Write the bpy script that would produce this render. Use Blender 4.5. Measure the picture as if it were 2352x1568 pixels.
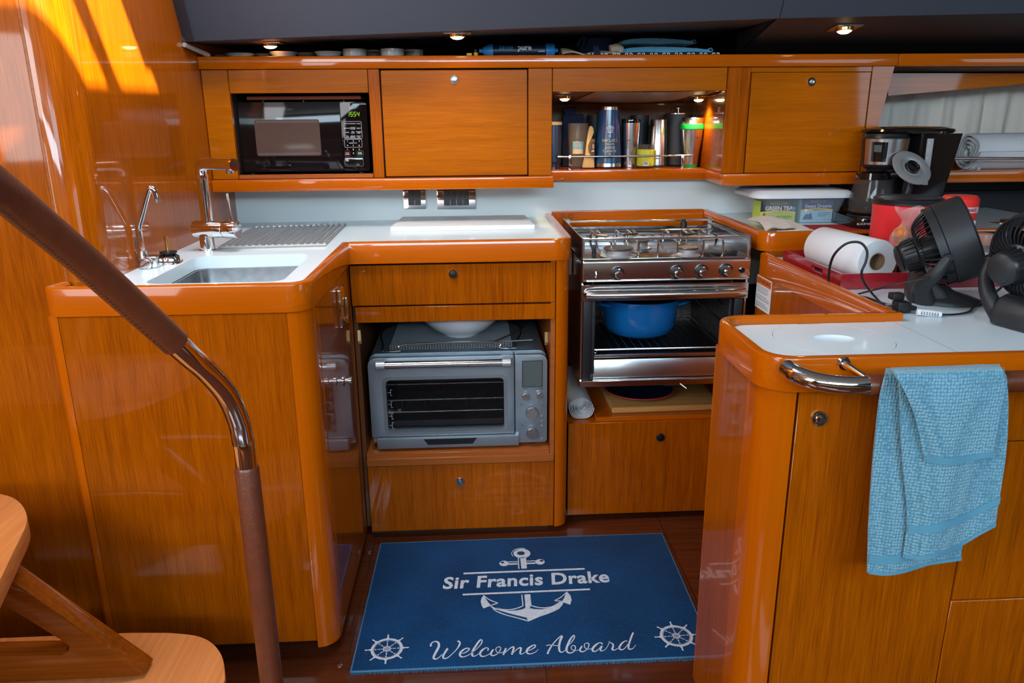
import bpy, bmesh, math, random
import numpy as np
from mathutils import Vector, Matrix

random.seed(7)
for o in list(bpy.data.objects):
    bpy.data.objects.remove(o, do_unlink=True)
SC = bpy.context.scene
COL = SC.collection

# ------------------------------------------------------------------ camera
F_PX = 1743.67
CAM_H = 1.16
PITCH, YAW, ROLL = math.radians(16.348), math.radians(2.924), math.radians(-0.481)
_cy, _sy = math.cos(YAW), math.sin(YAW)
FWD = np.array([_sy * math.cos(PITCH), _cy * math.cos(PITCH), -math.sin(PITCH)])
_right = np.array([_cy, -_sy, 0.0])
_up = np.cross(_right, FWD)
RGT = math.cos(ROLL) * _right + math.sin(ROLL) * _up
UPV = -math.sin(ROLL) * _right + math.cos(ROLL) * _up
cam_d = bpy.data.cameras.new('camera')
cam_d.sensor_fit = 'HORIZONTAL'
cam_d.sensor_width = 36.0
cam_d.lens = F_PX * 36.0 / 2352.0
cam_d.clip_start = 0.02
cam = bpy.data.objects.new('camera', cam_d)
COL.objects.link(cam)
cam.matrix_world = Matrix(((RGT[0], UPV[0], -FWD[0], 0), (RGT[1], UPV[1], -FWD[1], 0),
                           (RGT[2], UPV[2], -FWD[2], CAM_H), (0, 0, 0, 1)))
SC.camera = cam


def ray(x, y):
    return RGT * ((x - 1176.0) / F_PX) - UPV * ((y - 784.0) / F_PX) + FWD


def PZ(x, y, z):
    d = ray(x, y)
    t = (z - CAM_H) / d[2]
    return Vector((d[0] * t, d[1] * t, z))


def PY(x, y, Y):
    d = ray(x, y)
    t = Y / d[1]
    return Vector((d[0] * t, Y, CAM_H + d[2] * t))


def PX(x, y, X):
    d = ray(x, y)
    t = X / d[0]
    return Vector((X, d[1] * t, CAM_H + d[2] * t))


# ------------------------------------------------------------------ world, sun, daylight, exposure
SC.view_settings.view_transform = 'Standard'
SC.view_settings.look = 'None'
SC.view_settings.gamma = 1.0
SC.view_settings.use_curve_mapping = False
SC.view_settings.exposure = 0.0
world = bpy.data.worlds.new('sky')
SC.world = world
world.use_nodes = True
wn = world.node_tree
bg = wn.nodes['Background']
bg.inputs['Color'].default_value = (0.62, 0.78, 1.0, 1)
bg.inputs['Strength'].default_value = 1.6

SUN_DIR = Vector((-0.85, 0.53, -0.85)).normalized()
sun_d = bpy.data.lights.new('sun', 'SUN')
sun_d.energy = 36.0
sun_d.angle = 0.02
sun_d.color = (1.0, 0.94, 0.70)
sun = bpy.data.objects.new('sun', sun_d)
COL.objects.link(sun)
sun.rotation_euler = SUN_DIR.to_track_quat('-Z', 'Y').to_euler()


def area(name, loc, size, target, energy, col):
    d = bpy.data.lights.new(name, 'AREA')
    d.shape = 'RECTANGLE'
    d.size, d.size_y = size
    d.energy = energy
    d.color = col
    o = bpy.data.objects.new(name, d)
    COL.objects.link(o)
    o.location = loc
    o.rotation_euler = (Vector(target) - Vector(loc)).to_track_quat('-Z', 'Y').to_euler()
    return o


CEIL = 1.95
# daylight from saloon hatch, companionway and rear window; galley and side lamps are added
DAY = (0.52, 0.78, 1.0)       # skylight
AFT = (0.95, 0.97, 1.0)       # hazy light down the companionway, shared by the added galley and port lamps
area('worktop_fill_lamp', (-0.38, 1.60, CEIL - 0.02), (0.5, 0.45), (-0.44, 1.72, 0.6), 20, AFT)  # added fill over the worktop, moved back from the sun openings
area('daylight_saloon_hatch', (0.9, -0.7, CEIL - 0.02), (0.9, 0.7), (0.3, 1.2, 0.8), 24, DAY)
area('daylight_companionway', (-1.25, -0.35, CEIL - 0.02), (0.8, 0.8), (-0.5, 1.6, 0.7), 38, AFT)
area('daylight_window', (-0.1, -1.66, 1.74), (2.2, 0.24), (-0.25, 2.2, 1.0), 54, (0.64, 0.85, 1.0))
area('port_fill_lamp', (-1.885, -0.2, 1.25), (1.5, 0.5), (-0.1, 1.3, 0.7), 24, AFT)  # added to put bright streaks in the chrome; wall behind is solid
area('starboard_fill_lamp', (2.685, 0.5, 1.3), (1.6, 0.4), (-0.2, 1.6, 0.8), 10, DAY)  # added opposite the port lamp to light the chrome; no opening here


# ------------------------------------------------------------------ materials
MATS = {}


def _mat(name):
    m = bpy.data.materials.new(name)
    m.use_nodes = True
    MATS[name] = m
    return m, m.node_tree, m.node_tree.nodes['Principled BSDF']


def plain(name, col, rough=0.5, metal=0.0, coat=0.0, trans=0.0, ior=1.45, emit=None, estr=0.0, noise=0.0, nscale=30.0,
          bump=0.0, bscale=200.0, alpha=1.0, spec=0.5, sheen=0.0):
    m, nt, b = _mat(name)
    b.inputs['Base Color'].default_value = (*col, 1)
    b.inputs['Roughness'].default_value = rough
    b.inputs['Metallic'].default_value = metal
    b.inputs['Coat Weight'].default_value = coat
    b.inputs['Coat Roughness'].default_value = 0.06
    b.inputs['Transmission Weight'].default_value = trans
    b.inputs['IOR'].default_value = ior
    b.inputs['Specular IOR Level'].default_value = spec
    b.inputs['Alpha'].default_value = alpha
    if sheen:
        b.inputs['Sheen Weight'].default_value = sheen
    if emit:
        b.inputs['Emission Color'].default_value = (*emit, 1)
        b.inputs['Emission Strength'].default_value = estr
    tc = nt.nodes.new('ShaderNodeTexCoord')
    if noise:
        n = nt.nodes.new('ShaderNodeTexNoise')
        n.inputs['Scale'].default_value = nscale
        n.inputs['Detail'].default_value = 4
        r = nt.nodes.new('ShaderNodeValToRGB')
        r.color_ramp.elements[0].position = 0.3
        r.color_ramp.elements[1].position = 0.7
        r.color_ramp.elements[0].color = (*[c * (1 - noise) for c in col], 1)
        r.color_ramp.elements[1].color = (*[min(1, c * (1 + noise)) for c in col], 1)
        nt.links.new(tc.outputs['Object'], n.inputs['Vector'])
        nt.links.new(n.outputs['Fac'], r.inputs['Fac'])
        nt.links.new(r.outputs['Color'], b.inputs['Base Color'])
    if bump:
        n = nt.nodes.new('ShaderNodeTexNoise')
        n.inputs['Scale'].default_value = bscale
        n.inputs['Detail'].default_value = 3
        bm = nt.nodes.new('ShaderNodeBump')
        bm.inputs['Strength'].default_value = bump
        bm.inputs['Distance'].default_value = 0.002
        nt.links.new(tc.outputs['Object'], n.inputs['Vector'])
        nt.links.new(n.outputs['Fac'], bm.inputs['Height'])
        nt.links.new(bm.outputs['Normal'], b.inputs['Normal'])
    return m


def wood(name, dark, light, axis='z', fine=620.0, along=14.0, rough=0.28, coat=1.0, coat_rough=0.05, contrast=0.62, bump=0.0, streak=0.38):
    """Straight fine grain running along one axis under a coat of varnish."""
    m, nt, b = _mat(name)
    tc = nt.nodes.new('ShaderNodeTexCoord')
    L = nt.links.new

    def noise(sc_across, sc_along, detail):
        mp = nt.nodes.new('ShaderNodeMapping')
        s = [sc_across] * 3
        s['xyz'.index(axis)] = sc_along
        mp.inputs['Scale'].default_value = s
        n = nt.nodes.new('ShaderNodeTexNoise')
        n.inputs['Scale'].default_value = 1.0
        n.inputs['Detail'].default_value = detail
        L(tc.outputs['Object'], mp.inputs['Vector'])
        L(mp.outputs['Vector'], n.inputs['Vector'])
        return n
    n1 = noise(fine, along, 3)
    n2 = noise(fine * 0.13, along * 0.25, 4)
    n3 = noise(3.0, 2.2, 2)
    mx = nt.nodes.new('ShaderNodeMath'); mx.operation = 'MULTIPLY_ADD'
    mx.inputs[1].default_value = contrast
    L(n1.outputs['Fac'], mx.inputs[0])
    m2 = nt.nodes.new('ShaderNodeMath'); m2.operation = 'MULTIPLY'
    m2.inputs[1].default_value = streak
    L(n2.outputs['Fac'], m2.inputs[0])
    L(m2.outputs[0], mx.inputs[2])
    ad = nt.nodes.new('ShaderNodeMath'); ad.operation = 'MULTIPLY_ADD'
    ad.inputs[1].default_value = 0.25
    L(n3.outputs['Fac'], ad.inputs[0])
    L(mx.outputs[0], ad.inputs[2])
    r = nt.nodes.new('ShaderNodeValToRGB')
    mid = (contrast + streak + 0.25) / 2
    r.color_ramp.elements[0].position = max(0, mid - 0.22)
    r.color_ramp.elements[1].position = min(1, mid + 0.2)
    r.color_ramp.elements[0].color = (*dark, 1)
    r.color_ramp.elements[1].color = (*light, 1)
    L(ad.outputs[0], r.inputs['Fac'])
    L(r.outputs['Color'], b.inputs['Base Color'])
    b.inputs['Roughness'].default_value = rough
    b.inputs['Specular IOR Level'].default_value = 0.06
    b.inputs['Coat Weight'].default_value = coat
    b.inputs['Coat Roughness'].default_value = coat_rough
    b.inputs['Coat IOR'].default_value = 1.36
    if bump:
        bm = nt.nodes.new('ShaderNodeBump')
        bm.inputs['Strength'].default_value = bump
        bm.inputs['Distance'].default_value = 0.001
        L(n2.outputs['Fac'], bm.inputs['Height'])
        L(bm.outputs['Normal'], b.inputs['Normal'])
    return m


TEAK_D, TEAK_L = (0.20, 0.036, 0.0003), (0.47, 0.104, 0.0006)
wood('teak_v', TEAK_D, TEAK_L, 'z')
wood('teak_h', (0.29, 0.064, 0.0003), (0.48, 0.124, 0.0006), 'x')
wood('teak_y', TEAK_D, TEAK_L, 'y')
SOL_D, SOL_L = (0.40, 0.072, 0.0003), (0.55, 0.114, 0.0005)
wood('solid_h', SOL_D, SOL_L, 'x', fine=150, along=4, contrast=0.3, rough=0.25)
wood('solid_v', SOL_D, SOL_L, 'z', fine=150, along=4, contrast=0.3, rough=0.25)
wood('solid_y', SOL_D, SOL_L, 'y', fine=150, along=4, contrast=0.3, rough=0.25)
wood('mahogany', (0.045, 0.010, 0.004), (0.115, 0.026, 0.008), 'x', fine=60, along=3, rough=0.25)
wood('tread_wood', (0.46, 0.14, 0.035), (0.66, 0.25, 0.075), 'y', fine=110, along=4, coat=0.15, rough=0.4, contrast=0.6)
wood('stringer_wood', (0.14, 0.028, 0.002), (0.27, 0.062, 0.004), 'x', fine=140, along=5, rough=0.25)
wood('raw_edge', (0.27, 0.068, 0.014), (0.42, 0.118, 0.028), 'x', fine=200, along=6, coat=0.3, rough=0.4)
wood('bamboo', (0.42, 0.20, 0.055), (0.62, 0.34, 0.11), 'x', fine=120, along=5, coat=0.3, rough=0.4)
wood('pale_wood', (0.50, 0.32, 0.14), (0.66, 0.46, 0.23), 'z', fine=120, along=8, coat=0.1, rough=0.5)
wood('red_wood', (0.16, 0.035, 0.016), (0.30, 0.075, 0.035), 'x', fine=200, along=8, coat=0.0, rough=0.6)
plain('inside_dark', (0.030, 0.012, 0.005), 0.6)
plain('inside_brown', (0.12, 0.038, 0.008), 0.45, coat=0.3)
plain('corian', (0.71, 0.82, 0.87), 0.28, coat=0.2, noise=0.02, nscale=14)
plain('splash', (0.70, 0.76, 0.76), 0.32, coat=0.25, noise=0.015, nscale=8)
plain('plastic_board', (0.84, 0.86, 0.86), 0.45, noise=0.02, nscale=40)
plain('headliner', (0.035, 0.040, 0.054), 0.62, bump=0.25, bscale=350)
plain('headliner_under', (0.035, 0.032, 0.036), 0.6, bump=0.2, bscale=350)
plain('black_fabric', (0.010, 0.010, 0.012), 0.8)
plain('hull_liner', (0.026, 0.026, 0.032), 0.65, bump=0.2, bscale=300)
plain('ceiling_white', (0.48, 0.44, 0.38), 0.6)
plain('saloon_wall', (0.20, 0.085, 0.025), 0.5)
plain('cushion', (0.38, 0.30, 0.22), 0.8)
plain('chrome', (0.82, 0.83, 0.85), 0.07, metal=1.0)
plain('hob_steel', (0.30, 0.29, 0.29), 0.16, metal=1.0, noise=0.1, nscale=20)
plain('steel', (0.60, 0.60, 0.60), 0.24, metal=1.0, noise=0.06, nscale=20)
plain('steel_sink', (0.42, 0.44, 0.46), 0.30, metal=1.0, noise=0.12, nscale=60)
plain('steel_grey', (0.47, 0.47, 0.48), 0.40, metal=0.6, noise=0.04, nscale=40)
plain('steel_soft', (0.64, 0.62, 0.60), 0.18, metal=1.0)
plain('brass', (0.62, 0.38, 0.12), 0.2, metal=1.0)
plain('burner', (0.13, 0.11, 0.10), 0.45, metal=0.7, noise=0.3, nscale=60)
plain('burnt_wire', (0.40, 0.30, 0.20), 0.28, metal=1.0, noise=0.5, nscale=25)
plain('oven_steel', (0.34, 0.40, 0.45), 0.36, metal=0.75, noise=0.05, nscale=30)
plain('oven_grey', (0.20, 0.21, 0.23), 0.45, metal=0.3)
plain('black_gloss', (0.006, 0.006, 0.007), 0.08, coat=0.6)
plain('black_plastic', (0.012, 0.012, 0.014), 0.38)
plain('black_matte', (0.020, 0.021, 0.024), 0.5, bump=0.08, bscale=600)
plain('black_rubber', (0.012, 0.012, 0.014), 0.45)
plain('micro_glass', (0.007, 0.004, 0.004), 0.05, spec=0.22)
plain('micro_window', (0.085, 0.050, 0.040), 0.10, spec=0.35)
plain('oven_dark', (0.012, 0.011, 0.011), 0.35)
plain('dark_glass', (0.006, 0.007, 0.009), 0.05, alpha=0.55)
plain('lcd', (0.085, 0.105, 0.105), 0.25)
plain('led_green', (0.02, 0.05, 0.0), 0.5, emit=(0.35, 0.75, 0.03), estr=1.1)
plain('lamp_glow', (0.9, 0.8, 0.5), 0.4, emit=(1.0, 0.83, 0.42), estr=14.0)
plain('white_print', (0.75, 0.75, 0.75), 0.5)
plain('grey_print', (0.25, 0.25, 0.27), 0.5)
plain('black_print', (0.012, 0.012, 0.012), 0.5)
plain('red_print', (0.45, 0.03, 0.03), 0.5)
plain('green_print', (0.03, 0.25, 0.10), 0.5)
plain('gold_print', (0.62, 0.50, 0.22), 0.45)
plain('mat_print', (0.50, 0.53, 0.58), 0.9, noise=0.15, nscale=120)
plain('grip_white', (0.75, 0.75, 0.73), 0.6)
plain('ceramic_grey', (0.42, 0.40, 0.37), 0.35, coat=0.3)
plain('ceramic_white', (0.80, 0.82, 0.85), 0.2, coat=0.4)
plain('yellow_plastic', (0.75, 0.42, 0.01), 0.4)
plain('blue_plastic', (0.02, 0.21, 0.52), 0.35)
plain('navy_label', (0.006, 0.012, 0.035), 0.35)
plain('tp_blue', (0.04, 0.30, 0.62), 0.5)
plain('mitt_blue', (0.10, 0.33, 0.50), 0.85, bump=0.5, bscale=400, sheen=0.2)
plain('canvas', (0.50, 0.39, 0.28), 0.85, bump=0.3, bscale=500)
plain('navy_cloth', (0.008, 0.014, 0.045), 0.85)
plain('pot_blue', (0.006, 0.130, 0.40), 0.15, coat=0.6)
plain('paper', (0.74, 0.77, 0.80), 0.85, bump=0.35, bscale=180)
plain('paper_flat', (0.72, 0.74, 0.76), 0.8)
plain('cardboard', (0.34, 0.21, 0.12), 0.8)
plain('tray_red', (0.30, 0.010, 0.018), 0.22, coat=0.5)
plain('cloth_red', (0.42, 0.012, 0.020), 0.9, bump=0.8, bscale=700)
plain('can_red', (0.78, 0.030, 0.035), 0.38)
plain('bottle_red', (0.80, 0.030, 0.020), 0.35)
plain('band_pink', (0.66, 0.47, 0.50), 0.4)
plain('pink_lid', (0.50, 0.24, 0.19), 0.35)
plain('onion', (0.72, 0.20, 0.04), 0.45, noise=0.4, nscale=40)
plain('film', (0.75, 0.70, 0.66), 0.12, alpha=0.20)
plain('clear', (0.30, 0.24, 0.20), 0.06, alpha=0.16)
plain('clear_bin', (0.62, 0.66, 0.70), 0.15, alpha=0.17)
plain('glass', (0.10, 0.09, 0.08), 0.03, alpha=0.22)
plain('amber_liquid', (0.10, 0.03, 0.01), 0.1)
plain('bin_lid', (0.68, 0.73, 0.78), 0.45)
plain('tumbler_blue', (0.010, 0.055, 0.155), 0.30, coat=0.3)
plain('tumbler_navy', (0.05, 0.075, 0.14), 0.25, metal=0.8)
plain('green_band', (0.005, 0.40, 0.055), 0.4)
plain('candle_label', (0.42, 0.42, 0.03), 0.5, noise=0.35, nscale=30)
plain('candle_wax', (0.80, 0.42, 0.03), 0.5)
plain('tan_lid', (0.45, 0.33, 0.19), 0.3)
plain('carved_dark', (0.10, 0.06, 0.035), 0.6, noise=0.3, nscale=60)
plain('sticker_blue', (0.12, 0.38, 0.52), 0.5)
plain('sticker_tan', (0.55, 0.38, 0.24), 0.5)
plain('leaf_green', (0.05, 0.16, 0.03), 0.5)
plain('tea_green', (0.42, 0.55, 0.06), 0.5)
plain('tea_dark', (0.020, 0.028, 0.040), 0.5)
plain('tea_navy', (0.020, 0.055, 0.14), 0.5)
plain('tea_sky', (0.32, 0.55, 0.66), 0.5)
plain('tea_gold', (0.75, 0.46, 0.08), 0.5)
plain('tea_house', (0.06, 0.11, 0.20), 0.5)
plain('ginger', (0.52, 0.36, 0.26), 0.6)
plain('brown_print', (0.35, 0.20, 0.12), 0.5)
plain('towel_taupe', (0.58, 0.49, 0.43), 0.95, bump=1.0, bscale=420, sheen=0.3)
plain('warn_orange', (0.80, 0.15, 0.01), 0.5)
plain('curtain', (0.66, 0.60, 0.52), 0.85, bump=0.2, bscale=500)
plain('blanket_white', (0.70, 0.71, 0.73), 0.9, bump=0.5, bscale=420)
plain('fringe_white', (0.62, 0.60, 0.58), 0.9)
plain('grey_silicone', (0.36, 0.35, 0.33), 0.4, metal=0.3)
plain('socket_grey', (0.060, 0.058, 0.060), 0.45)
plain('seam_dark', (0.05, 0.018, 0.006), 0.6)


def leather(name, col):
    m, nt, b = _mat(name)
    tc = nt.nodes.new('ShaderNodeTexCoord')
    L = nt.links.new
    v = nt.nodes.new('ShaderNodeTexVoronoi'); v.feature = 'DISTANCE_TO_EDGE'
    v.inputs['Scale'].default_value = 210
    n = nt.nodes.new('ShaderNodeTexNoise'); n.inputs['Scale'].default_value = 60
    n.inputs['Detail'].default_value = 4
    ad = nt.nodes.new('ShaderNodeMath'); ad.operation = 'ADD'
    bm = nt.nodes.new('ShaderNodeBump'); bm.inputs['Strength'].default_value = 0.30
    bm.inputs['Distance'].default_value = 0.0012
    for t in (v, n):
        L(tc.outputs['Object'], t.inputs['Vector'])
    L(v.outputs['Distance'], ad.inputs[0]); L(n.outputs['Fac'], ad.inputs[1])
    L(ad.outputs[0], bm.inputs['Height']); L(bm.outputs['Normal'], b.inputs['Normal'])
    r = nt.nodes.new('ShaderNodeValToRGB')
    r.color_ramp.elements[0].color = (*[c * 0.7 for c in col], 1)
    r.color_ramp.elements[1].color = (*[c * 1.25 for c in col], 1)
    L(n.outputs['Fac'], r.inputs['Fac']); L(r.outputs['Color'], b.inputs['Base Color'])
    b.inputs['Roughness'].default_value = 0.36
    return m


leather('leather', (0.135, 0.032, 0.012))


def fabric_cells(name, dark, light, scale, bump):
    m, nt, b = _mat(name)
    tc = nt.nodes.new('ShaderNodeTexCoord')
    L = nt.links.new
    v = nt.nodes.new('ShaderNodeTexVoronoi'); v.inputs['Scale'].default_value = scale
    v.inputs['Randomness'].default_value = 0.35
    mp = nt.nodes.new('ShaderNodeMapping'); mp.inputs['Scale'].default_value = (1.0, 0.6, 0.85)
    L(tc.outputs['Object'], mp.inputs['Vector']); L(mp.outputs['Vector'], v.inputs['Vector'])
    r = nt.nodes.new('ShaderNodeValToRGB')
    r.color_ramp.elements[0].color = (*light, 1); r.color_ramp.elements[1].color = (*dark, 1)
    r.color_ramp.elements[0].position = 0.15; r.color_ramp.elements[1].position = 0.75
    L(v.outputs['Distance'], r.inputs['Fac']); L(r.outputs['Color'], b.inputs['Base Color'])
    bm = nt.nodes.new('ShaderNodeBump'); bm.inputs['Strength'].default_value = bump
    bm.inputs['Distance'].default_value = 0.003; bm.invert = True
    L(v.outputs['Distance'], bm.inputs['Height']); L(bm.outputs['Normal'], b.inputs['Normal'])
    b.inputs['Roughness'].default_value = 0.95
    b.inputs['Sheen Weight'].default_value = 0.25
    return m


fabric_cells('towel_blue', (0.075, 0.23, 0.33), (0.22, 0.46, 0.57), 230, 1.0)
plain('towel_band', (0.10, 0.30, 0.42), 0.8, bump=0.3, bscale=700)


def rug():
    m, nt, b = _mat('rug_blue')
    tc = nt.nodes.new('ShaderNodeTexCoord')
    L = nt.links.new
    mp = nt.nodes.new('ShaderNodeMapping'); mp.inputs['Scale'].default_value = (900, 130, 100)
    n = nt.nodes.new('ShaderNodeTexNoise'); n.inputs['Scale'].default_value = 1; n.inputs['Detail'].default_value = 3
    n2 = nt.nodes.new('ShaderNodeTexNoise'); n2.inputs['Scale'].default_value = 5; n2.inputs['Detail'].default_value = 5
    L(tc.outputs['Object'], mp.inputs['Vector']); L(mp.outputs['Vector'], n.inputs['Vector'])
    L(tc.outputs['Object'], n2.inputs['Vector'])
    ad = nt.nodes.new('ShaderNodeMath'); ad.operation = 'MULTIPLY_ADD'; ad.inputs[1].default_value = 0.9
    mm = nt.nodes.new('ShaderNodeMath'); mm.operation = 'MULTIPLY'; mm.inputs[1].default_value = 0.55
    L(n2.outputs['Fac'], mm.inputs[0]); L(n.outputs['Fac'], ad.inputs[0]); L(mm.outputs[0], ad.inputs[2])
    r = nt.nodes.new('ShaderNodeValToRGB')
    r.color_ramp.elements[0].position = 0.45; r.color_ramp.elements[1].position = 1.02
    r.color_ramp.elements[0].color = (0.002, 0.015, 0.050, 1); r.color_ramp.elements[1].color = (0.004, 0.062, 0.185, 1)
    L(ad.outputs[0], r.inputs['Fac']); L(r.outputs['Color'], b.inputs['Base Color'])
    b.inputs['Roughness'].default_value = 0.85
    b.inputs['Sheen Weight'].default_value = 0.04
    b.inputs['Specular IOR Level'].default_value = 0.15
    bm = nt.nodes.new('ShaderNodeBump'); bm.inputs['Strength'].default_value = 0.4; bm.inputs['Distance'].default_value = 0.001
    L(n.outputs['Fac'], bm.inputs['Height']); L(bm.outputs['Normal'], b.inputs['Normal'])


rug()
plain('rug_fringe', (0.055, 0.17, 0.30), 0.9)


# ------------------------------------------------------------------ mesh helpers
def V(*a):
    return Vector(a)


class MB:
    """Collects shapes for one mesh object."""

    def __init__(self):
        self.v, self.f = [], []

    def add(self, vs, fs):
        o = len(self.v)
        self.v += [tuple(p) for p in vs]
        self.f += [tuple(i + o for i in q) for q in fs]
        return self

    def box(self, x0, x1, y0, y1, z0, z1, M=None):
        vs = [V(x, y, z) for z in (z0, z1) for y in (y0, y1) for x in (x0, x1)]
        if M is not None:
            vs = [M @ p for p in vs]
        return self.add(vs, [(0, 2, 3, 1), (4, 5, 7, 6), (0, 1, 5, 4), (2, 6, 7, 3), (0, 4, 6, 2), (1, 3, 7, 5)])

    def prism(self, poly, d):
        """closed polygon of 3-D points swept by vector d"""
        n = len(poly)
        d = Vector(d)
        a = [Vector(p) for p in poly]
        b = [p + d for p in a]
        fs = [tuple(range(n - 1, -1, -1)), tuple(range(n, 2 * n))]
        fs += [(i, (i + 1) % n, n + (i + 1) % n, n + i) for i in range(n)]
        return self.add(a + b, fs)

    def plan(self, pts, z0, z1):
        return self.prism([V(x, y, z0) for x, y in pts], (0, 0, z1 - z0))

    def lathe(self, prof, n=24, M=None, cap=True):
        """profile (r, z) turned about z"""
        vs, fs = [], []
        k = len(prof)
        for i in range(n):
            a = 2 * math.pi * i / n
            for r, z in prof:
                vs.append(V(r * math.cos(a), r * math.sin(a), z))
        for i in range(n):
            j = (i + 1) % n
            for q in range(k - 1):
                fs.append((i * k + q, j * k + q, j * k + q + 1, i * k + q + 1))
        if cap:
            if prof[0][0] > 1e-6:
                fs.append(tuple(i * k for i in range(n - 1, -1, -1)))
            if prof[-1][0] > 1e-6:
                fs.append(tuple(i * k + k - 1 for i in range(n)))
        if M is not None:
            vs = [M @ p for p in vs]
        return self.add(vs, fs)

    def cyl(self, p0, p1, r0, r1=None, n=16):
        p0, p1 = Vector(p0), Vector(p1)
        r1 = r0 if r1 is None else r1
        d = p1 - p0
        M = Matrix.Translation(p0) @ d.to_track_quat('Z', 'Y').to_matrix().to_4x4()
        return self.lathe([(r0, 0), (r1, d.length)], n, M)

    def tube(self, path, r, n=10, closed=False, cap=True, flat=None):
        path = [Vector(p) for p in path]
        m = len(path)
        rs = r if isinstance(r, (list, tuple)) else [r] * m
        vs, fs = [], []
        up = None
        for i, p in enumerate(path):
            if closed:
                t = path[(i + 1) % m] - path[i - 1]
            else:
                t = path[min(i + 1, m - 1)] - path[max(i - 1, 0)]
            t = t.normalized() if t.length > 1e-9 else V(0, 0, 1)
            if up is None:
                up = V(0, 0, 1) if abs(t.z) < 0.9 else V(1, 0, 0)
            s = t.cross(up)
            if s.length < 1e-6:
                s = t.orthogonal()
            s.normalize()
            up = s.cross(t).normalized()
            for k in range(n):
                a = 2 * math.pi * k / n
                cu = math.sin(a) * (flat if flat else 1.0)
                vs.append(p + (s * math.cos(a) + up * cu) * rs[i])
        for i in range(m if closed else m - 1):
            j = (i + 1) % m
            for k in range(n):
                l = (k + 1) % n
                fs.append((i * n + k, i * n + l, j * n + l, j * n + k))
        if cap and not closed:
            fs.append(tuple(range(n - 1, -1, -1)))
            fs.append(tuple((m - 1) * n + k for k in range(n)))
        return self.add(vs, fs)

    def grid(self, fn, nu, nv, thick=0.0):
        """surface fn(u, v) with optional thickness along -normal (solidified by hand)"""
        P = [[Vector(fn(i / nu, j / nv)) for j in range(nv + 1)] for i in range(nu + 1)]
        o = len(self.v)
        vs = [P[i][j] for i in range(nu + 1) for j in range(nv + 1)]
        w = nv + 1
        fs = [(i * w + j, (i + 1) * w + j, (i + 1) * w + j + 1, i * w + j + 1) for i in range(nu) for j in range(nv)]
        if thick:
            N = []
            for i in range(nu + 1):
                for j in range(nv + 1):
                    a = P[min(i + 1, nu)][j] - P[max(i - 1, 0)][j]
                    b = P[i][min(j + 1, nv)] - P[i][max(j - 1, 0)]
                    c = a.cross(b)
                    N.append(c.normalized() if c.length > 1e-12 else V(0, 0, 1))
            k = len(vs)
            vs = vs + [p - n * thick for p, n in zip(vs, N)]
            fs = fs + [tuple(q + k for q in reversed(f)) for f in fs]
            for i in range(nu):
                fs.append((i * w, k + i * w, k + (i + 1) * w, (i + 1) * w))
                a = i * w + nv
                fs.append((a, a + w, k + a + w, k + a))
            for j in range(nv):
                fs.append((j, j + 1, k + j + 1, k + j))
                a = nu * w + j
                fs.append((a, k + a, k + a + 1, a + 1))
        return self.add(vs, fs)

    def xform(self, M):
        self.v = [tuple(M @ Vector(p)) for p in self.v]
        return self


def build(name, mb, mat, parent=None, smooth=None, bevel=0.0, seg=2, loc=None, local=False, recalc=True):
    """One mesh object. Geometry is given in world coordinates unless local."""
    me = bpy.data.meshes.new(name)
    off = Vector((0, 0, 0))
    me.from_pydata(mb.v, [], mb.f)
    bm = bmesh.new()
    bm.from_mesh(me)
    bmesh.ops.remove_doubles(bm, verts=bm.verts, dist=1e-6)
    if recalc:
        bmesh.ops.recalc_face_normals(bm, faces=bm.faces)
    if bevel > 0:
        eds = [e for e in bm.edges if len(e.link_faces) == 2 and e.calc_face_angle(0) > 0.6]
        bmesh.ops.bevel(bm, geom=eds, offset=bevel, segments=seg, affect='EDGES', profile=0.6, clamp_overlap=True)
    if smooth is None:
        smooth = True
    if smooth:
        for f in bm.faces:
            f.smooth = True
    bm.to_mesh(me)
    bm.free()
    if smooth:
        me.set_sharp_from_angle(angle=math.radians(38))
    me.materials.append(MATS[mat])
    o = bpy.data.objects.new(name, me)
    COL.objects.link(o)
    if loc is not None:
        o.location = loc
        if not local:
            me.transform(Matrix.Translation(-Vector(loc)))
    if parent is not None:
        o.parent = parent
        if not local:
            w = Vector((0, 0, 0))
            q = parent
            while q is not None:
                w += q.location
                q = q.parent
            o.location = (Vector(loc) if loc is not None else Vector((0, 0, 0))) - w
    return o


def tag(o, label=None, cat=None, group=None, kind=None):
    if label:
        o['label'] = label
    if cat:
        o['category'] = cat
    if group:
        o['group'] = group
    if kind:
        o['kind'] = kind
    return o


def thing(name, loc, label, cat, group=None):
    o = bpy.data.objects.new(name, None)
    COL.objects.link(o)
    o.location = loc
    o.empty_display_size = 0.05
    return tag(o, label, cat, group)


def struct(name, mb, mat, **k):
    return tag(build(name, mb, mat, **k), kind='structure')


def spline(pts, n=8, closed=False):
    """Catmull-Rom through the points"""
    P = [Vector(p) for p in pts]
    out = []
    m = len(P)
    rng = range(m if closed else m - 1)
    for i in rng:
        if closed:
            a, b, c, d = P[i - 1], P[i], P[(i + 1) % m], P[(i + 2) % m]
        else:
            a, b, c, d = P[max(i - 1, 0)], P[i], P[i + 1], P[min(i + 2, m - 1)]
        for k in range(n):
            t = k / n
            out.append(0.5 * ((2 * b) + (c - a) * t + (2 * a - 5 * b + 4 * c - d) * t * t + (3 * b - a - 3 * c + d) * t ** 3))
    if not closed:
        out.append(P[-1])
    return out


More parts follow.
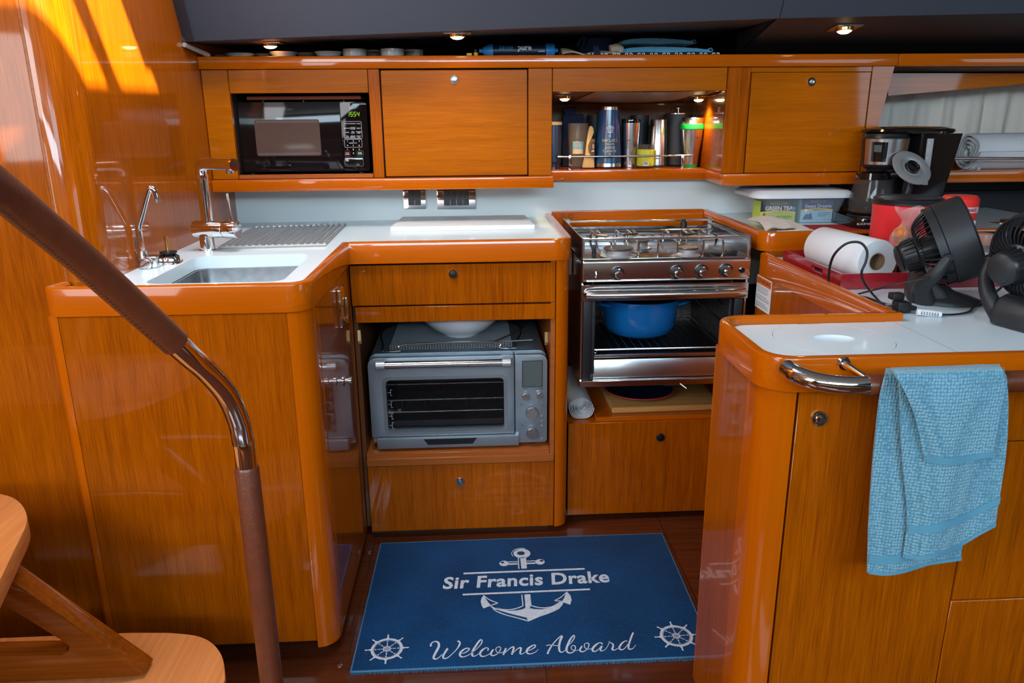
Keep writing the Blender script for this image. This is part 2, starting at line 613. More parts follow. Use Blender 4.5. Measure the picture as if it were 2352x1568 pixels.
def rpoly(pts, n=6):
    """plan polygon with rounded corners: list of (x, y, radius)"""
    out = []
    m = len(pts)
    for i in range(m):
        p = Vector(pts[i][:2]).to_2d()
        r = pts[i][2] if len(pts[i]) > 2 else 0
        if r <= 0:
            out.append((p.x, p.y))
            continue
        a = (Vector(pts[i - 1][:2]) - p).normalized()
        b = (Vector(pts[(i + 1) % m][:2]) - p).normalized()
        ang = a.angle(b)
        t = r / math.tan(ang / 2)
        c = p + (a + b).normalized() * (r / math.sin(ang / 2))
        s, e = p + a * t - c, p + b * t - c
        a0 = math.atan2(s.y, s.x)
        a1 = math.atan2(e.y, e.x)
        da = (a1 - a0 + math.pi) % (2 * math.pi) - math.pi
        for k in range(n + 1):
            q = a0 + da * k / n
            out.append((c.x + r * math.cos(q), c.y + r * math.sin(q)))
    return out


def offset_path(pts, d):
    """offset an open plan polyline sideways (left of travel is +)"""
    out = []
    m = len(pts)
    for i in range(m):
        a = Vector(pts[max(i - 1, 0)])
        b = Vector(pts[i])
        c = Vector(pts[min(i + 1, m - 1)])
        t1 = (b - a).normalized() if (b - a).length > 1e-9 else (c - b).normalized()
        t2 = (c - b).normalized() if (c - b).length > 1e-9 else t1
        n1, n2 = Vector((-t1.y, t1.x)), Vector((-t2.y, t2.x))
        nn = (n1 + n2)
        nn = nn.normalized() if nn.length > 1e-9 else n1
        out.append(tuple(b + nn * (d / max(0.3, nn.dot(n1)))))
    return out


def strip(mb, outer, inner, z0, z1):
    """moulding between two plan polylines of equal length, slightly eased on top"""
    n = len(outer)
    e = 0.004
    vs = []
    for (ox, oy), (ix, iy) in zip(outer, inner):
        o, i = Vector((ox, oy)), Vector((ix, iy))
        w = (i - o)
        L = w.length
        w = w / L if L > 1e-9 else w
        for p, z in ((o, z0), (o, z1 - e), (o + w * e * 0.3, z1 - e * 0.3), (o + w * e, z1), (i - w * e, z1), (i, z1 - e), (i, z0)):
            vs.append(V(p.x, p.y, z))
    k = 7
    fs = []
    for a in range(n - 1):
        for q in range(k):
            r = (q + 1) % k
            fs.append((a * k + q, (a + 1) * k + q, (a + 1) * k + r, a * k + r))
    fs.append(tuple(range(k)))
    fs.append(tuple((n - 1) * k + q for q in range(k - 1, -1, -1)))
    mb.add(vs, fs)
    return mb


def text_mb(s, size, M, depth=0.0004, spacing=1.0, align='CENTER', xscale=1.0, shear=0.0, offset=0.0):
    """Flat lettering as mesh; M maps text x/y/z to the place"""
    cu = bpy.data.curves.new('lettering', 'FONT')
    cu.body = s
    cu.size = size
    cu.align_x = align
    cu.align_y = 'CENTER'
    cu.extrude = depth
    cu.space_character = spacing
    cu.shear = shear
    cu.offset = offset
    cu.resolution_u = 3
    ob = bpy.data.objects.new('lettering', cu)
    COL.objects.link(ob)
    dg = bpy.context.evaluated_depsgraph_get()
    dg.update()
    me = ob.evaluated_get(dg).to_mesh()
    mb = MB()
    S = Matrix.Diagonal((xscale, 1, 1, 1))
    mb.add([M @ (S @ v.co) for v in me.vertices], [tuple(p.vertices) for p in me.polygons])
    ob.evaluated_get(dg).to_mesh_clear()
    bpy.data.objects.remove(ob)
    bpy.data.curves.remove(cu)
    return mb


def frame(origin, ux, uy):
    """matrix with text x along ux, y along uy, z out of the surface"""
    ux, uy = Vector(ux).normalized(), Vector(uy).normalized()
    uz = ux.cross(uy)
    M = Matrix.Identity(4)
    for i in range(3):
        M[i][0], M[i][1], M[i][2], M[i][3] = ux[i], uy[i], uz[i], origin[i]
    return M


def wrap_cyl(mb, c, r, a0=-math.pi / 2, rfun=None):
    """bend flat artwork (x, y) round an upright cylinder centred at c"""
    out = []
    for x, y, z in mb.v:
        rr = (rfun(y) if rfun else r) + 0.0006 + z
        a = a0 + x / (rfun(y) if rfun else r)
        out.append((c[0] + rr * math.cos(a), c[1] + rr * math.sin(a), c[2] + y))
    mb.v = out
    return mb


def copy_tree(o, parent=None):
    c = o.copy()
    COL.objects.link(c)
    c.parent = parent
    for ch in list(o.children):
        copy_tree(ch, c)
    return c


def disc_art(mb, c, ux, uy, r, n=20, z=0.0004):
    uz = Vector(ux).cross(Vector(uy)).normalized()
    P = [Vector(c) + Vector(ux) * r * math.cos(2 * math.pi * i / n) + Vector(uy) * r * math.sin(2 * math.pi * i / n) for i in range(n)]
    return mb.prism(P, uz * z)


def push_knob(parent, p, r=0.013, dirv=(0, -1, 0), mat='chrome', inner='chrome', face=None):
    """round push-button latch: rosette ring plus button"""
    d = Vector(dirv).normalized()
    M = Matrix.Translation(p) @ d.to_track_quat('Z', 'Y').to_matrix().to_4x4()
    k = build('latch_ring', MB().lathe([(r, 0), (r, 0.002), (r * 0.86, 0.005), (r * 0.62, 0.005), (r * 0.58, 0.002)], 28, M), mat, parent)
    b = build('latch_button', MB().lathe([(r * 0.55, 0.0), (r * 0.55, 0.006), (r * 0.45, 0.009), (0.0, 0.010)], 24, M), inner, k)
    return k


# ================================================================== the room
XW = -0.745          # left bulkhead plane
YB0, YB1 = 2.470, 2.565   # backsplash plane, slightly askew


def yback(x):
    return YB0 + (x - XW) / (1.215 - XW) * (YB1 - YB0)


# ---- floor: dark boards with gaps over a dark base
fl = struct('floor', MB().box(-1.9, 2.7, -1.7, 2.9, -0.05, -0.004), 'seam_dark')
rows = [(-1.7, 0.55, [-1.9, -0.55, 0.35, 1.2, 2.7]), (0.55, 1.470, [-1.9, -0.62, 0.139, 0.95, 2.7]), (1.470, 2.88, [-1.9, -0.30, 0.540, 1.4, 2.7])]
for y0, y1, xs in rows:
    for a, b in zip(xs[:-1], xs[1:]):
        build('floor_panel', MB().box(a + 0.0012, b - 0.0012, y0 + 0.0012, y1 - 0.0012, -0.006, 0.0), 'mahogany', fl)
for (px, py) in ((780, 1528), (848, 1268)):
    p = PZ(px, py, 0)
    build('floor_screw', MB().lathe([(0.006, 0), (0.006, 0.0015), (0.004, 0.002), (0.0, 0.001)], 14, Matrix.Translation(p)), 'steel', fl)

# ---- left bulkhead
wl = struct('wall_left', MB().box(XW - 0.02, XW, 1.592, 2.85, 0, CEIL), 'teak_v')
S1, S2 = (-0.803, 1.516), (XW, 1.592)
pts = []
for k in range(13):
    t = k / 12
    a = math.radians(90 * t)
    # quarter-round between facing the camera and facing right
    pts.append((S1[0] + 0.004 + (S2[0] - S1[0] - 0.004) * math.sin(a), S1[1] + (S2[1] - S1[1] - 0.002) * (1 - math.cos(a))))
cp = MB()
strip(cp, pts, [(x - 0.014, y + 0.014) for x, y in pts], 0, CEIL)
build('corner_panel', cp, 'teak_v', wl)
build('seam_strip', MB().box(XW - 0.012, XW - 0.0006, 1.5885, 1.5925, 0, CEIL), 'raw_edge', wl)
wb = struct('wall_bulkhead', MB().box(-1.9, S1[0] - 0.002, S1[1], S1[1] + 0.02, 0, CEIL), 'teak_v')
build('seam_strip', MB().box(S1[0] - 0.003, S1[0] + 0.003, S1[1] + 0.0008, S1[1] + 0.015, 0, CEIL), 'raw_edge', wb)
struct('wall_side', MB().box(-1.92, -1.9, -1.7, S1[1] + 0.02, 0, CEIL), 'saloon_wall')
struct('wall_right', MB().box(2.7, 2.72, -1.7, 2.9, 0, CEIL), 'saloon_wall')
wf = MB()
wf.box(-1.9, 2.7, -1.72, -1.7, 0, 1.62).box(-1.9, 2.7, -1.72, -1.7, 1.86, CEIL)
wf.box(-1.9, -0.7, -1.72, -1.7, 1.62, 1.86).box(1.5, 2.7, -1.72, -1.7, 1.62, 1.86)
struct('wall_front', wf, 'saloon_wall')
def window_frame(name, mb):
    return struct(name, mb, 'teak_h', bevel=0.003)
def ring_box(x0, x1, y0, y1, z0, z1, w, ax):
    m = MB()
    if ax == 'x':
        m.box(x0, x1, y0 - w, y1 + w, z0 - w, z0).box(x0, x1, y0 - w, y1 + w, z1, z1 + w).box(x0, x1, y0 - w, y0, z0, z1).box(x0, x1, y1, y1 + w, z0, z1)
    else:
        m.box(x0 - w, x1 + w, y0, y1, z0 - w, z0).box(x0 - w, x1 + w, y0, y1, z1, z1 + w).box(x0 - w, x0, y0, y1, z0, z1).box(x1, x1 + w, y0, y1, z0, z1)
    return m
window_frame('port_lamp_frame', ring_box(-1.9, -1.885, -0.95, 0.55, 1.0, 1.5, 0.04, 'x'))  # added frame around the port lamp; no opening in the wall
window_frame('starboard_lamp_frame', ring_box(2.685, 2.7, -0.3, 1.3, 1.1, 1.5, 0.04, 'x'))  # added frame for the starboard lamp, on an unbroken wall
window_frame('window_3', ring_box(-0.7, 1.5, -1.7, -1.685, 1.62, 1.86, 0.03, 'y'))
st = thing('settee', (0.4, -1.2, 0), 'cream saloon settee along the far cabin side, facing the galley', 'settee')
build('seat_base', MB().box(-0.9, 1.7, -1.68, -1.05, 0, 0.32), 'saloon_wall', st, bevel=0.01)
build('seat_cushion', MB().box(-0.9, 1.7, -1.62, -1.03, 0.321, 0.45), 'cushion', st, bevel=0.03, seg=3)
build('back_cushion', MB().box(-0.9, 1.7, -1.69, -1.55, 0.451, 0.95), 'cushion', st, bevel=0.03, seg=3)

# ---- back wall
bk = MB()
q = [V(XW, yback(XW), 0.60), V(1.215, yback(1.215), 0.60), V(1.215, yback(1.215), 0.975), V(XW, yback(XW), 0.975)]
bk.prism(q, (0, 0.015, 0))
struct('wall_back', bk, 'splash')
hl = struct('wall_hull', MB().box(-0.8, 2.7, 2.84, 2.86, 0, CEIL), 'black_fabric')
build('liner_panel', MB().box(1.216, 2.7, 2.60, 2.62, 0.50, 0.905), 'hull_liner', hl)
build('liner_panel', MB().box(1.216, 2.7, 2.595, 2.615, 0.908, 0.966), 'hull_liner', hl)

# ---- ceiling with two sun hatch openings and two added slits
HX0, HX1 = -0.62, -0.022
sun_openings = [(1.305, 1.512), (1.150, 1.245), (1.000, 1.009), (0.955, 0.984)]  # last two are slits added to throw the thin sun bands
big = [(-0.63, -0.13, 1.54, 1.825), (0.45, 1.35, -1.05, -0.35), (-1.65, -0.85, -0.75, 0.05)]  # first entry is made up to go with the galley fill lamp
xs = sorted(set([-1.92, 2.72, HX0, HX1] + [a for r in big for a in r[:2]]))
ys = sorted(set([-1.72, 1.90] + [a for r in sun_openings for a in r] + [a for r in big for a in r[2:]]))
cm = MB()
for a, b in zip(xs[:-1], xs[1:]):
    for c, d in zip(ys[:-1], ys[1:]):
        mx, my = (a + b) / 2, (c + d) / 2
        if HX0 < mx < HX1 and any(h[0] < my < h[1] for h in sun_openings):
            continue
        cm.box(a, b, c, d, CEIL, CEIL + 0.005)
cm.box(-1.92, 2.72, 1.90, 2.9, CEIL, CEIL + 0.03)
ce = struct('ceiling', cm, 'ceiling_white')
for r in big:
    build('hatch_lamp_plate', MB().box(r[0] - 0.05, r[1] + 0.05, r[2] - 0.05, r[3] + 0.05, CEIL - 0.012, CEIL), 'teak_h', ce)  # closed plate behind each ceiling lamp; the galley one is made up

# ---- sloping headliner (fascia) and its undersides
L0 = V(XW, 2.154, 1.36)
R1 = PY(1790, 42, 2.02)
R2 = PY(2352, 30, 1.98)
R2 = R1 + (R2 - R1) * 1.75


def up_to_ceiling(p):
    return V(p.x, p.y - 0.44 * (CEIL - p.z), CEIL)


fa = MB().prism([L0 + V(0.035, 0, 0), R1, up_to_ceiling(R1), up_to_ceiling(L0) + V(0.035, 0, 0)], (0, 0.02, 0))
hd = struct('ceiling_fascia', fa, 'headliner', smooth=False)
g = (R2 - R1).normalized() * 0.002
build('fascia_panel', MB().prism([R1 + g, R2, up_to_ceiling(R2), up_to_ceiling(R1) + g], (0, 0.02, 0)), 'headliner', hd, smooth=False)
build('fascia_end', MB().prism([L0 + V(0.0, 0.02, 0), L0 + V(0.038, -0.012, -0.002), up_to_ceiling(L0) + V(0.038, -0.012, 0), up_to_ceiling(L0) + V(0, 0.02, 0)], (0, 0.015, 0.001)),
      'headliner', hd, smooth=False)
# left underside, level over the open shelf
UL = [L0 + V(0, 0.012, 0), R1 + V(0, 0.012, 0), V(R1.x, 2.84, 1.415), V(XW, 2.84, 1.385)]
build('soffit', MB().prism(UL, (0, 0, 0.012)), 'headliner_under', hd, smooth=False)
# right underside slopes down to the shelf
UR = [R1 + V(0, 0.012, 0), R2 + V(0, 0.012, 0), V(R2.x, 2.52, 1.342), V(PY(1690, 125, 2.52).x, 2.52, 1.342)]
build('soffit_panel', MB().prism(UR, (0, 0, 0.012)), 'headliner_under', hd, smooth=False)
build('soffit_cheek', MB().prism([UR[0], UR[3], UR[3] + V(0, 0, 0.075), UR[0] + V(0, 0, 0.012)], (0.004, 0, 0)), 'headliner_under', hd, smooth=False)
build('gap_strip', MB().cyl(V(XW + 0.006, 2.16, 1.352), V(XW + 0.03, 2.27, 1.335), 0.006), 'grey_silicone', hd)


def plane_hit(x, y, a, b, c):
    d = Vector(ray(x, y))
    n = (b - a).cross(c - a)
    o = V(0, 0, CAM_H)
    return o + d * ((a - o).dot(n) / d.dot(n))


def downlight(p, n, label, size=0.036, power=1.2, col=(1.0, 0.80, 0.42)):
    """square chrome plate with a glowing lens, facing n"""
    n = Vector(n).normalized()
    t = thing('downlight', p, label, 'light', 'recessed downlights')
    M = Matrix.Translation(p) @ Matrix(((1, 0, 0, 0), (0, 1, 0, 0), (0, 0, 1, 0), (0, 0, 0, 1)))
    ux = V(1, 0, 0)
    uy = n.cross(ux).normalized()
    F = frame(p, ux, uy)
    F2 = frame(p, ux, -uy)
    R = F if (F.to_3x3() @ V(0, 0, 1)).dot(n) > 0 else F2
    build('plate', MB().box(-size, size, -size, size, 0.0, 0.004).xform(R), 'steel', t, bevel=0.001, seg=1)
    build('lens_ring', MB().lathe([(size * 0.66, 0.004), (size * 0.64, 0.010), (size * 0.52, 0.011), (size * 0.50, 0.006)], 24, R, cap=False), 'brass', t)
    build('lens', MB().lathe([(size * 0.51, 0.004), (size * 0.48, 0.012), (size * 0.30, 0.016), (0, 0.0175)], 24, R), 'lamp_glow', t)
    d = bpy.data.lights.new('downlight_lamp', 'SPOT')
    d.energy = power
    d.color = col
    d.spot_size = math.radians(150)
    d.spot_blend = 0.8
    d.shadow_soft_size = size * 0.4
    o = bpy.data.objects.new('downlight_lamp', d)
    COL.objects.link(o)
    o.parent = t
    o.location = n * 0.022
    o.rotation_euler = n.to_track_quat('-Z', 'Y').to_euler()
    return t


for (px, py, lab) in ((620, 97, 'square chrome downlight glowing warm above the row of bowls'),
                      (1050, 75, 'square downlight glowing warm in soffit above the water filter')):
    p = plane_hit(px, py, UL[0], UL[1], UL[3])
    nn = (UL[1] - UL[0]).cross(UL[3] - UL[0]).normalized()
    nn = nn if nn.z < 0 else -nn
    downlight(p, nn, lab, 0.036, 0.7)
p = plane_hit(1940, 62, UR[0], UR[1], UR[3])
nn = (UR[1] - UR[0]).cross(UR[3] - UR[0]).normalized()
nn = nn if nn.z < 0 else -nn
downlight(p, nn, 'square brass-coloured downlight in the sloping soffit above right cupboard', 0.036, 0.7)

# ================================================================== upper cabinets
YU = 2.278
ZU0, ZU1 = 0.998, 1.297
# mouldings
trim = MB()
def rail(x0, x1, y0, y1, z0, z1):
    return MB().box(x0, x1, y0, y1, z0, z1)
struct('trim_1', rail(XW, 1.238, YU - 0.014, YU + 0.030, 1.2975, 1.331), 'solid_h', bevel=0.004)
struct('trim_2', rail(XW, 0.243, YU - 0.014, YU + 0.030, 0.963, 0.9975), 'solid_h', bevel=0.004)
struct('trim_3', rail(0.748, 1.215, YU - 0.014, YU + 0.030, 0.963, 0.9975), 'solid_h', bevel=0.004)
struct('trim_4', rail(0.235, 0.765, 2.495, 2.52, 0.963, 1.0), 'solid_h', bevel=0.004)
tr5 = MB().plan([(0.748, YU + 0.030), (0.766, YU + 0.030), (0.779, 2.52), (0.765, 2.52), (0.762, 2.495)], 0.963, 1.0)
struct('trim_5', tr5, 'solid_y', bevel=0.003)
struct('trim_6', rail(1.2395, 2.7, YU - 0.014, YU + 0.030, 1.297, 1.331), 'solid_h', bevel=0.004)
struct('trim_7', rail(1.2155, 2.7, YU - 0.010, YU + 0.030, 0.963, 0.9975), 'solid_h', bevel=0.004)
# open shelf board on top
osb = thing('top_shelf', (0.2, 2.5, 1.30), 'dark open shelf board along the top of the cupboards', 'shelf')
build('shelf_board', MB().box(XW, 2.6, YU + 0.031, 2.83, 1.2975, 1.330), 'inside_brown', osb)


def panel(name, x0, x1, z0, z1, mat, parent, y=YU, t=0.018, bevel=0.0015):
    return build(name, MB().box(x0, x1, y, y + t, z0, z1), mat, parent, bevel=bevel, seg=1)


g = 0.0012
mc = thing('microwave_cabinet', (-0.5, 2.5, ZU0), 'varnished teak cupboard with open niche holding the microwave', 'cabinet')
panel('stile', XW + 0.001, -0.671, ZU0, ZU1, 'teak_h', mc)
panel('top_rail', -0.6700, -0.2845, 1.234, ZU1, 'teak_h', mc)
panel('stile', -0.2835, -0.2515, ZU0, ZU1, 'teak_v', mc)
panel('ledge', -0.6700, -0.2845, ZU0, 1.010, 'raw_edge', mc)
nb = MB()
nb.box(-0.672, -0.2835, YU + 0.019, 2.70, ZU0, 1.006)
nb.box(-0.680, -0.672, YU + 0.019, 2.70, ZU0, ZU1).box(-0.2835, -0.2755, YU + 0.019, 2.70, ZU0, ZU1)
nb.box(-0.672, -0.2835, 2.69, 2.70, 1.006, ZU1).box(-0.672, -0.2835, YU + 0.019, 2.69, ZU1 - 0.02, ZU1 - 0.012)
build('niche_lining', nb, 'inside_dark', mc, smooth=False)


def wall_cupboard(name, sx, dx0, dx1, dz, label, kx, kz, slant=0.0):
    t = thing(name, ((dx0 + dx1) / 2, 2.45, ZU0), label, 'cabinet')
    d = build('door', MB().box(dx0, dx1, YU, YU + 0.018, dz[0], dz[1]), 'teak_h', t, bevel=0.0015, seg=1)
    push_knob(d, V(kx, YU, kz), 0.0135, inner='steel')
    b = MB()
    b.box(dx0 - 0.003, dx1 + 0.003, YU + 0.022, 2.45, ZU0, ZU0 + 0.01)
    b.box(dx0 - 0.003, dx1 + 0.003, YU + 0.022, 2.45, ZU1 - 0.012, ZU1 - 0.001)
    b.box(dx0 - 0.003, dx1 + 0.003, 2.44, 2.45, ZU0, ZU1 - 0.001)
    b.box(dx0 - 0.004, dx0 + 0.006, YU + 0.022, 2.45, ZU0, ZU1 - 0.001).box(dx1 - 0.006, dx1 + 0.004, YU + 0.022, 2.45, ZU0, ZU1 - 0.001)
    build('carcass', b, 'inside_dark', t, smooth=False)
    return t


k1 = PY(1043, 183, YU)
wc1 = wall_cupboard('wall_cupboard', 0, -0.2475, 0.1660, (1.001, 1.2935), 'varnished teak wall cupboard door with chrome latch beside the microwave', k1.x, k1.z)
panel('stile', 0.1690, 0.2375, ZU0, ZU1, 'teak_h', wc1)
k2 = PY(1863, 188, YU)
wc2 = wall_cupboard('wall_cupboard', 0, 0.8160, 1.1690, (0.999, 1.2820), 'varnished teak wall cupboard door with chrome latch above the tea box', k2.x, k2.z)
panel('stile', 0.7460, 0.8130, ZU0, ZU1, 'teak_v', wc2)
build('end_stile', MB().prism([V(1.172, YU, ZU0), V(1.188, YU, ZU0), V(1.236, YU, ZU1), V(1.172, YU, ZU1)], (0, 0.018, 0)), 'teak_h', wc2)
build('filler_strip', MB().box(0.813, 1.172, YU + 0.004, YU + 0.02, 1.2835, ZU1), 'teak_h', wc2)

# ---- mug niche
mg = thing('mug_niche', (0.5, 2.5, 0.985), 'lit open mug niche with teak valance between two wall cupboards', 'cabinet')
panel('valance', 0.2390, 0.7440, 1.233, ZU1, 'teak_h', mg)
ZM = 1.0
build('niche_floor', MB().box(0.239, 0.765, 2.5205, 2.74, 0.985, ZM), 'solid_h', mg)
NC = [V(0.239, YU + 0.019, 1.238), V(0.744, YU + 0.019, 1.238), V(0.744, 2.74, 1.206), V(0.239, 2.74, 1.206)]
build('niche_ceiling', MB().prism(NC, (0, 0, 0.008)), 'inside_brown', mg)
build('side_panel', MB().box(0.229, 0.238, YU + 0.0185, 2.74, 0.985, 1.296), 'teak_y', mg)
build('side_panel', MB().plan([(0.7465, YU + 0.0185), (0.756, YU + 0.0185), (0.790, 2.74), (0.781, 2.74)], 1.0005, 1.296), 'teak_y', mg)
build('back_panel', MB().box(0.238, 0.79, 2.741, 2.75, 0.985, 1.296), 'inside_brown', mg)
for (px, py, lab) in ((1297, 222, 'small round-lensed downlight in mug niche ceiling above the blue steel tumbler'),
                      (1605, 224, 'small round-lensed downlight in mug niche ceiling above the green-banded mug')):
    downlight(plane_hit(px, py - 3, NC[0], NC[1], NC[2]), (0, -0.072, -1), lab, 0.030, 3.5, (1.0, 0.74, 0.34))

# guard rail of the niche
gr = thing('mug_rail', PY(1436, 384, 2.508), 'thin chrome guard rail on two posts in front of the mugs', 'rail')
a, b = PY(1281, 360, 2.508), PY(1592, 357, 2.508)
build('rod', MB().cyl(a, b, 0.0032), 'steel_soft', gr)
for px in (1309, 1567):
    q = PY(px, 382, 2.508)
    build('post', MB().box(q.x - 0.0045, q.x + 0.0045, 2.503, 2.513, ZM, PY(px, 358, 2.508).z + 0.003), 'chrome', gr, bevel=0.0015)

# ---- open side shelf with curtain, right of the cupboards
sh = thing('side_shelf', (1.9, 2.5, 0.963), 'varnished open side shelf with a rail right of the cupboards', 'shelf')
build('shelf_board', MB().box(1.2155, 2.6, YU + 0.031, 2.65, 0.975, 0.992), 'solid_h', sh)
a, b = PY(2085, 362, YU + 0.02), PY(2352, 366, YU + 0.02)
b = a + (b - a) * 1.6
build('rail', MB().cyl(V(1.20, YU + 0.02, a.z), V(2.4, YU + 0.02, b.z), 0.0038), 'steel', sh)
build('back_ledge', MB().prism([PY(2170, 352, 2.55), PY(2235, 362, 2.55), V(PY(2235, 362, 2.55).x, 2.55, 0.992), V(PY(2170, 352, 2.55).x, 2.55, 0.992)], (0, 0.03, 0)), 'teak_h', sh)
build('valance_board', MB().prism([PY(2040, 168, 2.42), PY(3100, 168, 2.42), PY(3100, 178, 2.42), PY(2352, 193, 2.42), PY(2040, 220, 2.42)], (0, 0.02, 0)), 'teak_h', sh)
build('end_panel', MB().prism([V(1.19, YU + 0.02, 0.992), V(1.19, 2.64, 0.992), V(1.238, 2.64, ZU1), V(1.238, YU + 0.02, ZU1)], (0.004, 0, 0)), 'teak_h', sh)
# curtain
z0, z1 = 0.995, 1.29
def cur(u, v):
    x = 1.21 + u * 1.25
    w = 0.010 * math.sin(x * 62) + 0.006 * math.sin(x * 137 + 1.3) * (1 - 0.4 * v)
    return (x + 0.004 * math.sin(v * 3 + x * 40), 2.60 + w * (0.6 + 0.5 * (1 - v)), z0 + v * (z1 - z0))
ct = build('curtain', MB().grid(cur, 150, 8, 0.002), 'curtain')
tag(ct, 'pleated off-white curtain hanging behind the side shelf', 'curtain')


# ================================================================== worktops
ZC, ZT = 0.848, 0.860     # worktop surface, top of its fiddle


def plate(outer, holes, z0, z1):
    """flat slab with holes through it"""
    bm = bmesh.new()
    eds = []
    for loop in [outer] + holes:
        vs = [bm.verts.new((x, y, z1)) for x, y in loop]
        for i in range(len(vs)):
            eds.append(bm.edges.new((vs[i], vs[(i + 1) % len(vs)])))
    bmesh.ops.triangle_fill(bm, use_beauty=True, edges=eds)
    r = bmesh.ops.extrude_face_region(bm, geom=bm.faces[:])
    for v in [g for g in r['geom'] if isinstance(g, bmesh.types.BMVert)]:
        v.co.z = z0
    bm.verts.index_update()
    mb = MB().add([v.co.copy() for v in bm.verts], [tuple(v.index for v in f.verts) for f in bm.faces])
    bm.free()
    return mb


wt = thing('sink_worktop', (-0.3, 2.0, 0.803), 'white galley worktop with inset steel sink and rounded varnished teak edging', 'worktop')
sinkhole = rpoly([(-0.664, 1.530, 0.03), (-0.386, 1.530, 0.03), (-0.392, 1.866, 0.03), (-0.664, 1.850, 0.03)])
outer = [(XW + 0.001, 1.600), (XW - 0.03, 1.50), (-0.79, 1.47), (-0.345, 1.464), (-0.335, 1.49), (-0.335, 1.966), (0.244, 1.966), (0.244, yback(0.244) - 0.001), (XW + 0.001, yback(XW) - 0.001)]
build('surface', plate(outer, [sinkhole], ZC - 0.030, ZC), 'corian', wt, smooth=False)
build('joint_line', MB().box(-0.3355, -0.3345, 2.0, yback(-0.335) - 0.002, ZC, ZC + 0.0002), 'grip_white', wt)
# basin
bas = MB()
top = rpoly([(-0.657, 1.537, 0.035), (-0.393, 1.537, 0.035), (-0.399, 1.859, 0.035), (-0.657, 1.843, 0.035)], 6)
cx, cyy = -0.527, 1.70
rings = []
for z, s in ((ZC - 0.030, 1.03), (ZC - 0.030, 1.0), (ZC - 0.155, 0.96), (ZC - 0.170, 0.90), (ZC - 0.172, 0.5)):
    rings.append([V(cx + (x - cx) * s, cyy + (y - cyy) * s, z) for x, y in top])
n = len(top)
fs = []
for k in range(len(rings) - 1):
    fs += [(k * n + i, k * n + (i + 1) % n, (k + 1) * n + (i + 1) % n, (k + 1) * n + i) for i in range(n)]
fs.append(tuple((len(rings) - 1) * n + i for i in range(n)))
bas.add([p for r in rings for p in r], fs)
sb = build('sink_basin', bas, 'steel_sink', wt)
build('drain', MB().lathe([(0.03, 0), (0.03, 0.002), (0.02, 0.001), (0, 0.0005)], 20, Matrix.Translation((-0.53, 1.72, ZC - 0.172))), 'steel', sb)
# edging
path = rpoly([(-0.812, 1.514), (-0.826, 1.4465, 0.028), (-0.317, 1.446, 0.045), (-0.317, 1.962)], 8)
po = path
build('edging', strip(MB(), po, offset_path(po, 0.020), 0.804, ZT), 'solid_h', wt)
path = rpoly([(-0.3172, 1.9500), (0.262, 1.950, 0.05), (0.262, 2.530)], 8)
path = [path[0]] + path[1:]
build('edging', strip(MB(), path, offset_path(path, 0.020), 0.804, ZT), 'solid_h', wt)

# ================================================================== sink cabinet
sc = thing('sink_cabinet', (-0.56, 1.46, 0), 'teak sink cabinet with rounded post and glossy side door', 'cabinet')
build('front_panel', MB().box(-0.800, -0.3655, 1.458, 1.476, 0.047, 0.803), 'teak_v', sc, bevel=0.001, seg=1)
pl = [(-0.8005, 1.458), (-0.8005, 1.500), (-0.828, 1.505), (-0.826, 1.470), (-0.815, 1.459)]
build('post', MB().plan(pl, 0.047, 0.803), 'solid_v', sc, bevel=0.002)
pr = [(-0.365, 1.4575)]
for k in range(11):
    a = math.radians(-90 + 90 * k / 10)
    pr.append((-0.365 + 0.045 * math.cos(a), 1.5025 + 0.045 * math.sin(a)))
pr += [(-0.320, 1.520), (-0.338, 1.520), (-0.365, 1.478)]
build('post', MB().plan(pr, 0.030, 0.803), 'solid_v', sc)
build('side_panel', MB().box(-0.338, -0.3235, 1.5205, 1.958, 0.020, 0.803), 'teak_v', sc)
dr = build('side_door', MB().box(-0.3232, -0.3200, 1.530, 1.905, 0.060, 0.800), 'teak_v', sc, bevel=0.0008, seg=1)
# chrome flush latch on the side door
la = MB().box(-0.320, -0.310, 1.745, 1.815, 0.690, 0.780)
lt = build('latch_plate', la, 'chrome', dr, bevel=0.003)
build('latch_handle', MB().box(-0.3095, -0.3040, 1.792, 1.808, 0.700, 0.752), 'steel_soft', lt, bevel=0.002)
kn = MB().lathe([(0.010, 0), (0.010, 0.003), (0.005, 0.005), (0.005, 0.014), (0.012, 0.016), (0.012, 0.020), (0.006, 0.022), (0.006, 0.030), (0.009, 0.031), (0.009, 0.036), (0, 0.037)], 18,
                Matrix.Translation((-0.3200, 1.660, 0.588)) @ Matrix.Rotation(math.pi / 2, 4, 'Y'))
build('door_knob', kn, 'chrome', dr)
build('toe_kick', MB().box(-0.80, -0.350, 1.52, 1.535, 0.0, 0.046), 'inside_dark', sc)
build('back_carcass', MB().box(-0.735, -0.70, 1.62, 1.94, 0.0, 0.55), 'inside_dark', sc)

# ================================================================== drawer cabinet with toaster-oven niche
YD = 1.962
dc = thing('drawer_cabinet', (-0.05, 2.2, 0), 'teak drawer cabinet with open niche housing the toaster oven', 'cabinet')
build('stile', MB().box(-0.3345, -0.3235, YD - 0.002, YD + 0.02, 0.02, 0.803), 'teak_v', dc, bevel=0.001, seg=1)
d1 = build('drawer_front', MB().box(-0.3200, 0.2165, YD, YD + 0.018, 0.6905, 0.7970), 'teak_v', dc, bevel=0.001, seg=1)
p = PY(1041, 629, YD)
push_knob(d1, V(p.x, YD, p.z), 0.0135, mat='chrome', inner='black_plastic')
build('fixed_panel', MB().box(-0.3130, 0.2165, YD, YD + 0.018, 0.6440, 0.6860), 'teak_v', dc, bevel=0.001, seg=1)
build('niche_side', MB().box(-0.322, -0.310, YD + 0.0205, 2.46, 0.03, 0.803), 'inside_brown', dc)
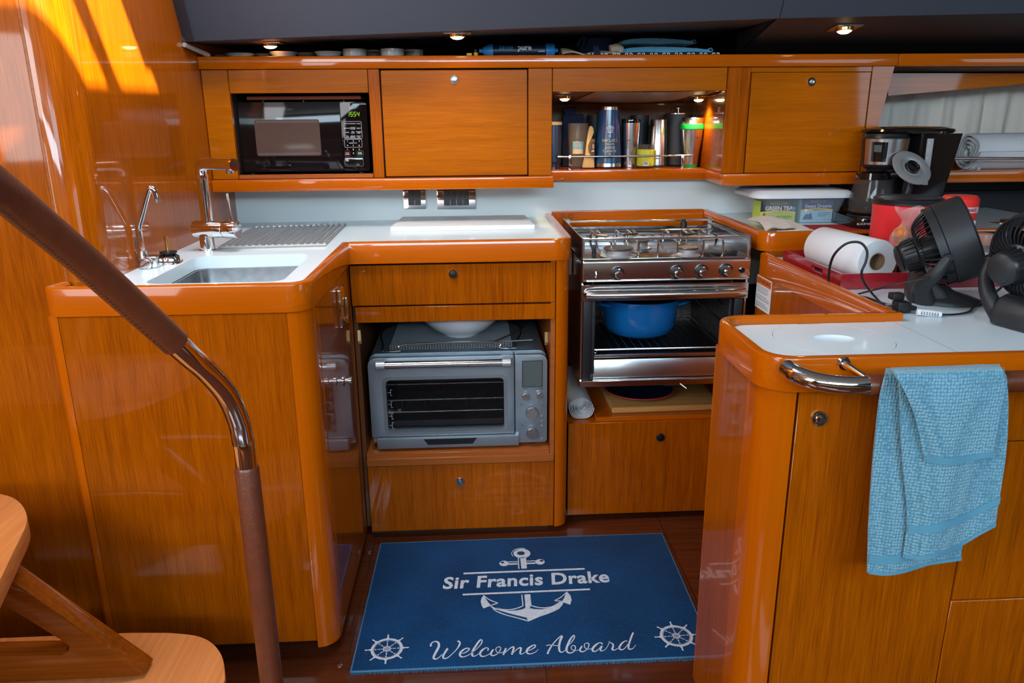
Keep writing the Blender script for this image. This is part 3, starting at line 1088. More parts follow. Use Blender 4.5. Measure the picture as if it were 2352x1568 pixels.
build('niche_side', MB().box(0.205, 0.217, YD + 0.004, 2.46, 0.03, 0.803), 'raw_edge', dc)
build('niche_floor', MB().box(-0.3095, 0.2045, YD + 0.004, 2.46, 0.2450, 0.2630), 'raw_edge', dc, bevel=0.002, seg=1)
build('niche_floor_edge', MB().box(-0.3090, 0.2160, YD - 0.006, YD + 0.0035, 0.2290, 0.2520), 'raw_edge', dc, bevel=0.002, seg=1)
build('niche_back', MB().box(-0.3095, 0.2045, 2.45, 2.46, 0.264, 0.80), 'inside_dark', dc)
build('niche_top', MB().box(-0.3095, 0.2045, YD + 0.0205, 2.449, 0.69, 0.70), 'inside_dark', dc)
d2 = build('drawer_front', MB().box(-0.3080, 0.2165, YD, YD + 0.018, 0.022, 0.2265), 'teak_v', dc, bevel=0.001, seg=1)
p = PY(1057, 1106, YD)
push_knob(d2, V(p.x, YD, p.z), 0.0135, mat='steel', inner='steel')
pr = [(0.2185, YD - 0.001)]
for k in range(11):
    a = math.radians(-90 + 90 * k / 10)
    pr.append((0.2185 + 0.038 * math.cos(a), 1.999 + 0.038 * math.sin(a)))
pr += [(0.2565, 2.10), (0.2185, 2.10)]
build('post', MB().plan(pr, 0.020, 0.803), 'solid_v', dc)
build('end_panel', MB().box(0.245, 0.256, 2.1005, 2.50, 0.020, 0.803), 'teak_v', dc)
build('toe_kick', MB().box(-0.3095, 0.2045, YD + 0.03, YD + 0.045, 0.0, 0.021), 'inside_dark', dc)
for (px, py, xx) in ((822, 775, -0.3095), (1258, 778, 0.2045)):   # small wooden turn-buttons
    q = PX(px, py, xx)
    s = 1 if xx < 0 else -1
    build('catch', MB().prism([V(xx, q.y, q.z + 0.02), V(xx, q.y + 0.012, q.z + 0.004), V(xx, q.y + 0.008, q.z - 0.02), V(xx, q.y - 0.006, q.z - 0.008)], (0.008 * s, 0, 0)), 'pale_wood', dc)

# ================================================================== stove bay
sbay = thing('stove_bay', (0.51, 2.3, 0), 'teak drawer cabinet with black latch under the gas stove', 'cabinet')
d3 = build('drawer_front', MB().box(0.2640, 0.7700, 2.02, 2.038, 0.022, 0.3160), 'teak_v', sbay, bevel=0.001, seg=1)
p = PY(1517, 1004, 2.02)
push_knob(d3, V(p.x, 2.02, p.z), 0.0125, mat='black_plastic', inner='black_gloss')
build('shelf', MB().box(0.2640, 0.7700, 2.0385, 2.50, 0.296, 0.3155), 'solid_h', sbay)
build('raised_shelf', MB().box(0.3450, 0.7700, 2.030, 2.50, 0.3162, 0.3290), 'solid_h', sbay, bevel=0.001, seg=1)
build('toe_kick', MB().box(0.2640, 0.7700, 2.06, 2.075, 0.0, 0.021), 'mahogany', sbay)
build('back_panel', MB().box(0.2640, 0.7700, 2.501, 2.512, 0.10, 0.80), 'inside_dark', sbay)
bf = build('back_board', MB().box(0.2630, 0.7720, 2.518, 2.534, 0.780, 0.866), 'solid_h', sbay, bevel=0.003)
# printed warning symbols on the back board
for px in (1293, 1310.5):
    c = PY(px, 496, 2.5178)
    w = 0.0085
    art = MB()
    for (a, b, c2, d) in ((-w, w, -w, -w + 0.0007), (-w, w, w - 0.0007, w), (-w, -w + 0.0007, -w, w), (w - 0.0007, w, -w, w)):
        art.box(c.x + a, c.x + b, 2.5174, 2.5179, c.z + c2, c.z + d)
    if px < 1300:
        tri = [V(c.x - 0.0055, 2.5176, c.z - 0.005), V(c.x + 0.0055, 2.5176, c.z - 0.005), V(c.x, 2.5176, c.z + 0.0055)]
        for i in range(3):
            art.cyl(tri[i], tri[(i + 1) % 3], 0.0005, n=4)
        art.box(c.x - 0.0004, c.x + 0.0004, 2.5174, 2.5179, c.z - 0.002, c.z + 0.002)
    else:
        for s in (-1, 1):
            P = [V(c.x, 2.5176, c.z - 0.004), V(c.x + s * 0.0035, 2.5176, c.z - 0.0045), V(c.x + s * 0.006, 2.5176, c.z - 0.005), V(c.x + s * 0.006, 2.5176, c.z + 0.003), V(c.x + s * 0.003, 2.5176, c.z + 0.0045), V(c.x, 2.5176, c.z + 0.004)]
            for i in range(6):
                art.cyl(P[i], P[(i + 1) % 6], 0.0004, n=4)
    build('printed_symbol', art, 'black_print', bf)

# ================================================================== raised side counter behind the island
rc = thing('raised_counter', (1.2, 2.25, 0.80), 'white raised side counter with rounded varnished edging right of the stove', 'worktop')
build('surface', MB().plan([(0.792, 2.01), (1.80, 2.01), (1.80, 2.594), (1.216, 2.594), (1.2155, yback(1.2155) - 0.001), (0.792, yback(0.792) - 0.001)], ZC - 0.03, ZC), 'corian', rc, smooth=False)
path = rpoly([(0.7725, 2.534), (0.7725, 1.985, 0.04), (1.80, 1.985)], 8)
build('edging', strip(MB(), path, offset_path(path, 0.020), 0.812, 0.864), 'solid_h', rc)
build('corner_stop', MB().prism([PY(1946, 478, 2.50), PY(1992, 481, 2.50), V(PY(1992, 481, 2.5).x, 2.50, ZC), V(PY(1946, 478, 2.5).x, 2.50, ZC)], (0.01, 0.06, 0)), 'solid_h', rc, bevel=0.002)
build('front_panel', MB().box(0.790, 1.80, 1.998, 2.010, 0.60, 0.811), 'teak_h', rc)

# ================================================================== island and lower side counter
ZI, ZF = 0.795, 0.810
il = thing('island_worktop', (0.9, 1.3, 0.756), 'white island worktop with round fridge lid and varnished fiddle edging', 'worktop')
lidc, lidr = (0.612, 1.2180), 0.0985
hole = [(lidc[0] + lidr * math.cos(2 * math.pi * k / 48), lidc[1] + lidr * math.sin(2 * math.pi * k / 48)) for k in range(48)]
outer = rpoly([(0.455, 1.083, 0.04), (2.3, 1.083), (2.3, 1.996), (0.790, 1.996), (0.790, 1.3400), (0.755, 1.3150), (0.455, 1.3150, 0.04)], 6)
build('surface', plate(outer, [hole], ZI - 0.025, ZI), 'corian', il, smooth=False)
hh = [(0.612 + 0.036 * math.cos(2 * math.pi * k / 32), 1.216 + 0.024 * math.sin(2 * math.pi * k / 32)) for k in range(32)]
rim = [(lidc[0] + (lidr - 0.0009) * math.cos(2 * math.pi * k / 48), lidc[1] + (lidr - 0.0009) * math.sin(2 * math.pi * k / 48)) for k in range(48)]
lid = build('fridge_lid', plate(rim, [hh], ZI - 0.022, ZI), 'corian', il, smooth=False)
cup = MB()
rr = []
for z, s in ((ZI - 0.0005, 1.0), (ZI - 0.003, 0.88), (ZI - 0.005, 0.68), (ZI - 0.006, 0.3)):
    rr.append([V(0.612 + (x - 0.612) * s, 1.216 + (y - 1.216) * s, z) for x, y in hh])
fs = []
for k in range(3):
    fs += [(k * 32 + i, k * 32 + (i + 1) % 32, (k + 1) * 32 + (i + 1) % 32, (k + 1) * 32 + i) for i in range(32)]
fs.append(tuple(96 + i for i in range(32)))
cup.add([p for r in rr for p in r], fs)
build('finger_pull', cup, 'corian', lid)
build('lid_bottom', MB().lathe([(lidr + 0.004, 0), (lidr + 0.004, 0.002), (0, 0.002)], 32, Matrix.Translation((lidc[0], lidc[1], ZI - 0.028))), 'seam_dark', il)
build('joint_line', MB().box(0.7722, 0.7732, 1.085, 1.314, ZI, ZI + 0.0002), 'grey_silicone', il)
path = rpoly([(0.7720, 1.984), (0.7720, 1.335), ], 4)
path = [(0.7720, 1.984), (0.7720, 1.3350)]
build('edging', strip(MB(), path, offset_path(path, 0.018), 0.752, ZF), 'solid_y', il)
path = rpoly([(0.7905, 1.3350), (0.437, 1.3350, 0.055), (0.437, 1.065, 0.055), (2.3, 1.065)], 8)
build('edging', strip(MB(), path, offset_path(path, 0.018), 0.756, ZF), 'solid_h', il)

ib = thing('island_cabinet', (0.75, 1.2, 0), 'glossy teak island cabinet with rounded post and tall door', 'cabinet')
pr = [(0.4950, 1.078)]
for k in range(11):
    a = math.radians(-90 - 90 * k / 10)
    pr.append((0.495 + 0.048 * math.cos(a), 1.126 + 0.048 * math.sin(a)))
pr += [(0.447, 1.160), (0.462, 1.160), (0.495, 1.110)]
build('post', MB().plan(pr, 0.0, 0.7555), 'solid_v', ib)
build('side_panel', MB().box(0.447, 0.462, 1.1605, 1.322, 0.018, 0.7555), 'teak_v', ib)
build('side_edge', MB().box(0.447, 0.462, 1.3222, 1.328, 0.018, 0.7555), 'solid_v', ib)
build('end_panel', MB().box(1.450, 2.29, 1.080, 1.098, 0.012, 0.7500), 'teak_v', ib, bevel=0.0012, seg=1)
build('inner_gap', MB().box(0.4955, 2.29, 1.104, 1.116, 0.02, 0.7555), 'inside_dark', ib)
dd = build('door', MB().box(0.5000, 0.8020, 1.080, 1.098, 0.012, 0.7500), 'teak_v', ib, bevel=0.0012, seg=1)
p = PY(1880, 960, 1.080)
push_knob(dd, V(p.x, 1.080, p.z), 0.0135, mat='chrome', inner='chrome')
for z0, z1 in ((0.6575, 0.750), (0.3640, 0.6555), (0.012, 0.3620)):
    build('drawer_front', MB().box(0.8040, 1.448, 1.080, 1.098, z0, z1), 'teak_v', ib, bevel=0.0012, seg=1)
build('inboard_panel', MB().box(0.774, 0.786, 1.3225, 1.997, 0.02, 0.7515), 'teak_v', ib)
build('back_panel', MB().box(0.462, 0.773, 1.310, 1.322, 0.02, 0.7555), 'teak_v', ib)
# printed warning sticker on the stove-side panel
stk = thing('warning_sticker', PX(1752, 670, 0.772), 'white warning sticker with orange heading on the panel beside the stove', 'sticker')
a, b = PX(1738, 634, 0.7738), PX(1768, 712, 0.7738)
y0, y1, zt, zb = 1.895, 1.998, 0.748, 0.660
build('sheet', MB().box(0.7732, 0.7739, y0, y1, zb, zt), 'paper_flat', stk, smooth=False)
build('heading_bar', MB().box(0.7729, 0.7733, y0 + 0.002, y1 - 0.002, zt - 0.022, zt - 0.002), 'warn_orange', stk, smooth=False)
F = frame(V(0.7727, (y0 + y1) / 2 - 0.008, zt - 0.012), (0, -1, 0), (0, 0, 1))
build('heading_text', text_mb('WARNING', 0.018, F, 0.0002, xscale=0.95), 'black_print', stk, smooth=False)
tri = MB()
for i in range(3):
    P = [V(0.7728, y1 - 0.006, zt - 0.018), V(0.7728, y1 - 0.018, zt - 0.018), V(0.7728, y1 - 0.012, zt - 0.006)]
    tri.cyl(P[i], P[(i + 1) % 3], 0.0007, n=4)
build('warning_symbol', tri, 'black_print', stk)
ln = MB()
random.seed(3)
for k in range(12):
    if k in (4, 8):
        continue
    z = zt - 0.028 - k * 0.0048
    ln.box(0.7728, 0.7733, y0 + 0.006 + random.random() * 0.03, y1 - 0.006, z, z + 0.0016)
build('fine_print', ln, 'grey_print', stk, smooth=False)

# ---- island grab rail
RG = 1.0
rl = thing('grab_rail', (0.7, RG, 0.78), 'chrome grab rail with brown leather grip along island front', 'rail')
zr = PY(2000, 884, RG).z
pth = spline([V(0.468, 1.060, zr + 0.008), V(0.474, 1.032, zr + 0.006), V(0.495, 1.010, zr + 0.003), V(0.530, 1.0015, zr), V(0.562, RG, zr)], 8)
build('chrome_end', MB().tube(pth, 0.0135, 20), 'chrome', rl)
build('leather_grip', MB().tube([V(0.5605, RG, zr), V(0.563, RG, zr), V(0.9, RG, zr), V(1.5, RG, zr)], [0.0145, 0.0158, 0.0158, 0.0158], 20), 'leather', rl)
q = PY(1935, 862, 1.063)
build('bracket', MB().cyl(V(q.x, 1.0645, zr + 0.012), V(q.x + 0.012, RG + 0.008, zr + 0.004), 0.006, 0.005), 'chrome', rl)
build('bracket_flange', MB().cyl(V(q.x, 1.0645, zr + 0.012), V(q.x, 1.060, zr + 0.012), 0.011, 0.009), 'chrome', rl)


# ================================================================== gas stove
YS = 2.0
sv = thing('gas_stove', (0.52, 2.2, 0.44), 'stainless gimballed gas stove with three burners, fence rails and open oven', 'stove')
SX0, SX1 = 0.292, 0.747
cpn = build('control_panel', MB().box(SX0 - 0.002, SX1 + 0.002, 1.984, 2.02, 0.737, 0.796), 'steel_soft', sv, bevel=0.007, seg=3)
build('panel_lip', MB().box(SX0 + 0.01, SX1 - 0.01, 1.979, 1.985, 0.7385, 0.7425), 'steel_soft', cpn, bevel=0.002)
for px, py in ((1418, 627), (1554, 624), (1611, 622), (1667, 620)):
    c = PY(px, py, 1.984)
    M = Matrix.Translation((c.x, 1.984, c.z)) @ Matrix.Rotation(math.pi / 2, 4, 'X')
    kb = build('burner_knob', MB().lathe([(0.0185, 0), (0.0185, 0.004), (0.016, 0.007), (0.013, 0.008)], 28, M), 'black_plastic', cpn)
    off = -0.002
    M2 = M @ Matrix.Translation((0.0015, off, 0))
    build('knob_cap', MB().lathe([(0.011, 0.006), (0.0105, 0.026), (0.009, 0.028), (0, 0.028)], 24, M2), 'steel_soft', kb)
    build('knob_pointer', MB().box(-0.003, 0.003, 0.004, 0.0165, 0.006, 0.022).xform(M2), 'chrome', kb, bevel=0.001)
c = PY(1704, 620, 1.984)
build('igniter_button', MB().lathe([(0.0075, 0), (0.0075, 0.004), (0.005, 0.005), (0.004, 0.003), (0, 0.003)], 18, Matrix.Translation((c.x, 1.984, c.z)) @ Matrix.Rotation(math.pi / 2, 4, 'X')), 'black_gloss', cpn)
c = PY(1369, 630, 1.9835)
mk = MB()
for dx in (-0.010, 0.010):
    for a, b, d, e in ((-0.003, 0.003, -0.004, -0.0033), (-0.003, 0.003, 0.0033, 0.004), (-0.003, -0.0024, -0.004, 0.004), (0.0024, 0.003, -0.004, 0.004)):
        mk.box(c.x + dx + a, c.x + dx + b, 1.9832, 1.9841, c.z + 0.003 + d, c.z + 0.003 + e)
build('printed_symbol', mk, 'black_print', cpn, smooth=False)
build('flame_lever', MB().tube([V(c.x, 1.984, c.z + 0.006), V(c.x, 1.972, c.z), V(c.x, 1.972, c.z - 0.008), V(c.x, 1.984, c.z - 0.010)], 0.0024, 8), 'chrome', cpn)
# hob
ZH = 0.800
hb = build('hob_plate', MB().box(SX0, SX1, 1.99, 2.42, 0.790, ZH), 'hob_steel', sv, bevel=0.002)
vl = build('vent_ledge', MB().box(SX0 + 0.008, SX1 - 0.004, 2.28, 2.345, ZH + 0.0002, 0.812), 'steel', hb, bevel=0.001)
vs = MB()
for k in range(15):
    x = SX0 + 0.028 + k * 0.0285
    vs.prism([V(x, 2.297, 0.8121), V(x + 0.011, 2.297, 0.8121), V(x + 0.011, 2.328, 0.8121), V(x, 2.328, 0.8121)], (0, 0, 0.0004))
build('vent_slots', vs, 'black_print', vl, smooth=False)
build('back_plate', MB().box(SX0, SX1, 2.415, 2.42, ZH, 0.826), 'hob_steel', hb)
for px, py, r, nm in ((1420, 588, 0.043, 1), (1465, 569, 0.034, 1), (1580, 587, 0.029, 1)):
    c = PZ(px, py, ZH)
    c = V(c.x, min(c.y, 2.24), ZH)
    M = Matrix.Translation(c)
    bn = build('burner', MB().lathe([(r * 1.12, 0.0005), (r * 1.15, 0.003), (r * 0.9, 0.006), (r * 0.82, 0.008), (r * 0.82, 0.018), (r * 0.9, 0.019)], 32, M), 'steel_grey', hb)
    build('burner_cap', MB().lathe([(r * 0.92, 0.0192), (r * 0.96, 0.022), (r * 0.90, 0.0245), (0, 0.0255)], 32, M), 'burner', bn)
# pan supports
ZP = 0.836
sup = []
def finger(x0, y0, x1, y1, x2=None, y2=None):
    P = [V(x0, y0, ZH + 0.001), V(x0, y0, ZP - 0.006), V(x0 + (x1 - x0) * 0.06, y0 + (y1 - y0) * 0.06, ZP), V(x1, y1, ZP)]
    if x2 is not None:
        P.append(V(x2, y2, ZP))
    build('pan_support', MB().tube(P, 0.0030, 8), 'burnt_wire' if x2 else 'steel_soft', hb)
fx = [PZ(x, 595, ZH).x for x in (1411, 1476, 1523, 1571, 1633, 1681)]
for i, x in enumerate(fx):
    finger(x, 2.025, x - 0.002 + 0.004 * (i % 2), 2.115 + 0.02 * (i % 2))
for px in (1358, 1400, 1425, 1508, 1548, 1590, 1640, 1690):
    x = PZ(px, 545, ZH).x
    finger(x, 2.262, x, 2.19)
finger(fx[0] - 0.02, 2.262, fx[0] - 0.02, 2.17, fx[0] + 0.012, 2.15)
finger(fx[1] + 0.03, 2.262, fx[1] + 0.03, 2.19, fx[1] - 0.012, 2.17)
finger(fx[4] + 0.02, 2.262, fx[4] + 0.02, 2.17, fx[4] - 0.015, 2.15)
build('support_frame', MB().tube([V(SX0 + 0.02, 2.265, ZP - 0.002), V(SX1 - 0.02, 2.265, ZP - 0.002)], 0.003, 8), 'steel_soft', hb)
# fence
fr = build('fence', MB().box(SX0, SX1 - 0.003, 1.995, 2.001, 0.8475, 0.8535), 'steel', sv, bevel=0.001, seg=1)
build('fence_bar', MB().box(SX0 + 0.002, SX1 - 0.003, 2.36, 2.366, 0.8475, 0.8535), 'steel', fr, bevel=0.001, seg=1)
for x in (SX0 + 0.001, SX1 - 0.007):
    build('fence_post', MB().box(x, x + 0.005, 1.9955, 2.0005, ZH, 0.847), 'steel', fr)
    build('fence_post', MB().box(x, x + 0.010, 2.356, 2.368, ZH, 0.858), 'steel', fr)
build('side_guard', MB().box(SX0 - 0.003, SX0, 1.993, 2.42, ZH - 0.004, 0.8545), 'hob_steel', fr)
build('side_guard', MB().box(SX1 - 0.0015, SX1, 1.993, 2.42, ZH - 0.004, 0.8545), 'hob_steel', fr)
for y in (2.02, 2.04):
    build('side_bar', MB().box(SX1 - 0.008, SX1 - 0.004, 2.001, 2.36, 0.840, 0.844), 'steel', fr) if y < 2.03 else None
build('pot_clamp', MB().box(0.322, 0.333, 2.018, 2.028, ZH, 0.832), 'black_plastic', fr, bevel=0.002)
build('pot_clamp', MB().box(0.690, 0.722, 2.02, 2.03, ZH + 0.001, 0.812), 'black_plastic', fr, bevel=0.003)
build('pot_clamp', MB().cyl(V(0.655, 2.33, ZH + 0.012), V(0.655, 2.33, 0.850), 0.012, 0.010, 12), 'black_plastic', fr)
build('pot_clamp', MB().cyl(V(0.655, 2.33, 0.850), V(0.655, 2.33, 0.858), 0.006, 0.006, 12), 'black_plastic', fr)
# oven body
ob = build('oven_body', MB().box(SX0 - 0.001, SX0 + 0.004, 2.0, 2.42, 0.440, 0.788).box(SX1 - 0.004, SX1 + 0.001, 2.0, 2.42, 0.440, 0.788)
           .box(SX0 + 0.004, SX1 - 0.004, 2.41, 2.42, 0.440, 0.788).box(SX0 + 0.004, SX1 - 0.004, 2.03, 2.409, 0.728, 0.736), 'steel_soft', sv, smooth=False)
build('cavity_floor', MB().box(SX0 + 0.02, SX1 - 0.02, 2.04, 2.405, 0.512, 0.516), 'oven_dark', ob)
build('cavity_lining', MB().box(SX0 + 0.034, SX0 + 0.038, 2.03, 2.405, 0.45, 0.727).box(SX1 - 0.034, SX1 - 0.030, 2.03, 2.405, 0.45, 0.727).box(SX0 + 0.038, SX1 - 0.034, 2.395, 2.40, 0.45, 0.727), 'burner', ob, smooth=False)
build('hinge_strip', MB().box(SX0 + 0.006, SX0 + 0.030, 2.002, 2.03, 0.452, 0.68), 'black_plastic', ob, bevel=0.002)
build('hinge_strip', MB().box(SX0 + 0.031, SX0 + 0.040, 2.006, 2.03, 0.470, 0.68), 'black_rubber', ob, bevel=0.001)
build('hinge_strip', MB().box(SX1 - 0.030, SX1 - 0.006, 2.002, 2.03, 0.452, 0.68), 'black_plastic', ob, bevel=0.002)
dh = build('door_top', MB().box(SX0, SX1 + 0.001, 1.988, 2.0, 0.684, 0.728), 'steel_soft', sv, bevel=0.001, seg=1)
hp = [V(0.300, 1.985, 0.704), V(0.306, 1.976, 0.704), V(0.33, 1.970, 0.704), V(0.52, 1.966, 0.704), V(0.70, 1.970, 0.704), V(0.732, 1.976, 0.704), V(0.739, 1.985, 0.704)]
build('door_handle', MB().tube(hp, [0.006, 0.0125, 0.0145, 0.0145, 0.0145, 0.0125, 0.006], 20), 'steel_soft', dh)
# rack, drip panel, bottom lip
zk = PY(1500, 800, 2.03).z
rk = build('oven_rack', MB().tube([V(0.335, 2.03, zk), V(0.71, 2.03, zk)], 0.0032, 8), 'steel_soft', ob)
build('rack_bar', MB().tube([V(0.335, 2.38, zk), V(0.71, 2.38, zk)], 0.0032, 8), 'steel_soft', rk)
for k in range(17):
    x = 0.34 + k * 0.0228
    build('rack_wire', MB().tube([V(x, 2.03, zk + 0.002), V(x, 2.38, zk + 0.002)], 0.0016, 6), 'steel_soft', rk)
build('rack_loop', MB().tube(spline([V(0.345, 2.035, zk), V(0.338, 2.02, zk - 0.006), V(0.330, 2.03, zk), V(0.335, 2.05, zk + 0.01), V(0.345, 2.10, zk + 0.05)], 5), 0.002, 6), 'steel_soft', rk)
for z in (0.60, 0.65):
    for x in (SX1 - 0.040,):
        build('side_runner', MB().tube([V(x, 2.05, z), V(x, 2.38, z)], 0.002, 6), 'steel_soft', ob)
build('support_bar', MB().box(SX0 + 0.038, SX1 - 0.036, 2.020, 2.028, zk - 0.022, zk - 0.012), 'steel', ob, bevel=0.001)
build('drip_panel', MB().prism([V(SX0 + 0.038, 2.012, 0.455), V(SX1 - 0.034, 2.012, 0.455), V(SX1 - 0.034, 2.024, 0.506), V(SX0 + 0.038, 2.024, 0.506)], (0, 0.012, 0)), 'steel', ob, bevel=0.001)
bl = build('bottom_lip', MB().box(SX0 - 0.002, SX1 + 0.001, 1.992, 2.03, 0.437, 0.4535), 'steel_soft', ob, bevel=0.001, seg=1)
c = PY(1545, 884, 1.992)
build('latch_slot', MB().box(c.x - 0.026, c.x + 0.026, 1.9914, 1.9921, c.z - 0.002, c.z + 0.002), 'black_print', bl, smooth=False)
build('latch_lever', MB().cyl(V(c.x + 0.022, 1.994, c.z + 0.002), V(c.x + 0.036, 1.975, c.z - 0.006), 0.003), 'steel', bl)
for x in (SX0 - 0.012, SX1 + 0.004):
    build('gimbal_bracket', MB().box(x, x + 0.008, 2.18, 2.24, 0.72, 0.79), 'steel', sv)
build('gimbal_arm', MB().cyl(V(0.2565, 2.21, 0.755), V(SX0 - 0.012, 2.21, 0.755), 0.008), 'steel', sv)
build('gimbal_arm', MB().cyl(V(SX1 + 0.012, 2.21, 0.755), V(0.7718, 2.21, 0.755), 0.008), 'steel', sv)

# blue casserole in the oven
zc0 = zk + 0.0036
pc = V(0.497, 2.20, zc0)
pt = thing('casserole', pc, 'glossy blue enamel casserole with loop handles on the oven rack', 'pot')
pm = MB().lathe([(0.0, 0.0), (0.085, 0.0), (0.098, 0.010), (0.108, 0.030), (0.115, 0.085), (0.122, 0.108), (0.124, 0.112), (0.119, 0.112), (0.112, 0.085), (0.10, 0.02), (0.0, 0.014)], 44, Matrix.Translation(pc))
build('body', pm, 'pot_blue', pt)
build('dark_lid', MB().lathe([(0.117, 0.104), (0.116, 0.110), (0.10, 0.113), (0, 0.114)], 40, Matrix.Translation(pc)), 'black_gloss', pt)
for s in (-1, 1):
    P = spline([V(pc.x + s * 0.100, pc.y - 0.055, pc.z + 0.094), V(pc.x + s * 0.132, pc.y - 0.045, pc.z + 0.100), V(pc.x + s * 0.146, pc.y, pc.z + 0.103), V(pc.x + s * 0.132, pc.y + 0.045, pc.z + 0.100), V(pc.x + s * 0.100, pc.y + 0.055, pc.z + 0.094)], 6)
    build('loop_handle', MB().tube(P, 0.010, 10, flat=0.5), 'pot_blue', pt)

# items on the shelf under the stove
def spiral_roll(c0, axis, r, L, turns, thick, sq=0.9):
    """rolled sheet, axis along 'axis' starting at c0"""
    n = turns * 26
    mb = MB()
    ax = Vector(axis).normalized()
    u = V(0, 0, 1)
    w = ax.cross(u).normalized()
    def fn(a, b):
        th = a * turns * 2 * math.pi
        rr = r * (0.10 + 0.90 * a) + 0.0008 * math.sin(5 * th)
        return c0 + w * rr * math.cos(th) + u * rr * sq * math.sin(th) + ax * (L * b + 0.003 * math.sin(3 * th) * (1 - b))
    mb.grid(fn, n, 1, thick)
    return mb
rc0 = PY(1342, 920, 2.045)
rr_ = 0.037
rw = build('rolled_liner', spiral_roll(V(0.305, 2.05, 0.3165 + rr_ * 0.92), (0, 1, 0), rr_, 0.30, 7, 0.0012), 'paper_flat')
tag(rw, 'rolled white shelf liner lying on the shelf under the stove', 'roll')
cb = MB().box(0, 0.33, 0, 0.24, 0, 0.018).xform(Matrix.Translation((0.396, 2.055, 0.3292)) @ Matrix.Rotation(0.02, 4, 'Z'))
tag(build('cutting_board', cb, 'bamboo', bevel=0.005, seg=3), 'thick bamboo cutting board lying under the stove', 'cutting board')
tp = thing('dinner_plate', (0.50, 2.16, 0.3474), 'dark plate with red rim lying on bamboo board under stove', 'plate')
Mt = Matrix.Translation((0.50, 2.175, 0.3474))
build('dish', MB().lathe([(0.0, 0.0), (0.06, 0.0), (0.085, 0.010), (0.108, 0.016), (0.108, 0.019), (0.083, 0.0135), (0.058, 0.004), (0, 0.004)], 40, Mt), 'navy_label', tp)
build('rim', MB().lathe([(0.1082, 0.0155), (0.1095, 0.0175), (0.1082, 0.0195), (0.104, 0.0187)], 40, Mt, cap=False), 'red_print', tp)

# ================================================================== toaster oven
to = thing('toaster_oven', (-0.045, 2.15, 0.263), 'brushed steel countertop toaster oven with glass door and four dials', 'oven')
OX0, OX1, OY, OZ0, OZ1 = -0.294, 0.199, 1.990, 0.275, 0.540
bx = MB()
prof = rpoly([(OX0, OZ0), (OX1, OZ0), (OX1, OZ1, 0.022), (OX0, OZ1, 0.022)], 5)
fx0, fx1, fz0, fz1 = -0.248, 0.078, 0.318, 0.472       # window opening
winp = rpoly([(fx0, fz0, 0.012), (fx1, fz0, 0.012), (fx1, fz1, 0.012), (fx0, fz1, 0.012)], 4)
pf = plate(prof, [winp], 0, 1)
RX = Matrix(((1, 0, 0, 0), (0, 0, 1, 0), (0, 1, 0, 0), (0, 0, 0, 1)))   # plan (x, y, h) -> (x, h, z)
def upright(outer, holes, y0, y1):
    m = plate(outer, holes, y0, y1)
    return m.xform(RX)
build('body', upright(prof, [], 2.02, 2.36).add([], []) if False else upright(prof, [rpoly([(OX0 + 0.012, OZ0 + 0.012), (OX1 - 0.09, OZ0 + 0.012), (OX1 - 0.09, OZ1 - 0.030), (OX0 + 0.012, OZ1 - 0.030)], 2)], 2.021, 2.36), 'oven_steel', to, smooth=True)
build('back', MB().box(OX0 + 0.01, OX1 - 0.01, 2.3605, 2.366, OZ0 + 0.01, OZ1 - 0.01), 'oven_dark', to)
XD = 0.1065
doorp = rpoly([(OX0, OZ0 + 0.030), (XD, OZ0 + 0.030), (XD, OZ1 - 0.004, 0.004), (OX0, OZ1 - 0.004, 0.022)], 5)
dp = build('door', upright(doorp, [winp], OY, 2.0205), 'oven_steel', to, bevel=0.003, seg=2)
build('door_glass', MB().box(fx0 - 0.004, fx1 + 0.004, OY + 0.016, OY + 0.018, fz0 - 0.004, fz1 + 0.004), 'dark_glass', dp, smooth=False)
wfm = upright(rpoly([(fx0 - 0.010, fz0 - 0.010, 0.02), (fx1 + 0.010, fz0 - 0.010, 0.02), (fx1 + 0.010, fz1 + 0.010, 0.02), (fx0 - 0.010, fz1 + 0.010, 0.02)], 5), [winp], OY - 0.0006, OY + 0.001)
build('window_bezel', wfm, 'oven_grey', dp)
zb = PY(1015, 836, OY - 0.03).z
xa, xb = PY(884, 838, OY - 0.03).x, PY(1153, 832, OY - 0.03).x
hnd = build('door_handle', MB().cyl(V(xa, OY - 0.03, zb), V(xb, OY - 0.03, zb), 0.0105, n=20), 'steel_soft', dp)
for s, xx in ((-1, xa), (1, xb)):
    build('handle_end', MB().cyl(V(xx, OY - 0.03, zb), V(xx + s * 0.024, OY - 0.03, zb), 0.0125, n=20).box(min(xx + s * 0.024, xx + s * 0.004), max(xx + s * 0.024, xx + s * 0.004), OY - 0.03, OY + 0.001, zb - 0.012, zb + 0.010), 'steel_grey', hnd, bevel=0.001, seg=1)
# cavity and racks
cav = MB()
cav.box(OX0 + 0.013, XD - 0.004, 2.34, 2.345, OZ0 + 0.013, OZ1 - 0.031)
build('cavity_back', cav, 'oven_dark', to, smooth=False)
for k, (z, hgt) in enumerate(((0.445, 0), (0.398, 0), (0.362, 0))):
    rk2 = build('rack', MB().tube([V(fx0 - 0.02, 2.03, z), V(fx1 + 0.01, 2.03, z)], 0.0022, 8).tube([V(fx0 - 0.02, 2.30, z), V(fx1 + 0.01, 2.30, z)], 0.0022, 8), 'steel_soft', to)
    if k == 1:
        rw2 = MB()
        for q in range(20):
            x = fx0 + 0.005 + q * 0.0165
            rw2.box(x - 0.0008, x + 0.0008, 2.03, 2.30, z - 0.0008, z + 0.0008).box(x - 0.0008, x + 0.0008, 2.029, 2.0305, z - 0.02, z)
        build('rack_wires', rw2, 'steel_soft', rk2, smooth=False)
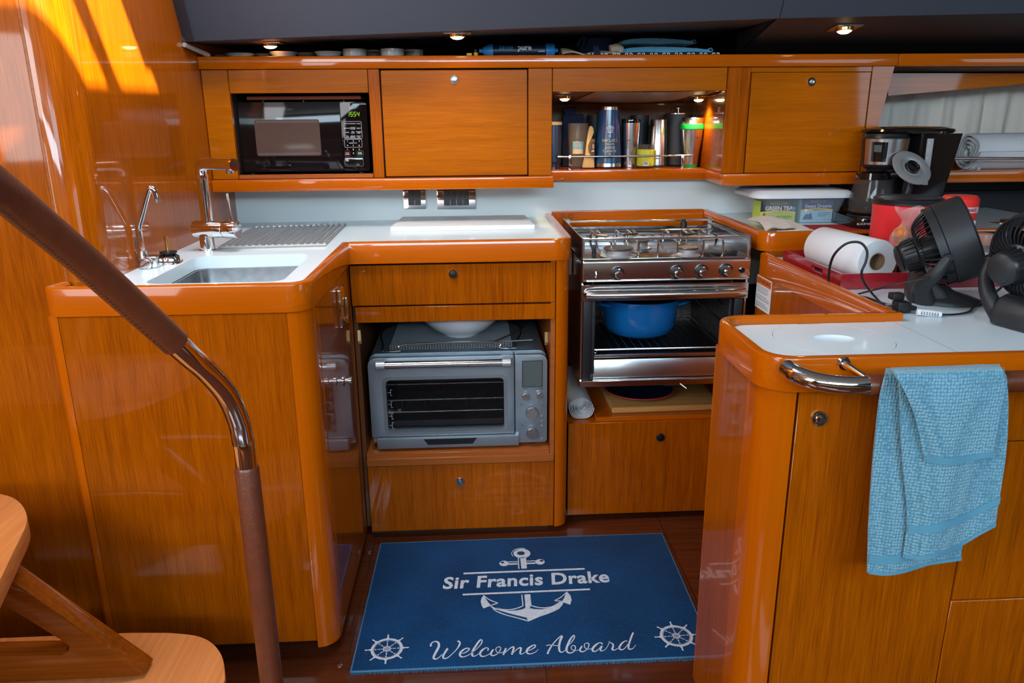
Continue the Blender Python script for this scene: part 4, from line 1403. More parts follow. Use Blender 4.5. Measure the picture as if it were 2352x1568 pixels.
build('crumb_pan', MB().box(fx0 - 0.015, fx1 + 0.01, 2.035, 2.30, 0.318, 0.326).box(fx0 - 0.015, fx1 + 0.01, 2.030, 2.035, 0.318, 0.336), 'steel_grey', to, smooth=False)
build('heating_tube', MB().cyl(V(fx0 + 0.05, 2.2, 0.428), V(fx0 + 0.22, 2.2, 0.432), 0.012, n=14), 'steel_soft', to)
# shelf marks on the glass
mk = MB()
for z in (0.430, 0.395, 0.360, 0.332):
    mk.box(fx0 + 0.002, fx0 + 0.010, OY + 0.0150, OY + 0.0158, z, z + 0.0008)
    mk.box(fx0 + 0.010, fx0 + 0.0108, OY + 0.0150, OY + 0.0158, z - 0.009, z + 0.009)
    mk.box(fx0 + 0.010, fx0 + 0.015, OY + 0.0150, OY + 0.0158, z + 0.0082, z + 0.009)
    mk.box(fx0 + 0.010, fx0 + 0.015, OY + 0.0150, OY + 0.0158, z - 0.009, z - 0.0082)
build('shelf_marks', mk, 'white_print', dp, smooth=False)
F = frame(V(-0.088, OY - 0.0004, 0.302), (1, 0, 0), (0, 0, 1))
build('embossed_name', text_mb('Breville', 0.018, F, 0.0010, spacing=1.05), 'oven_grey', dp)
# crumb tray
ct_ = build('crumb_tray', MB().box(OX0 + 0.014, XD + 0.012, OY - 0.010, 2.03, OZ0 - 0.004, OZ0 + 0.0275), 'oven_steel', to, bevel=0.003)
gp = [V(-0.150, OY - 0.0108, 0.2985), V(0.000, OY - 0.0108, 0.2985), V(-0.012, OY - 0.0108, 0.281), V(-0.138, OY - 0.0108, 0.281)]
build('tray_grip', MB().prism(gp, (0, 0.002, 0)), 'black_plastic', ct_)
# control column
ccp = rpoly([(XD + 0.003, OZ0), (OX1, OZ0, 0.010), (OX1, OZ1 - 0.004, 0.022), (XD + 0.003, OZ1 - 0.004)], 5)
cc = build('control_column', upright(ccp, [], OY, 2.0205), 'oven_steel', to, bevel=0.002)
a, b = PY(1199, 828, OY), PY(1246, 888, OY)
build('display_bezel', MB().box(a.x, b.x, OY - 0.0012, OY, b.z, a.z), 'black_plastic', cc, bevel=0.0008)
build('display', MB().box(a.x + 0.002, b.x - 0.002, OY - 0.0018, OY - 0.0013, b.z + 0.002, a.z - 0.002), 'lcd', cc, smooth=False)
for px, py, r in ((1207, 909, 0.0115), (1239, 906, 0.0100), (1222, 946, 0.0195), (1222, 993, 0.0195)):
    c = PY(px, py, OY)
    M = Matrix.Translation((c.x, OY, c.z)) @ Matrix.Rotation(math.pi / 2, 4, 'X')
    dl = build('dial_ring', MB().lathe([(r, 0), (r, 0.0025), (r * 0.88, 0.0025), (r * 0.86, 0.0005)], 28, M, cap=False), 'oven_grey', cc)
    build('dial', MB().lathe([(r * 0.84, 0), (r * 0.84, 0.010), (r * 0.78, 0.0125), (0, 0.0125)], 28, M), 'steel', dl)
for px, py in ((1245, 926), (1245, 956), (1245, 967), (1245, 978), (1245, 1008)):
    c = PY(px, py, OY)
    build('small_button', MB().lathe([(0.0040, 0), (0.0040, 0.0015), (0.003, 0.002), (0, 0.002)], 14, Matrix.Translation((c.x, OY, c.z)) @ Matrix.Rotation(math.pi / 2, 4, 'X')), 'oven_grey', cc)
for s, px, py in (('SELECT', 1207, 893), ('START STOP', 1239, 893), ('TEMP', 1199, 929), ('TIME', 1199, 977)):
    c = PY(px, py, OY - 0.0003)
    build('printed_word', text_mb(s, 0.0042, frame(c, (1, 0, 0), (0, 0, 1)), 0.0002), 'black_print', cc, smooth=False)
for x in (OX0 + 0.03, OX1 - 0.04):
    for y in (2.02, 2.32):
        build('foot', MB().cyl(V(x, y, 0.2632), V(x, y, OZ0 + 0.001), 0.012), 'black_rubber', to)

# wire basket and tray on the oven
bk_ = thing('mesh_basket', (-0.04, 2.15, OZ1), 'wire mesh air-fry basket lying on top of the toaster oven', 'basket')
ZB = OZ1 + 0.004
fr1 = spline([V(-0.250, 2.028, ZB), V(-0.205, 2.024, ZB + 0.002), V(-0.192, 2.030, ZB + 0.018), V(0.050, 2.030, ZB + 0.020), V(0.070, 2.026, ZB + 0.004), V(0.108, 2.028, ZB + 0.002), V(0.115, 2.05, ZB + 0.003), V(0.115, 2.30, ZB + 0.003), V(-0.250, 2.30, ZB + 0.003), V(-0.258, 2.06, ZB + 0.002)], 5, closed=True)
build('frame_wire', MB().tube(fr1, 0.0024, 7, closed=True), 'steel_soft', bk_)
build('frame_wire', MB().tube(spline([V(0.03, 2.03, ZB + 0.004), V(0.06, 2.06, ZB + 0.014), V(0.13, 2.12, ZB + 0.026), V(0.155, 2.16, ZB + 0.04), V(0.15, 2.24, ZB + 0.04), V(0.05, 2.28, ZB + 0.02)], 6), 0.0022, 7).tube([V(0.05, 2.08, ZB + 0.004), V(0.165, 2.075, ZB + 0.010)], 0.0022, 7), 'steel_soft', bk_)
ms = MB()
for k in range(46):
    x = -0.236 + k * 0.0075
    ms.box(x, x + 0.0015, 2.034, 2.29, ZB + 0.010, ZB + 0.0108)
    ms.box(x, x + 0.0015, 2.033, 2.034, ZB + 0.001, ZB + 0.0168)
for k in range(34):
    y = 2.036 + k * 0.0077
    ms.box(-0.236, 0.104, y, y + 0.0015, ZB + 0.0108, ZB + 0.0116)
for z in (0.004, 0.008, 0.012):
    ms.box(-0.236, 0.104, 2.0325, 2.0335, ZB + z, ZB + z + 0.0008)
tag(build('wire_mesh', ms, 'oven_grey', bk_, smooth=False), kind='stuff')
bwc = V(-0.040, 2.155, ZB + 0.0122)
tag(build('mixing_bowl', MB().lathe([(0.0, 0.0), (0.05, 0.0), (0.052, 0.004), (0.085, 0.022), (0.112, 0.050), (0.128, 0.085), (0.130, 0.098), (0.1265, 0.098), (0.124, 0.085), (0.108, 0.052), (0.08, 0.027), (0.0, 0.010)], 44, Matrix.Translation(bwc)), 'ceramic_white'),
    'large white mixing bowl resting on the mesh basket above toaster oven', 'bowl')

# ================================================================== microwave
MY = 2.318
mw = thing('microwave', (-0.48, 2.45, 1.006), 'glossy black microwave with green clock digits in the upper niche', 'microwave')
a, b = PY(541, 238, MY), PY(849, 394, MY)
MX0, MX1, MZ0, MZ1 = PY(543, 330, MY).x, PY(846, 320, MY).x, 1.0145, PY(690, 234, MY).z
build('body', MB().box(MX0 + 0.004, MX1 - 0.003, MY + 0.014, MY + 0.32, MZ0, MZ1 - 0.003), 'black_plastic', mw, bevel=0.004)
dxr = PY(785, 320, MY).x
door = build('door', upright(rpoly([(MX0, MZ0, 0.008), (dxr - 0.0006, MZ0), (dxr - 0.0006, MZ1), (MX0, MZ1, 0.010)], 4), [], MY, MY + 0.0135), 'micro_glass', mw, bevel=0.003)
w0, w1 = PY(583, 275, MY), PY(739, 357, MY)
build('door_window', upright(rpoly([(w0.x, w1.z, 0.006), (w1.x, w1.z, 0.006), (w1.x, w0.z, 0.006), (w0.x, w0.z, 0.006)], 4), [], MY - 0.0006, MY + 0.001), 'micro_window', door)
dots = MB()
nx, nz = 44, 7
for i in range(56):
    for j in (0, 1, 25, 26):
        x = w0.x + 0.006 + (w1.x - w0.x - 0.012) * i / 55
        z = w1.z + 0.004 + (w0.z - w1.z - 0.008) * j / 26
        dots.box(x - 0.0006, x + 0.0006, MY - 0.0009, MY - 0.0005, z - 0.0006, z + 0.0006)
tag(build('window_dots', dots, 'grey_print', door, smooth=False), kind='stuff')
cpm = build('control_panel', upright(rpoly([(dxr + 0.0006, MZ0), (MX1, MZ0, 0.010), (MX1, MZ1, 0.010), (dxr + 0.0006, MZ1)], 4), [], MY, MY + 0.0135), 'micro_glass', mw, bevel=0.003)
# clock
SEG = {'1': 'bc', '5': 'acdfg', '4': 'bcfg'}
def seven(mb, ch, x, z, w, h, t=0.0011, sh=0.15):
    S = {'a': ((0, h), (w, h)), 'b': ((w, h), (w, h / 2)), 'c': ((w, h / 2), (w, 0)), 'd': ((0, 0), (w, 0)), 'e': ((0, h / 2), (0, 0)), 'f': ((0, h), (0, h / 2)), 'g': ((0, h / 2), (w, h / 2))}
    for s in SEG[ch]:
        (x0, z0), (x1, z1) = S[s]
        mb.cyl(V(x + x0 + sh * z0, MY - 0.0006, z + z0), V(x + x1 + sh * z1, MY - 0.0006, z + z1), t * 0.6, n=4)
dg = MB()
for k, ch in enumerate('1554'):
    c = PY(797 + k * 7.6, 267, MY)
    seven(dg, ch, c.x, c.z, 0.0058, 0.0115)
build('clock_digits', dg, 'led_green', cpm, smooth=False)
def word(s, px, py, size, mat, parent, Y, **k):
    return build('printed_word', text_mb(s, size, frame(PY(px, py, Y - 0.0004), (1, 0, 0), (0, 0, 1)), 0.0001, **k), mat, parent, smooth=False)
X3 = (797, 810.5, 824)
rows = [(284, ('POTATO', 'POPCORN', 'PIZZA')), (294.5, ('BEVERAGE', 'FROZEN\nDINNER', 'REHEAT')), (304, ('CLOCK', 'TIME\nCOOK', 'KITCHEN\nTIMER')), (314, ('TIME\nDEFROST', 'WEIGHT\nDEFROST', 'POWER\nLEVEL'))]
for y, ws in rows:
    for x, s in zip(X3, ws):
        word(s, x, y, 0.0037, 'white_print', cpm, MY)
for y, ws in ((324, '123'), (334, '456'), (343.5, '789')):
    for x, s in zip(X3, ws):
        word(s, x + 1, y, 0.0062, 'white_print', cpm, MY)
word('EXPRESS COOK', 811, 328.5, 0.0033, 'white_print', cpm, MY)
word('0', 812, 352, 0.0062, 'white_print', cpm, MY)
word('STOP\nCLEAR', 798, 353, 0.0040, 'white_print', cpm, MY)
word('START\n+30 SEC', 827, 352, 0.0040, 'white_print', cpm, MY)
def outline(px0, py0, px1, py1, mat, parent, Y, t=0.0006, r=0.003):
    a, b = PY(px0, py0, Y), PY(px1, py1, Y)
    o = rpoly([(a.x, b.z, r), (b.x, b.z, r), (b.x, a.z, r), (a.x, a.z, r)], 3)
    P = [V(x, Y - 0.0003, z) for x, z in o]
    build('printed_frame', MB().tube(P, t * 0.6, 4, closed=True), mat, parent, smooth=False)
outline(789, 279, 832, 318, 'white_print', cpm, MY)
outline(791, 320, 832, 338, 'white_print', cpm, MY)
outline(792, 347, 805, 359, 'red_print', cpm, MY)
outline(820, 346, 835, 358, 'green_print', cpm, MY)
outline(792, 362, 835, 381, 'grey_print', cpm, MY)
a, b = PY(793, 363, MY), PY(834, 380, MY)
build('open_button', MB().box(a.x, b.x, MY - 0.0012, MY, b.z, a.z), 'black_gloss', cpm, bevel=0.0008)
for x in (MX0 + 0.03, MX1 - 0.03):
    for y in (MY + 0.03, MY + 0.28):
        build('foot', MB().cyl(V(x, y, 1.0062), V(x, y, MZ0 + 0.001), 0.009, n=12), 'black_rubber', mw)
# slatted trivet lying on the microwave
tv = thing('wooden_trivet', PY(690, 233, 2.34), 'red-brown wooden board on black pegs lying on the microwave', 'trivet')
za = PY(700, 229, 2.34).z
xa, xb = PY(566, 225, 2.34).x, PY(829, 222, 2.34).x
build('board', MB().box(xa, xb, 2.34, 2.52, za, za + 0.011), 'red_wood', tv, bevel=0.003)
for px in (604, 697, 790):
    x = PY(px, 232, 2.36).x
    for y in (2.36, 2.50):
        build('peg', MB().cyl(V(x, y, MZ1 - 0.0030), V(x, y, za + 0.001), 0.004, n=10), 'black_plastic', tv)


# ================================================================== things on the worktop
# tall kitchen faucet
fp = V(-0.661, 1.925, ZC)
ft = thing('kitchen_faucet', fp, 'tall chrome mixer faucet with angled spout and thin lever behind sink', 'faucet')
build('base', MB().lathe([(0.0215, 0), (0.0215, 0.004), (0.0175, 0.006), (0.0170, 0.040)], 28, Matrix.Translation(fp)), 'chrome', ft)
b0, b1 = V(-0.690, 1.935, 0.903), V(-0.612, 1.915, 0.903)
dirb = (b1 - b0).normalized()
build('body', MB().cyl(b0, b1, 0.0205, n=28), 'chrome', ft, bevel=0.002)
build('mixer_cap', MB().cyl(b1 + dirb * 0.0008, b1 + dirb * 0.036, 0.0212, n=28), 'chrome', ft, bevel=0.002)
top = PY(461, 384, 1.925)
tip = PY(535, 379, 1.850)
riser = [V(-0.655, 1.926, 0.918), V(-0.655, 1.926, 0.93)] + [V(-0.655, 1.926, 0.93).lerp(top, k / 4) for k in (1, 2, 3)] + spline([V(-0.654, 1.926, 1.035), V(-0.653, 1.922, 1.052), V(-0.645, 1.915, 1.0605), V(-0.630, 1.905, 1.062)], 5) + [tip]
build('spout', MB().tube(riser, 0.0142, 22), 'chrome', ft)
e = (tip - V(-0.630, 1.905, 1.062)).normalized()
build('spout_cap', MB().cyl(tip + e * 0.0005, tip + e * 0.006, 0.0148, 0.0140, 24), 'chrome', ft)
build('aerator', MB().cyl(tip - e * 0.014 + V(0, 0, -0.012), tip - e * 0.014 + V(0, 0, -0.020), 0.010, 0.009, 18), 'steel', ft)
lv = b1 + dirb * 0.022
build('lever', MB().tube([lv + V(0, 0, 0.018), lv + V(-0.002, 0, 0.045), lv + V(-0.004, 0.002, 0.088)], [0.0050, 0.0042, 0.0036], 12), 'chrome', ft)

# small folding salt-water tap
Y2 = 1.715
f2 = thing('galley_tap', PZ(345, 615, ZC), 'small bent chrome tap beside the bulkhead with slotted swivel base', 'faucet')
qb = PY(345, 603, Y2)
build('swivel_body', MB().cyl(PY(333, 607, Y2 - 0.022), PY(352, 600, Y2 + 0.02), 0.0130, n=20), 'steel_soft', f2, bevel=0.001)
build('swivel_block', MB().box(-0.729, -0.700, Y2 - 0.012, Y2 + 0.022, ZC + 0.0005, ZC + 0.026), 'steel_soft', f2, bevel=0.003)
sc0 = PY(333, 607, Y2 - 0.0225)
dsw = (PY(333, 607, Y2 - 0.022) - PY(352, 600, Y2 + 0.02)).normalized()
build('screw_head', MB().cyl(sc0, sc0 + dsw * 0.003, 0.010, 0.009, 18), 'chrome', f2)
build('screw_slot', MB().box(-0.008, 0.008, -0.0008, 0.0008, 0, 0.0006).xform(Matrix.Translation(sc0 + dsw * 0.003) @ dsw.to_track_quat('Z', 'Y').to_matrix().to_4x4() @ Matrix.Rotation(0.6, 4, 'Z')), 'black_print', f2, smooth=False)
build('collar', MB().cyl(PY(328, 592, Y2), PY(326, 575, Y2), 0.0105, n=18), 'chrome', f2)
tp_ = spline([PY(327, 580, Y2), PY(321, 545, Y2), PY(318, 523, Y2), PY(325, 495, Y2), PY(337, 448, Y2), PY(344, 433, Y2), PY(352, 434, Y2), PY(357, 445, Y2), PY(361, 462, Y2)], 6)
build('spout', MB().tube(tp_, 0.0068, 16), 'chrome', f2)
build('spout_nozzle', MB().cyl(PY(360.5, 457, Y2), PY(361.5, 464, Y2), 0.0075, n=14), 'steel', f2)

# basket strainer plug upside down
pc_ = PZ(390, 604, ZC)
ps = thing('sink_plug', pc_, 'steel basket strainer plug standing beside the small tap', 'sink plug')
M = Matrix.Translation(pc_)
build('dome', MB().lathe([(0.030, 0.0), (0.030, 0.003), (0.027, 0.009), (0.018, 0.017), (0.013, 0.020), (0, 0.020)], 30, M), 'chrome', ps)
build('seal', MB().lathe([(0.013, 0.0205), (0.019, 0.024), (0.019, 0.027), (0.010, 0.028)], 26, M), 'black_rubber', ps)
build('stem', MB().cyl(pc_ + V(0, 0, 0.028), pc_ + V(-0.001, 0, 0.062), 0.0042, n=12), 'brass', ps)
for k in range(8):
    a = 2 * math.pi * k / 8
    build('slot', MB().tube([pc_ + V(0.014 * math.cos(a), 0.014 * math.sin(a), 0.0205), pc_ + V(0.024 * math.cos(a), 0.024 * math.sin(a), 0.0135)], 0.0012, 5), 'black_print', ps)

# roll-up drying rack
dk = thing('drying_rack', (-0.53, 2.16, ZC), 'grey roll-up drying rack of thin rods lying beside faucet', 'drying rack')
me_rod = None
zr0 = ZC + 0.0055
for k in range(17):
    t = k / 16
    a = V(-0.640 + 0.258 * t, 1.955 + 0.018 * t, zr0)
    b = V(-0.655 + 0.262 * t, 2.330 + 0.040 * t, zr0)
    build('rod', MB().cyl(a, b, 0.0037, n=8), 'steel_grey', dk)
for a, b in ((V(-0.645, 1.9550, zr0 - 0.0018), V(-0.377, 1.9733, zr0 - 0.0018)), (V(-0.660, 2.330, zr0 - 0.0018), V(-0.388, 2.370, zr0 - 0.0018))):
    build('end_strip', MB().tube([a, b], 0.0036, 6), 'grey_silicone', dk)

# white chopping board leaning flat on the worktop
bd = MB().prism([V(-0.237, 2.222, ZC + 0.0003), V(0.183, 2.222, ZC + 0.0003), V(0.170, 2.462, ZC + 0.0003), V(-0.222, 2.462, ZC + 0.0003)], (0, 0, 0.0135))
tag(build('chopping_board', bd, 'plastic_board', bevel=0.0015), 'white plastic chopping board lying on the worktop under the sockets', 'cutting board')

# wall plates
def wallplate(name, px0, px1, label, cat, mods):
    a, b = PY(px0, 434, 2.49), PY(px1, 479, 2.49)
    xm = (a.x + b.x) / 2
    yb = yback(xm) - 0.0002
    a, b = PY(px0, 434.5, yb), PY(px1, 479.5, yb)
    t = thing(name, V(xm, yb, b.z), label, cat)
    z0, z1 = b.z, min(a.z, 0.9495)
    build('plate', MB().box(a.x, b.x, yb - 0.007, yb, z0, z1), 'chrome', t, bevel=0.003, seg=2)
    zi0, zi1 = z0 + 0.013, z1 - 0.005
    w = 0.0205
    n = len(mods)
    x0 = xm - n * w / 2
    for i, m in enumerate(mods):
        mo = build('module', MB().box(x0 + i * w + 0.0004, x0 + (i + 1) * w - 0.0004, yb - 0.0095, yb - 0.0068, zi0, zi1), 'socket_grey', t, bevel=0.0008)
        if m:
            xc = x0 + (i + 0.5) * w
            zc = (zi0 + zi1) / 2
            hs = MB().box(xc - 0.0062, xc - 0.0046, yb - 0.0100, yb - 0.0094, zc + 0.002, zc + 0.009).box(xc + 0.0042, xc + 0.0056, yb - 0.0100, yb - 0.0094, zc + 0.0025, zc + 0.0085)
            hs.cyl(V(xc, yb - 0.0100, zc - 0.006), V(xc, yb - 0.0094, zc - 0.006), 0.0026, n=12)
            build('socket_holes', hs, 'black_print', mo)
wallplate('light_switch', 925, 979, 'chrome wall plate with two dark rocker switches on backsplash', 'switch', (0, 0))
wallplate('power_socket', 1003, 1093, 'wide chrome wall plate with two three-pin sockets on backsplash', 'socket', (0, 1, 0, 1))

# ================================================================== companionway ladder and hand rail
ld = thing('companionway_ladder', (-0.75, 1.15, 0), 'varnished companionway steps with rounded treads and angled brackets', 'steps')
zt1, zt2 = 0.22, 0.52
P = lambda x, y, z: tuple(PZ(x, y, z)[:2])
low = [P(-300, 1452, zt1), P(300, 1452, zt1)] + [tuple(q[:2]) for q in spline([V(*P(a, b, zt1), 0) for a, b in ((385, 1452), (446, 1458), (482, 1472), (505, 1496), (515, 1525), (517, 1560))], 4)]
xn = low[-1][0]
low = low + [(xn - 0.005, 1.00), (xn - 0.06, 0.80), (-1.25, 0.80)]
low[0] = (-1.25, low[1][1])
build('tread', MB().plan(low, zt1 - 0.030, zt1), 'tread_wood', ld, bevel=0.002)
up = [P(-200, 1131, zt2), P(-40, 1131, zt2), P(-20, 1131.5, zt2)] + [tuple(q[:2]) for q in spline([V(*P(a, b, zt2), 0) for a, b in ((0, 1133), (30, 1142), (52, 1160), (62, 1184), (60, 1205), (46, 1236), (20, 1290), (-20, 1372), (-60, 1450))], 4)]
up = [(-1.4, up[0][1])] + up[1:] + [(-0.74, 0.78), (-1.4, 0.78)]
build('tread', MB().plan(up, zt2 - 0.034, zt2), 'tread_wood', ld, bevel=0.002)
YBk = 1.150
Q = lambda x, y: PY(x, y, YBk)
br = [Q(333, 1549), Q(320, 1553)] + [V(-1.05, YBk, zt1 + 0.0006)] + [V(-1.05, YBk, Q(0, 1506).z)] + [Q(0, 1506), Q(140, 1503), Q(157, 1494), Q(158, 1484), Q(145, 1474), Q(0, 1384), Q(-120, 1308), Q(-150, 1225), Q(12, 1323), Q(325, 1541)]
br = [V(p.x, p.y, max(p.z, zt1 + 0.0006)) for p in br]
br = [V(p.x, p.y, min(p.z, zt2 - 0.0345)) for p in br]
build('bracket', MB().prism(br, (0, 0.040, 0)), 'stringer_wood', ld, bevel=0.003)
br2 = [p + V(0, -0.36, 0) for p in br]
build('bracket', MB().prism(br2, (0, 0.040, 0)), 'stringer_wood', ld, bevel=0.003)
build('riser_support', MB().box(-1.22, -1.16, 0.83, 1.22, 0.0, 0.189), 'stringer_wood', ld)
build('riser_support', MB().box(-1.30, -1.25, 0.83, 1.22, 0.0, 0.485), 'stringer_wood', ld)

hr = thing('hand_rail', (-0.343, 1.05, 0), 'bent chrome hand rail wrapped in brown stitched leather in foreground', 'rail')
A = [PY(-150, 322, 0.66), PY(0, 437, 0.75), PY(100, 520, 0.80), PY(200, 605, 0.85), PY(300, 695, 0.90), PY(402, 787, 0.950)]
build('leather_grip', MB().tube(spline(A, 8), 0.0182, 28), 'leather', hr)
d = (A[-1] - A[-2]).normalized()
B = [A[-1] - d * 0.01, A[-1] + d * 0.03, PY(478, 855, 0.997), PY(520, 905, 1.025), PY(547, 965, 1.043), PY(557, 1010, 1.05), V(-0.343, 1.05, 0.70), V(-0.343, 1.05, 0.655)]
build('chrome_bend', MB().tube(spline(B, 8), 0.0156, 28), 'chrome', hr)
build('leather_grip', MB().tube([V(-0.343, 1.05, 0.668), V(-0.343, 1.05, 0.664), V(-0.343, 1.05, 0.3), V(-0.343, 1.05, 0.02)], [0.0160, 0.0180, 0.0180, 0.0180], 28), 'leather', hr)
build('foot_flange', MB().lathe([(0.035, 0.0005), (0.035, 0.006), (0.022, 0.010), (0.020, 0.024)], 28, Matrix.Translation((-0.343, 1.05, 0))), 'chrome', hr)
# stitching along the under side of the grip
sp = spline(A, 14)
stt = MB()
for i in range(2, len(sp) - 2, 1):
    t = (sp[i + 1] - sp[i - 1]).normalized()
    dn = V(0, -0.35, -1)
    dn = (dn - t * dn.dot(t)).normalized()
    c = sp[i] + dn * 0.0182
    s = t.cross(dn).normalized()
    stt.tube([c - s * 0.0025 - t * 0.0008, c + dn * 0.0006, c + s * 0.0025 + t * 0.0008], 0.0006, 4)
tag(build('stitching', stt, 'seam_dark', hr), kind='stuff')

# ================================================================== welcome mat
ZMAT = 0.008
mt = thing('welcome_mat', (0.125, 1.67, 0), 'navy blue welcome mat with white anchor, ship wheels and lettering', 'mat')
A0, A1, A2 = PZ(875, 1247, ZMAT), PZ(1520, 1224, ZMAT), PZ(806, 1541, ZMAT)
A3 = A1 + (A2 - A0)
base = [V(p.x, p.y, 0.0005) for p in (A2, A3, A1, A0)]
build('pile', MB().prism(base, (0, 0, ZMAT - 0.0005)), 'rug_blue', mt, bevel=0.002)
fr_ = MB()
random.seed(11)
def fringe(a, b, n, out, ln):
    for k in range(n):
        p = a.lerp(b, (k + random.random()) / n)
        o = Vector(out) * (ln * (0.6 + 0.8 * random.random())) + (b - a).normalized() * (random.random() - 0.5) * 0.004
        z = ZMAT * (0.4 + 0.6 * random.random())
        q0 = V(p.x, p.y, z) - Vector(out) * 0.003
        q1 = V(p.x, p.y, max(0.001, z - 0.004)) + o
        w = (b - a).normalized() * 0.0005
        fr_.add([q0 - w, q0 + w, q1 + w * 0.3 + V(0, 0, 0.0003), q1 - w * 0.3], [(0, 1, 2, 3)])
fringe(A2, A3, 900, (0, -1, 0), 0.006)
fringe(A2, A0, 420, (-1, 0, 0), 0.003)
fringe(A1, A3, 420, (1, 0, 0), 0.003)
fringe(A0, A1, 500, (0, 1, 0), 0.0025)
tag(build('fringe', fr_, 'rug_fringe', mt, smooth=False, recalc=False), kind='stuff')
hem = MB()
for a, b in ((A2, A3), (A3, A1), (A1, A0), (A0, A2)):
    hem.tube([V(a.x, a.y, ZMAT - 0.002), V(b.x, b.y, ZMAT - 0.002)], 0.0022, 6)
build('hem', hem, 'rug_fringe', mt)
ZA = ZMAT + 0.0006
def PM(x, y):
    return PZ(x, y, ZA)
def ribbon_px(mb, pts, sub=7):
    """flat stroke with changing width, points (x, y, width) traced on the mat"""
    S = spline([V(a, b, c) for a, b, c in pts], sub)
    vs = []
    m = len(S)
    for i, p in enumerate(S):
        t = S[min(i + 1, m - 1)] - S[max(i - 1, 0)]
        t = Vector((t.x, t.y))
        t = t.normalized() if t.length > 1e-9 else Vector((1, 0))
        nx, ny = -t.y * p.z / 2, t.x * p.z / 2
        vs += [PM(p.x + nx, p.y + ny), PM(p.x - nx, p.y - ny)]
    mb.add(vs, [(2 * i, 2 * i + 1, 2 * i + 3, 2 * i + 2) for i in range(m - 1)])
def zoomer(x0, y0, s, pts):
    return [(x0 + a * s, y0 + b * s) + tuple(w * s * 0.92 for w in c) for a, b, *c in pts]
w1 = [
    [(185, 395, 45), (175, 365, 40), (205, 320, 25), (270, 293, 20), (330, 320, 45), (345, 380, 55), (320, 450, 55), (270, 540, 50), (235, 620, 50), (250, 655, 40), (300, 655, 22), (360, 615, 16), (410, 560, 16)],
    [(530, 440, 45), (500, 480, 45), (450, 560, 45), (430, 620, 45), (450, 645, 35), (500, 645, 22), (570, 600, 18), (650, 525, 18), (720, 450, 24), (770, 370, 38), (780, 320, 40), (755, 290, 30), (725, 297, 18)],
    [(815, 545, 15), (880, 530, 18), (945, 490, 25), (975, 450, 30), (945, 433, 22), (880, 450, 28), (805, 510, 45), (780, 570, 48), (805, 608, 35), (860, 615, 22), (940, 585, 16), (1010, 545, 14), (1085, 485, 14), (1160, 420, 18), (1225, 340, 25), (1243, 285, 25), (1222, 258, 25), (1180, 290, 40), (1110, 390, 45), (1050, 490, 48), (1035, 570, 48), (1060, 600, 30), (1110, 590, 18), (1180, 545, 14)],
    [(1355, 485, 30), (1375, 450, 25), (1350, 428, 20), (1300, 435, 25), (1230, 490, 45), (1200, 550, 45), (1225, 598, 35), (1280, 605, 20), (1350, 580, 16), (1410, 545, 14)],
    [(1480, 460, 30), (1440, 510, 40), (1425, 560, 40), (1455, 588, 28), (1520, 575, 20), (1590, 520, 18), (1625, 460, 22), (1620, 415, 20), (1580, 408, 16), (1535, 435, 18), (1530, 480, 18), (1570, 525, 16), (1640, 530, 14), (1700, 505, 12)],
    [(1740, 435, 40), (1715, 490, 45), (1680, 575, 45)],
    [(1690, 560, 14), (1760, 490, 16), (1840, 425, 22), (1890, 410, 35), (1900, 440, 42), (1880, 500, 42), (1860, 570, 42)],
    [(1870, 555, 14), (1930, 490, 16), (2000, 435, 24), (2045, 430, 38), (2050, 460, 40), (2035, 510, 40), (2035, 550, 30), (2080, 552, 16), (2150, 510, 14)],
    [(2195, 485, 15), (2260, 465, 18), (2330, 420, 24), (2352, 385, 26), (2325, 368, 22), (2270, 390, 30), (2190, 450, 45), (2170, 505, 45), (2195, 545, 32), (2250, 552, 20), (2352, 515, 14), (2412, 455, 10)]]
w2 = [
    [(250, 645, 40), (270, 590, 40), (340, 470, 30), (430, 360, 24), (520, 280, 25), (560, 268, 25)],
    [(560, 275, 45), (525, 340, 50), (500, 420, 50), (490, 510, 50), (500, 580, 40), (540, 610, 25), (590, 590, 18), (625, 555, 14)],
    [(222, 472, 14), (290, 460, 22), (380, 468, 18), (480, 470, 16)],
    [(690, 460, 14), (750, 400, 18), (800, 320, 24), (808, 275, 26), (785, 262, 25), (730, 330, 40), (680, 430, 48), (645, 530, 50), (655, 595, 40), (710, 625, 28), (780, 605, 24), (825, 545, 24), (825, 490, 22), (790, 468, 18), (745, 490, 18), (745, 535, 18), (790, 570, 16), (860, 572, 14), (910, 555, 12)],
    [(970, 480, 30), (935, 530, 40), (925, 575, 40), (960, 598, 28), (1020, 585, 20), (1085, 525, 20), (1110, 465, 22), (1100, 425, 20), (1055, 420, 16), (1015, 450, 18), (1020, 500, 18), (1060, 540, 16), (1120, 545, 14), (1170, 530, 12)],
    [(1390, 445, 28), (1375, 420, 24), (1320, 415, 20), (1250, 460, 40), (1190, 530, 48), (1190, 580, 38), (1240, 592, 24), (1300, 555, 18), (1370, 480, 20)],
    [(1385, 475, 34), (1355, 530, 40), (1350, 570, 34), (1390, 580, 18), (1450, 550, 14), (1500, 480, 14), (1530, 400, 18), (1530, 375, 28)],
    [(1530, 375, 28), (1535, 400, 20), (1580, 420, 22), (1615, 455, 35), (1605, 510, 42), (1595, 550, 38), (1640, 565, 20), (1710, 530, 14), (1740, 515, 12)],
    [(1910, 380, 18), (1860, 378, 20), (1800, 420, 32), (1750, 490, 45), (1750, 540, 40), (1800, 558, 24), (1860, 520, 18), (1925, 440, 20)],
    [(2030, 200, 34), (2000, 270, 42), (1960, 380, 42), (1935, 470, 42), (1935, 530, 36), (1970, 548, 24), (2030, 525, 16), (2085, 455, 10)]]
K = 260.0 / 2352
wa = MB()
for s in w1:
    ribbon_px(wa, zoomer(970, 1440, K, s))
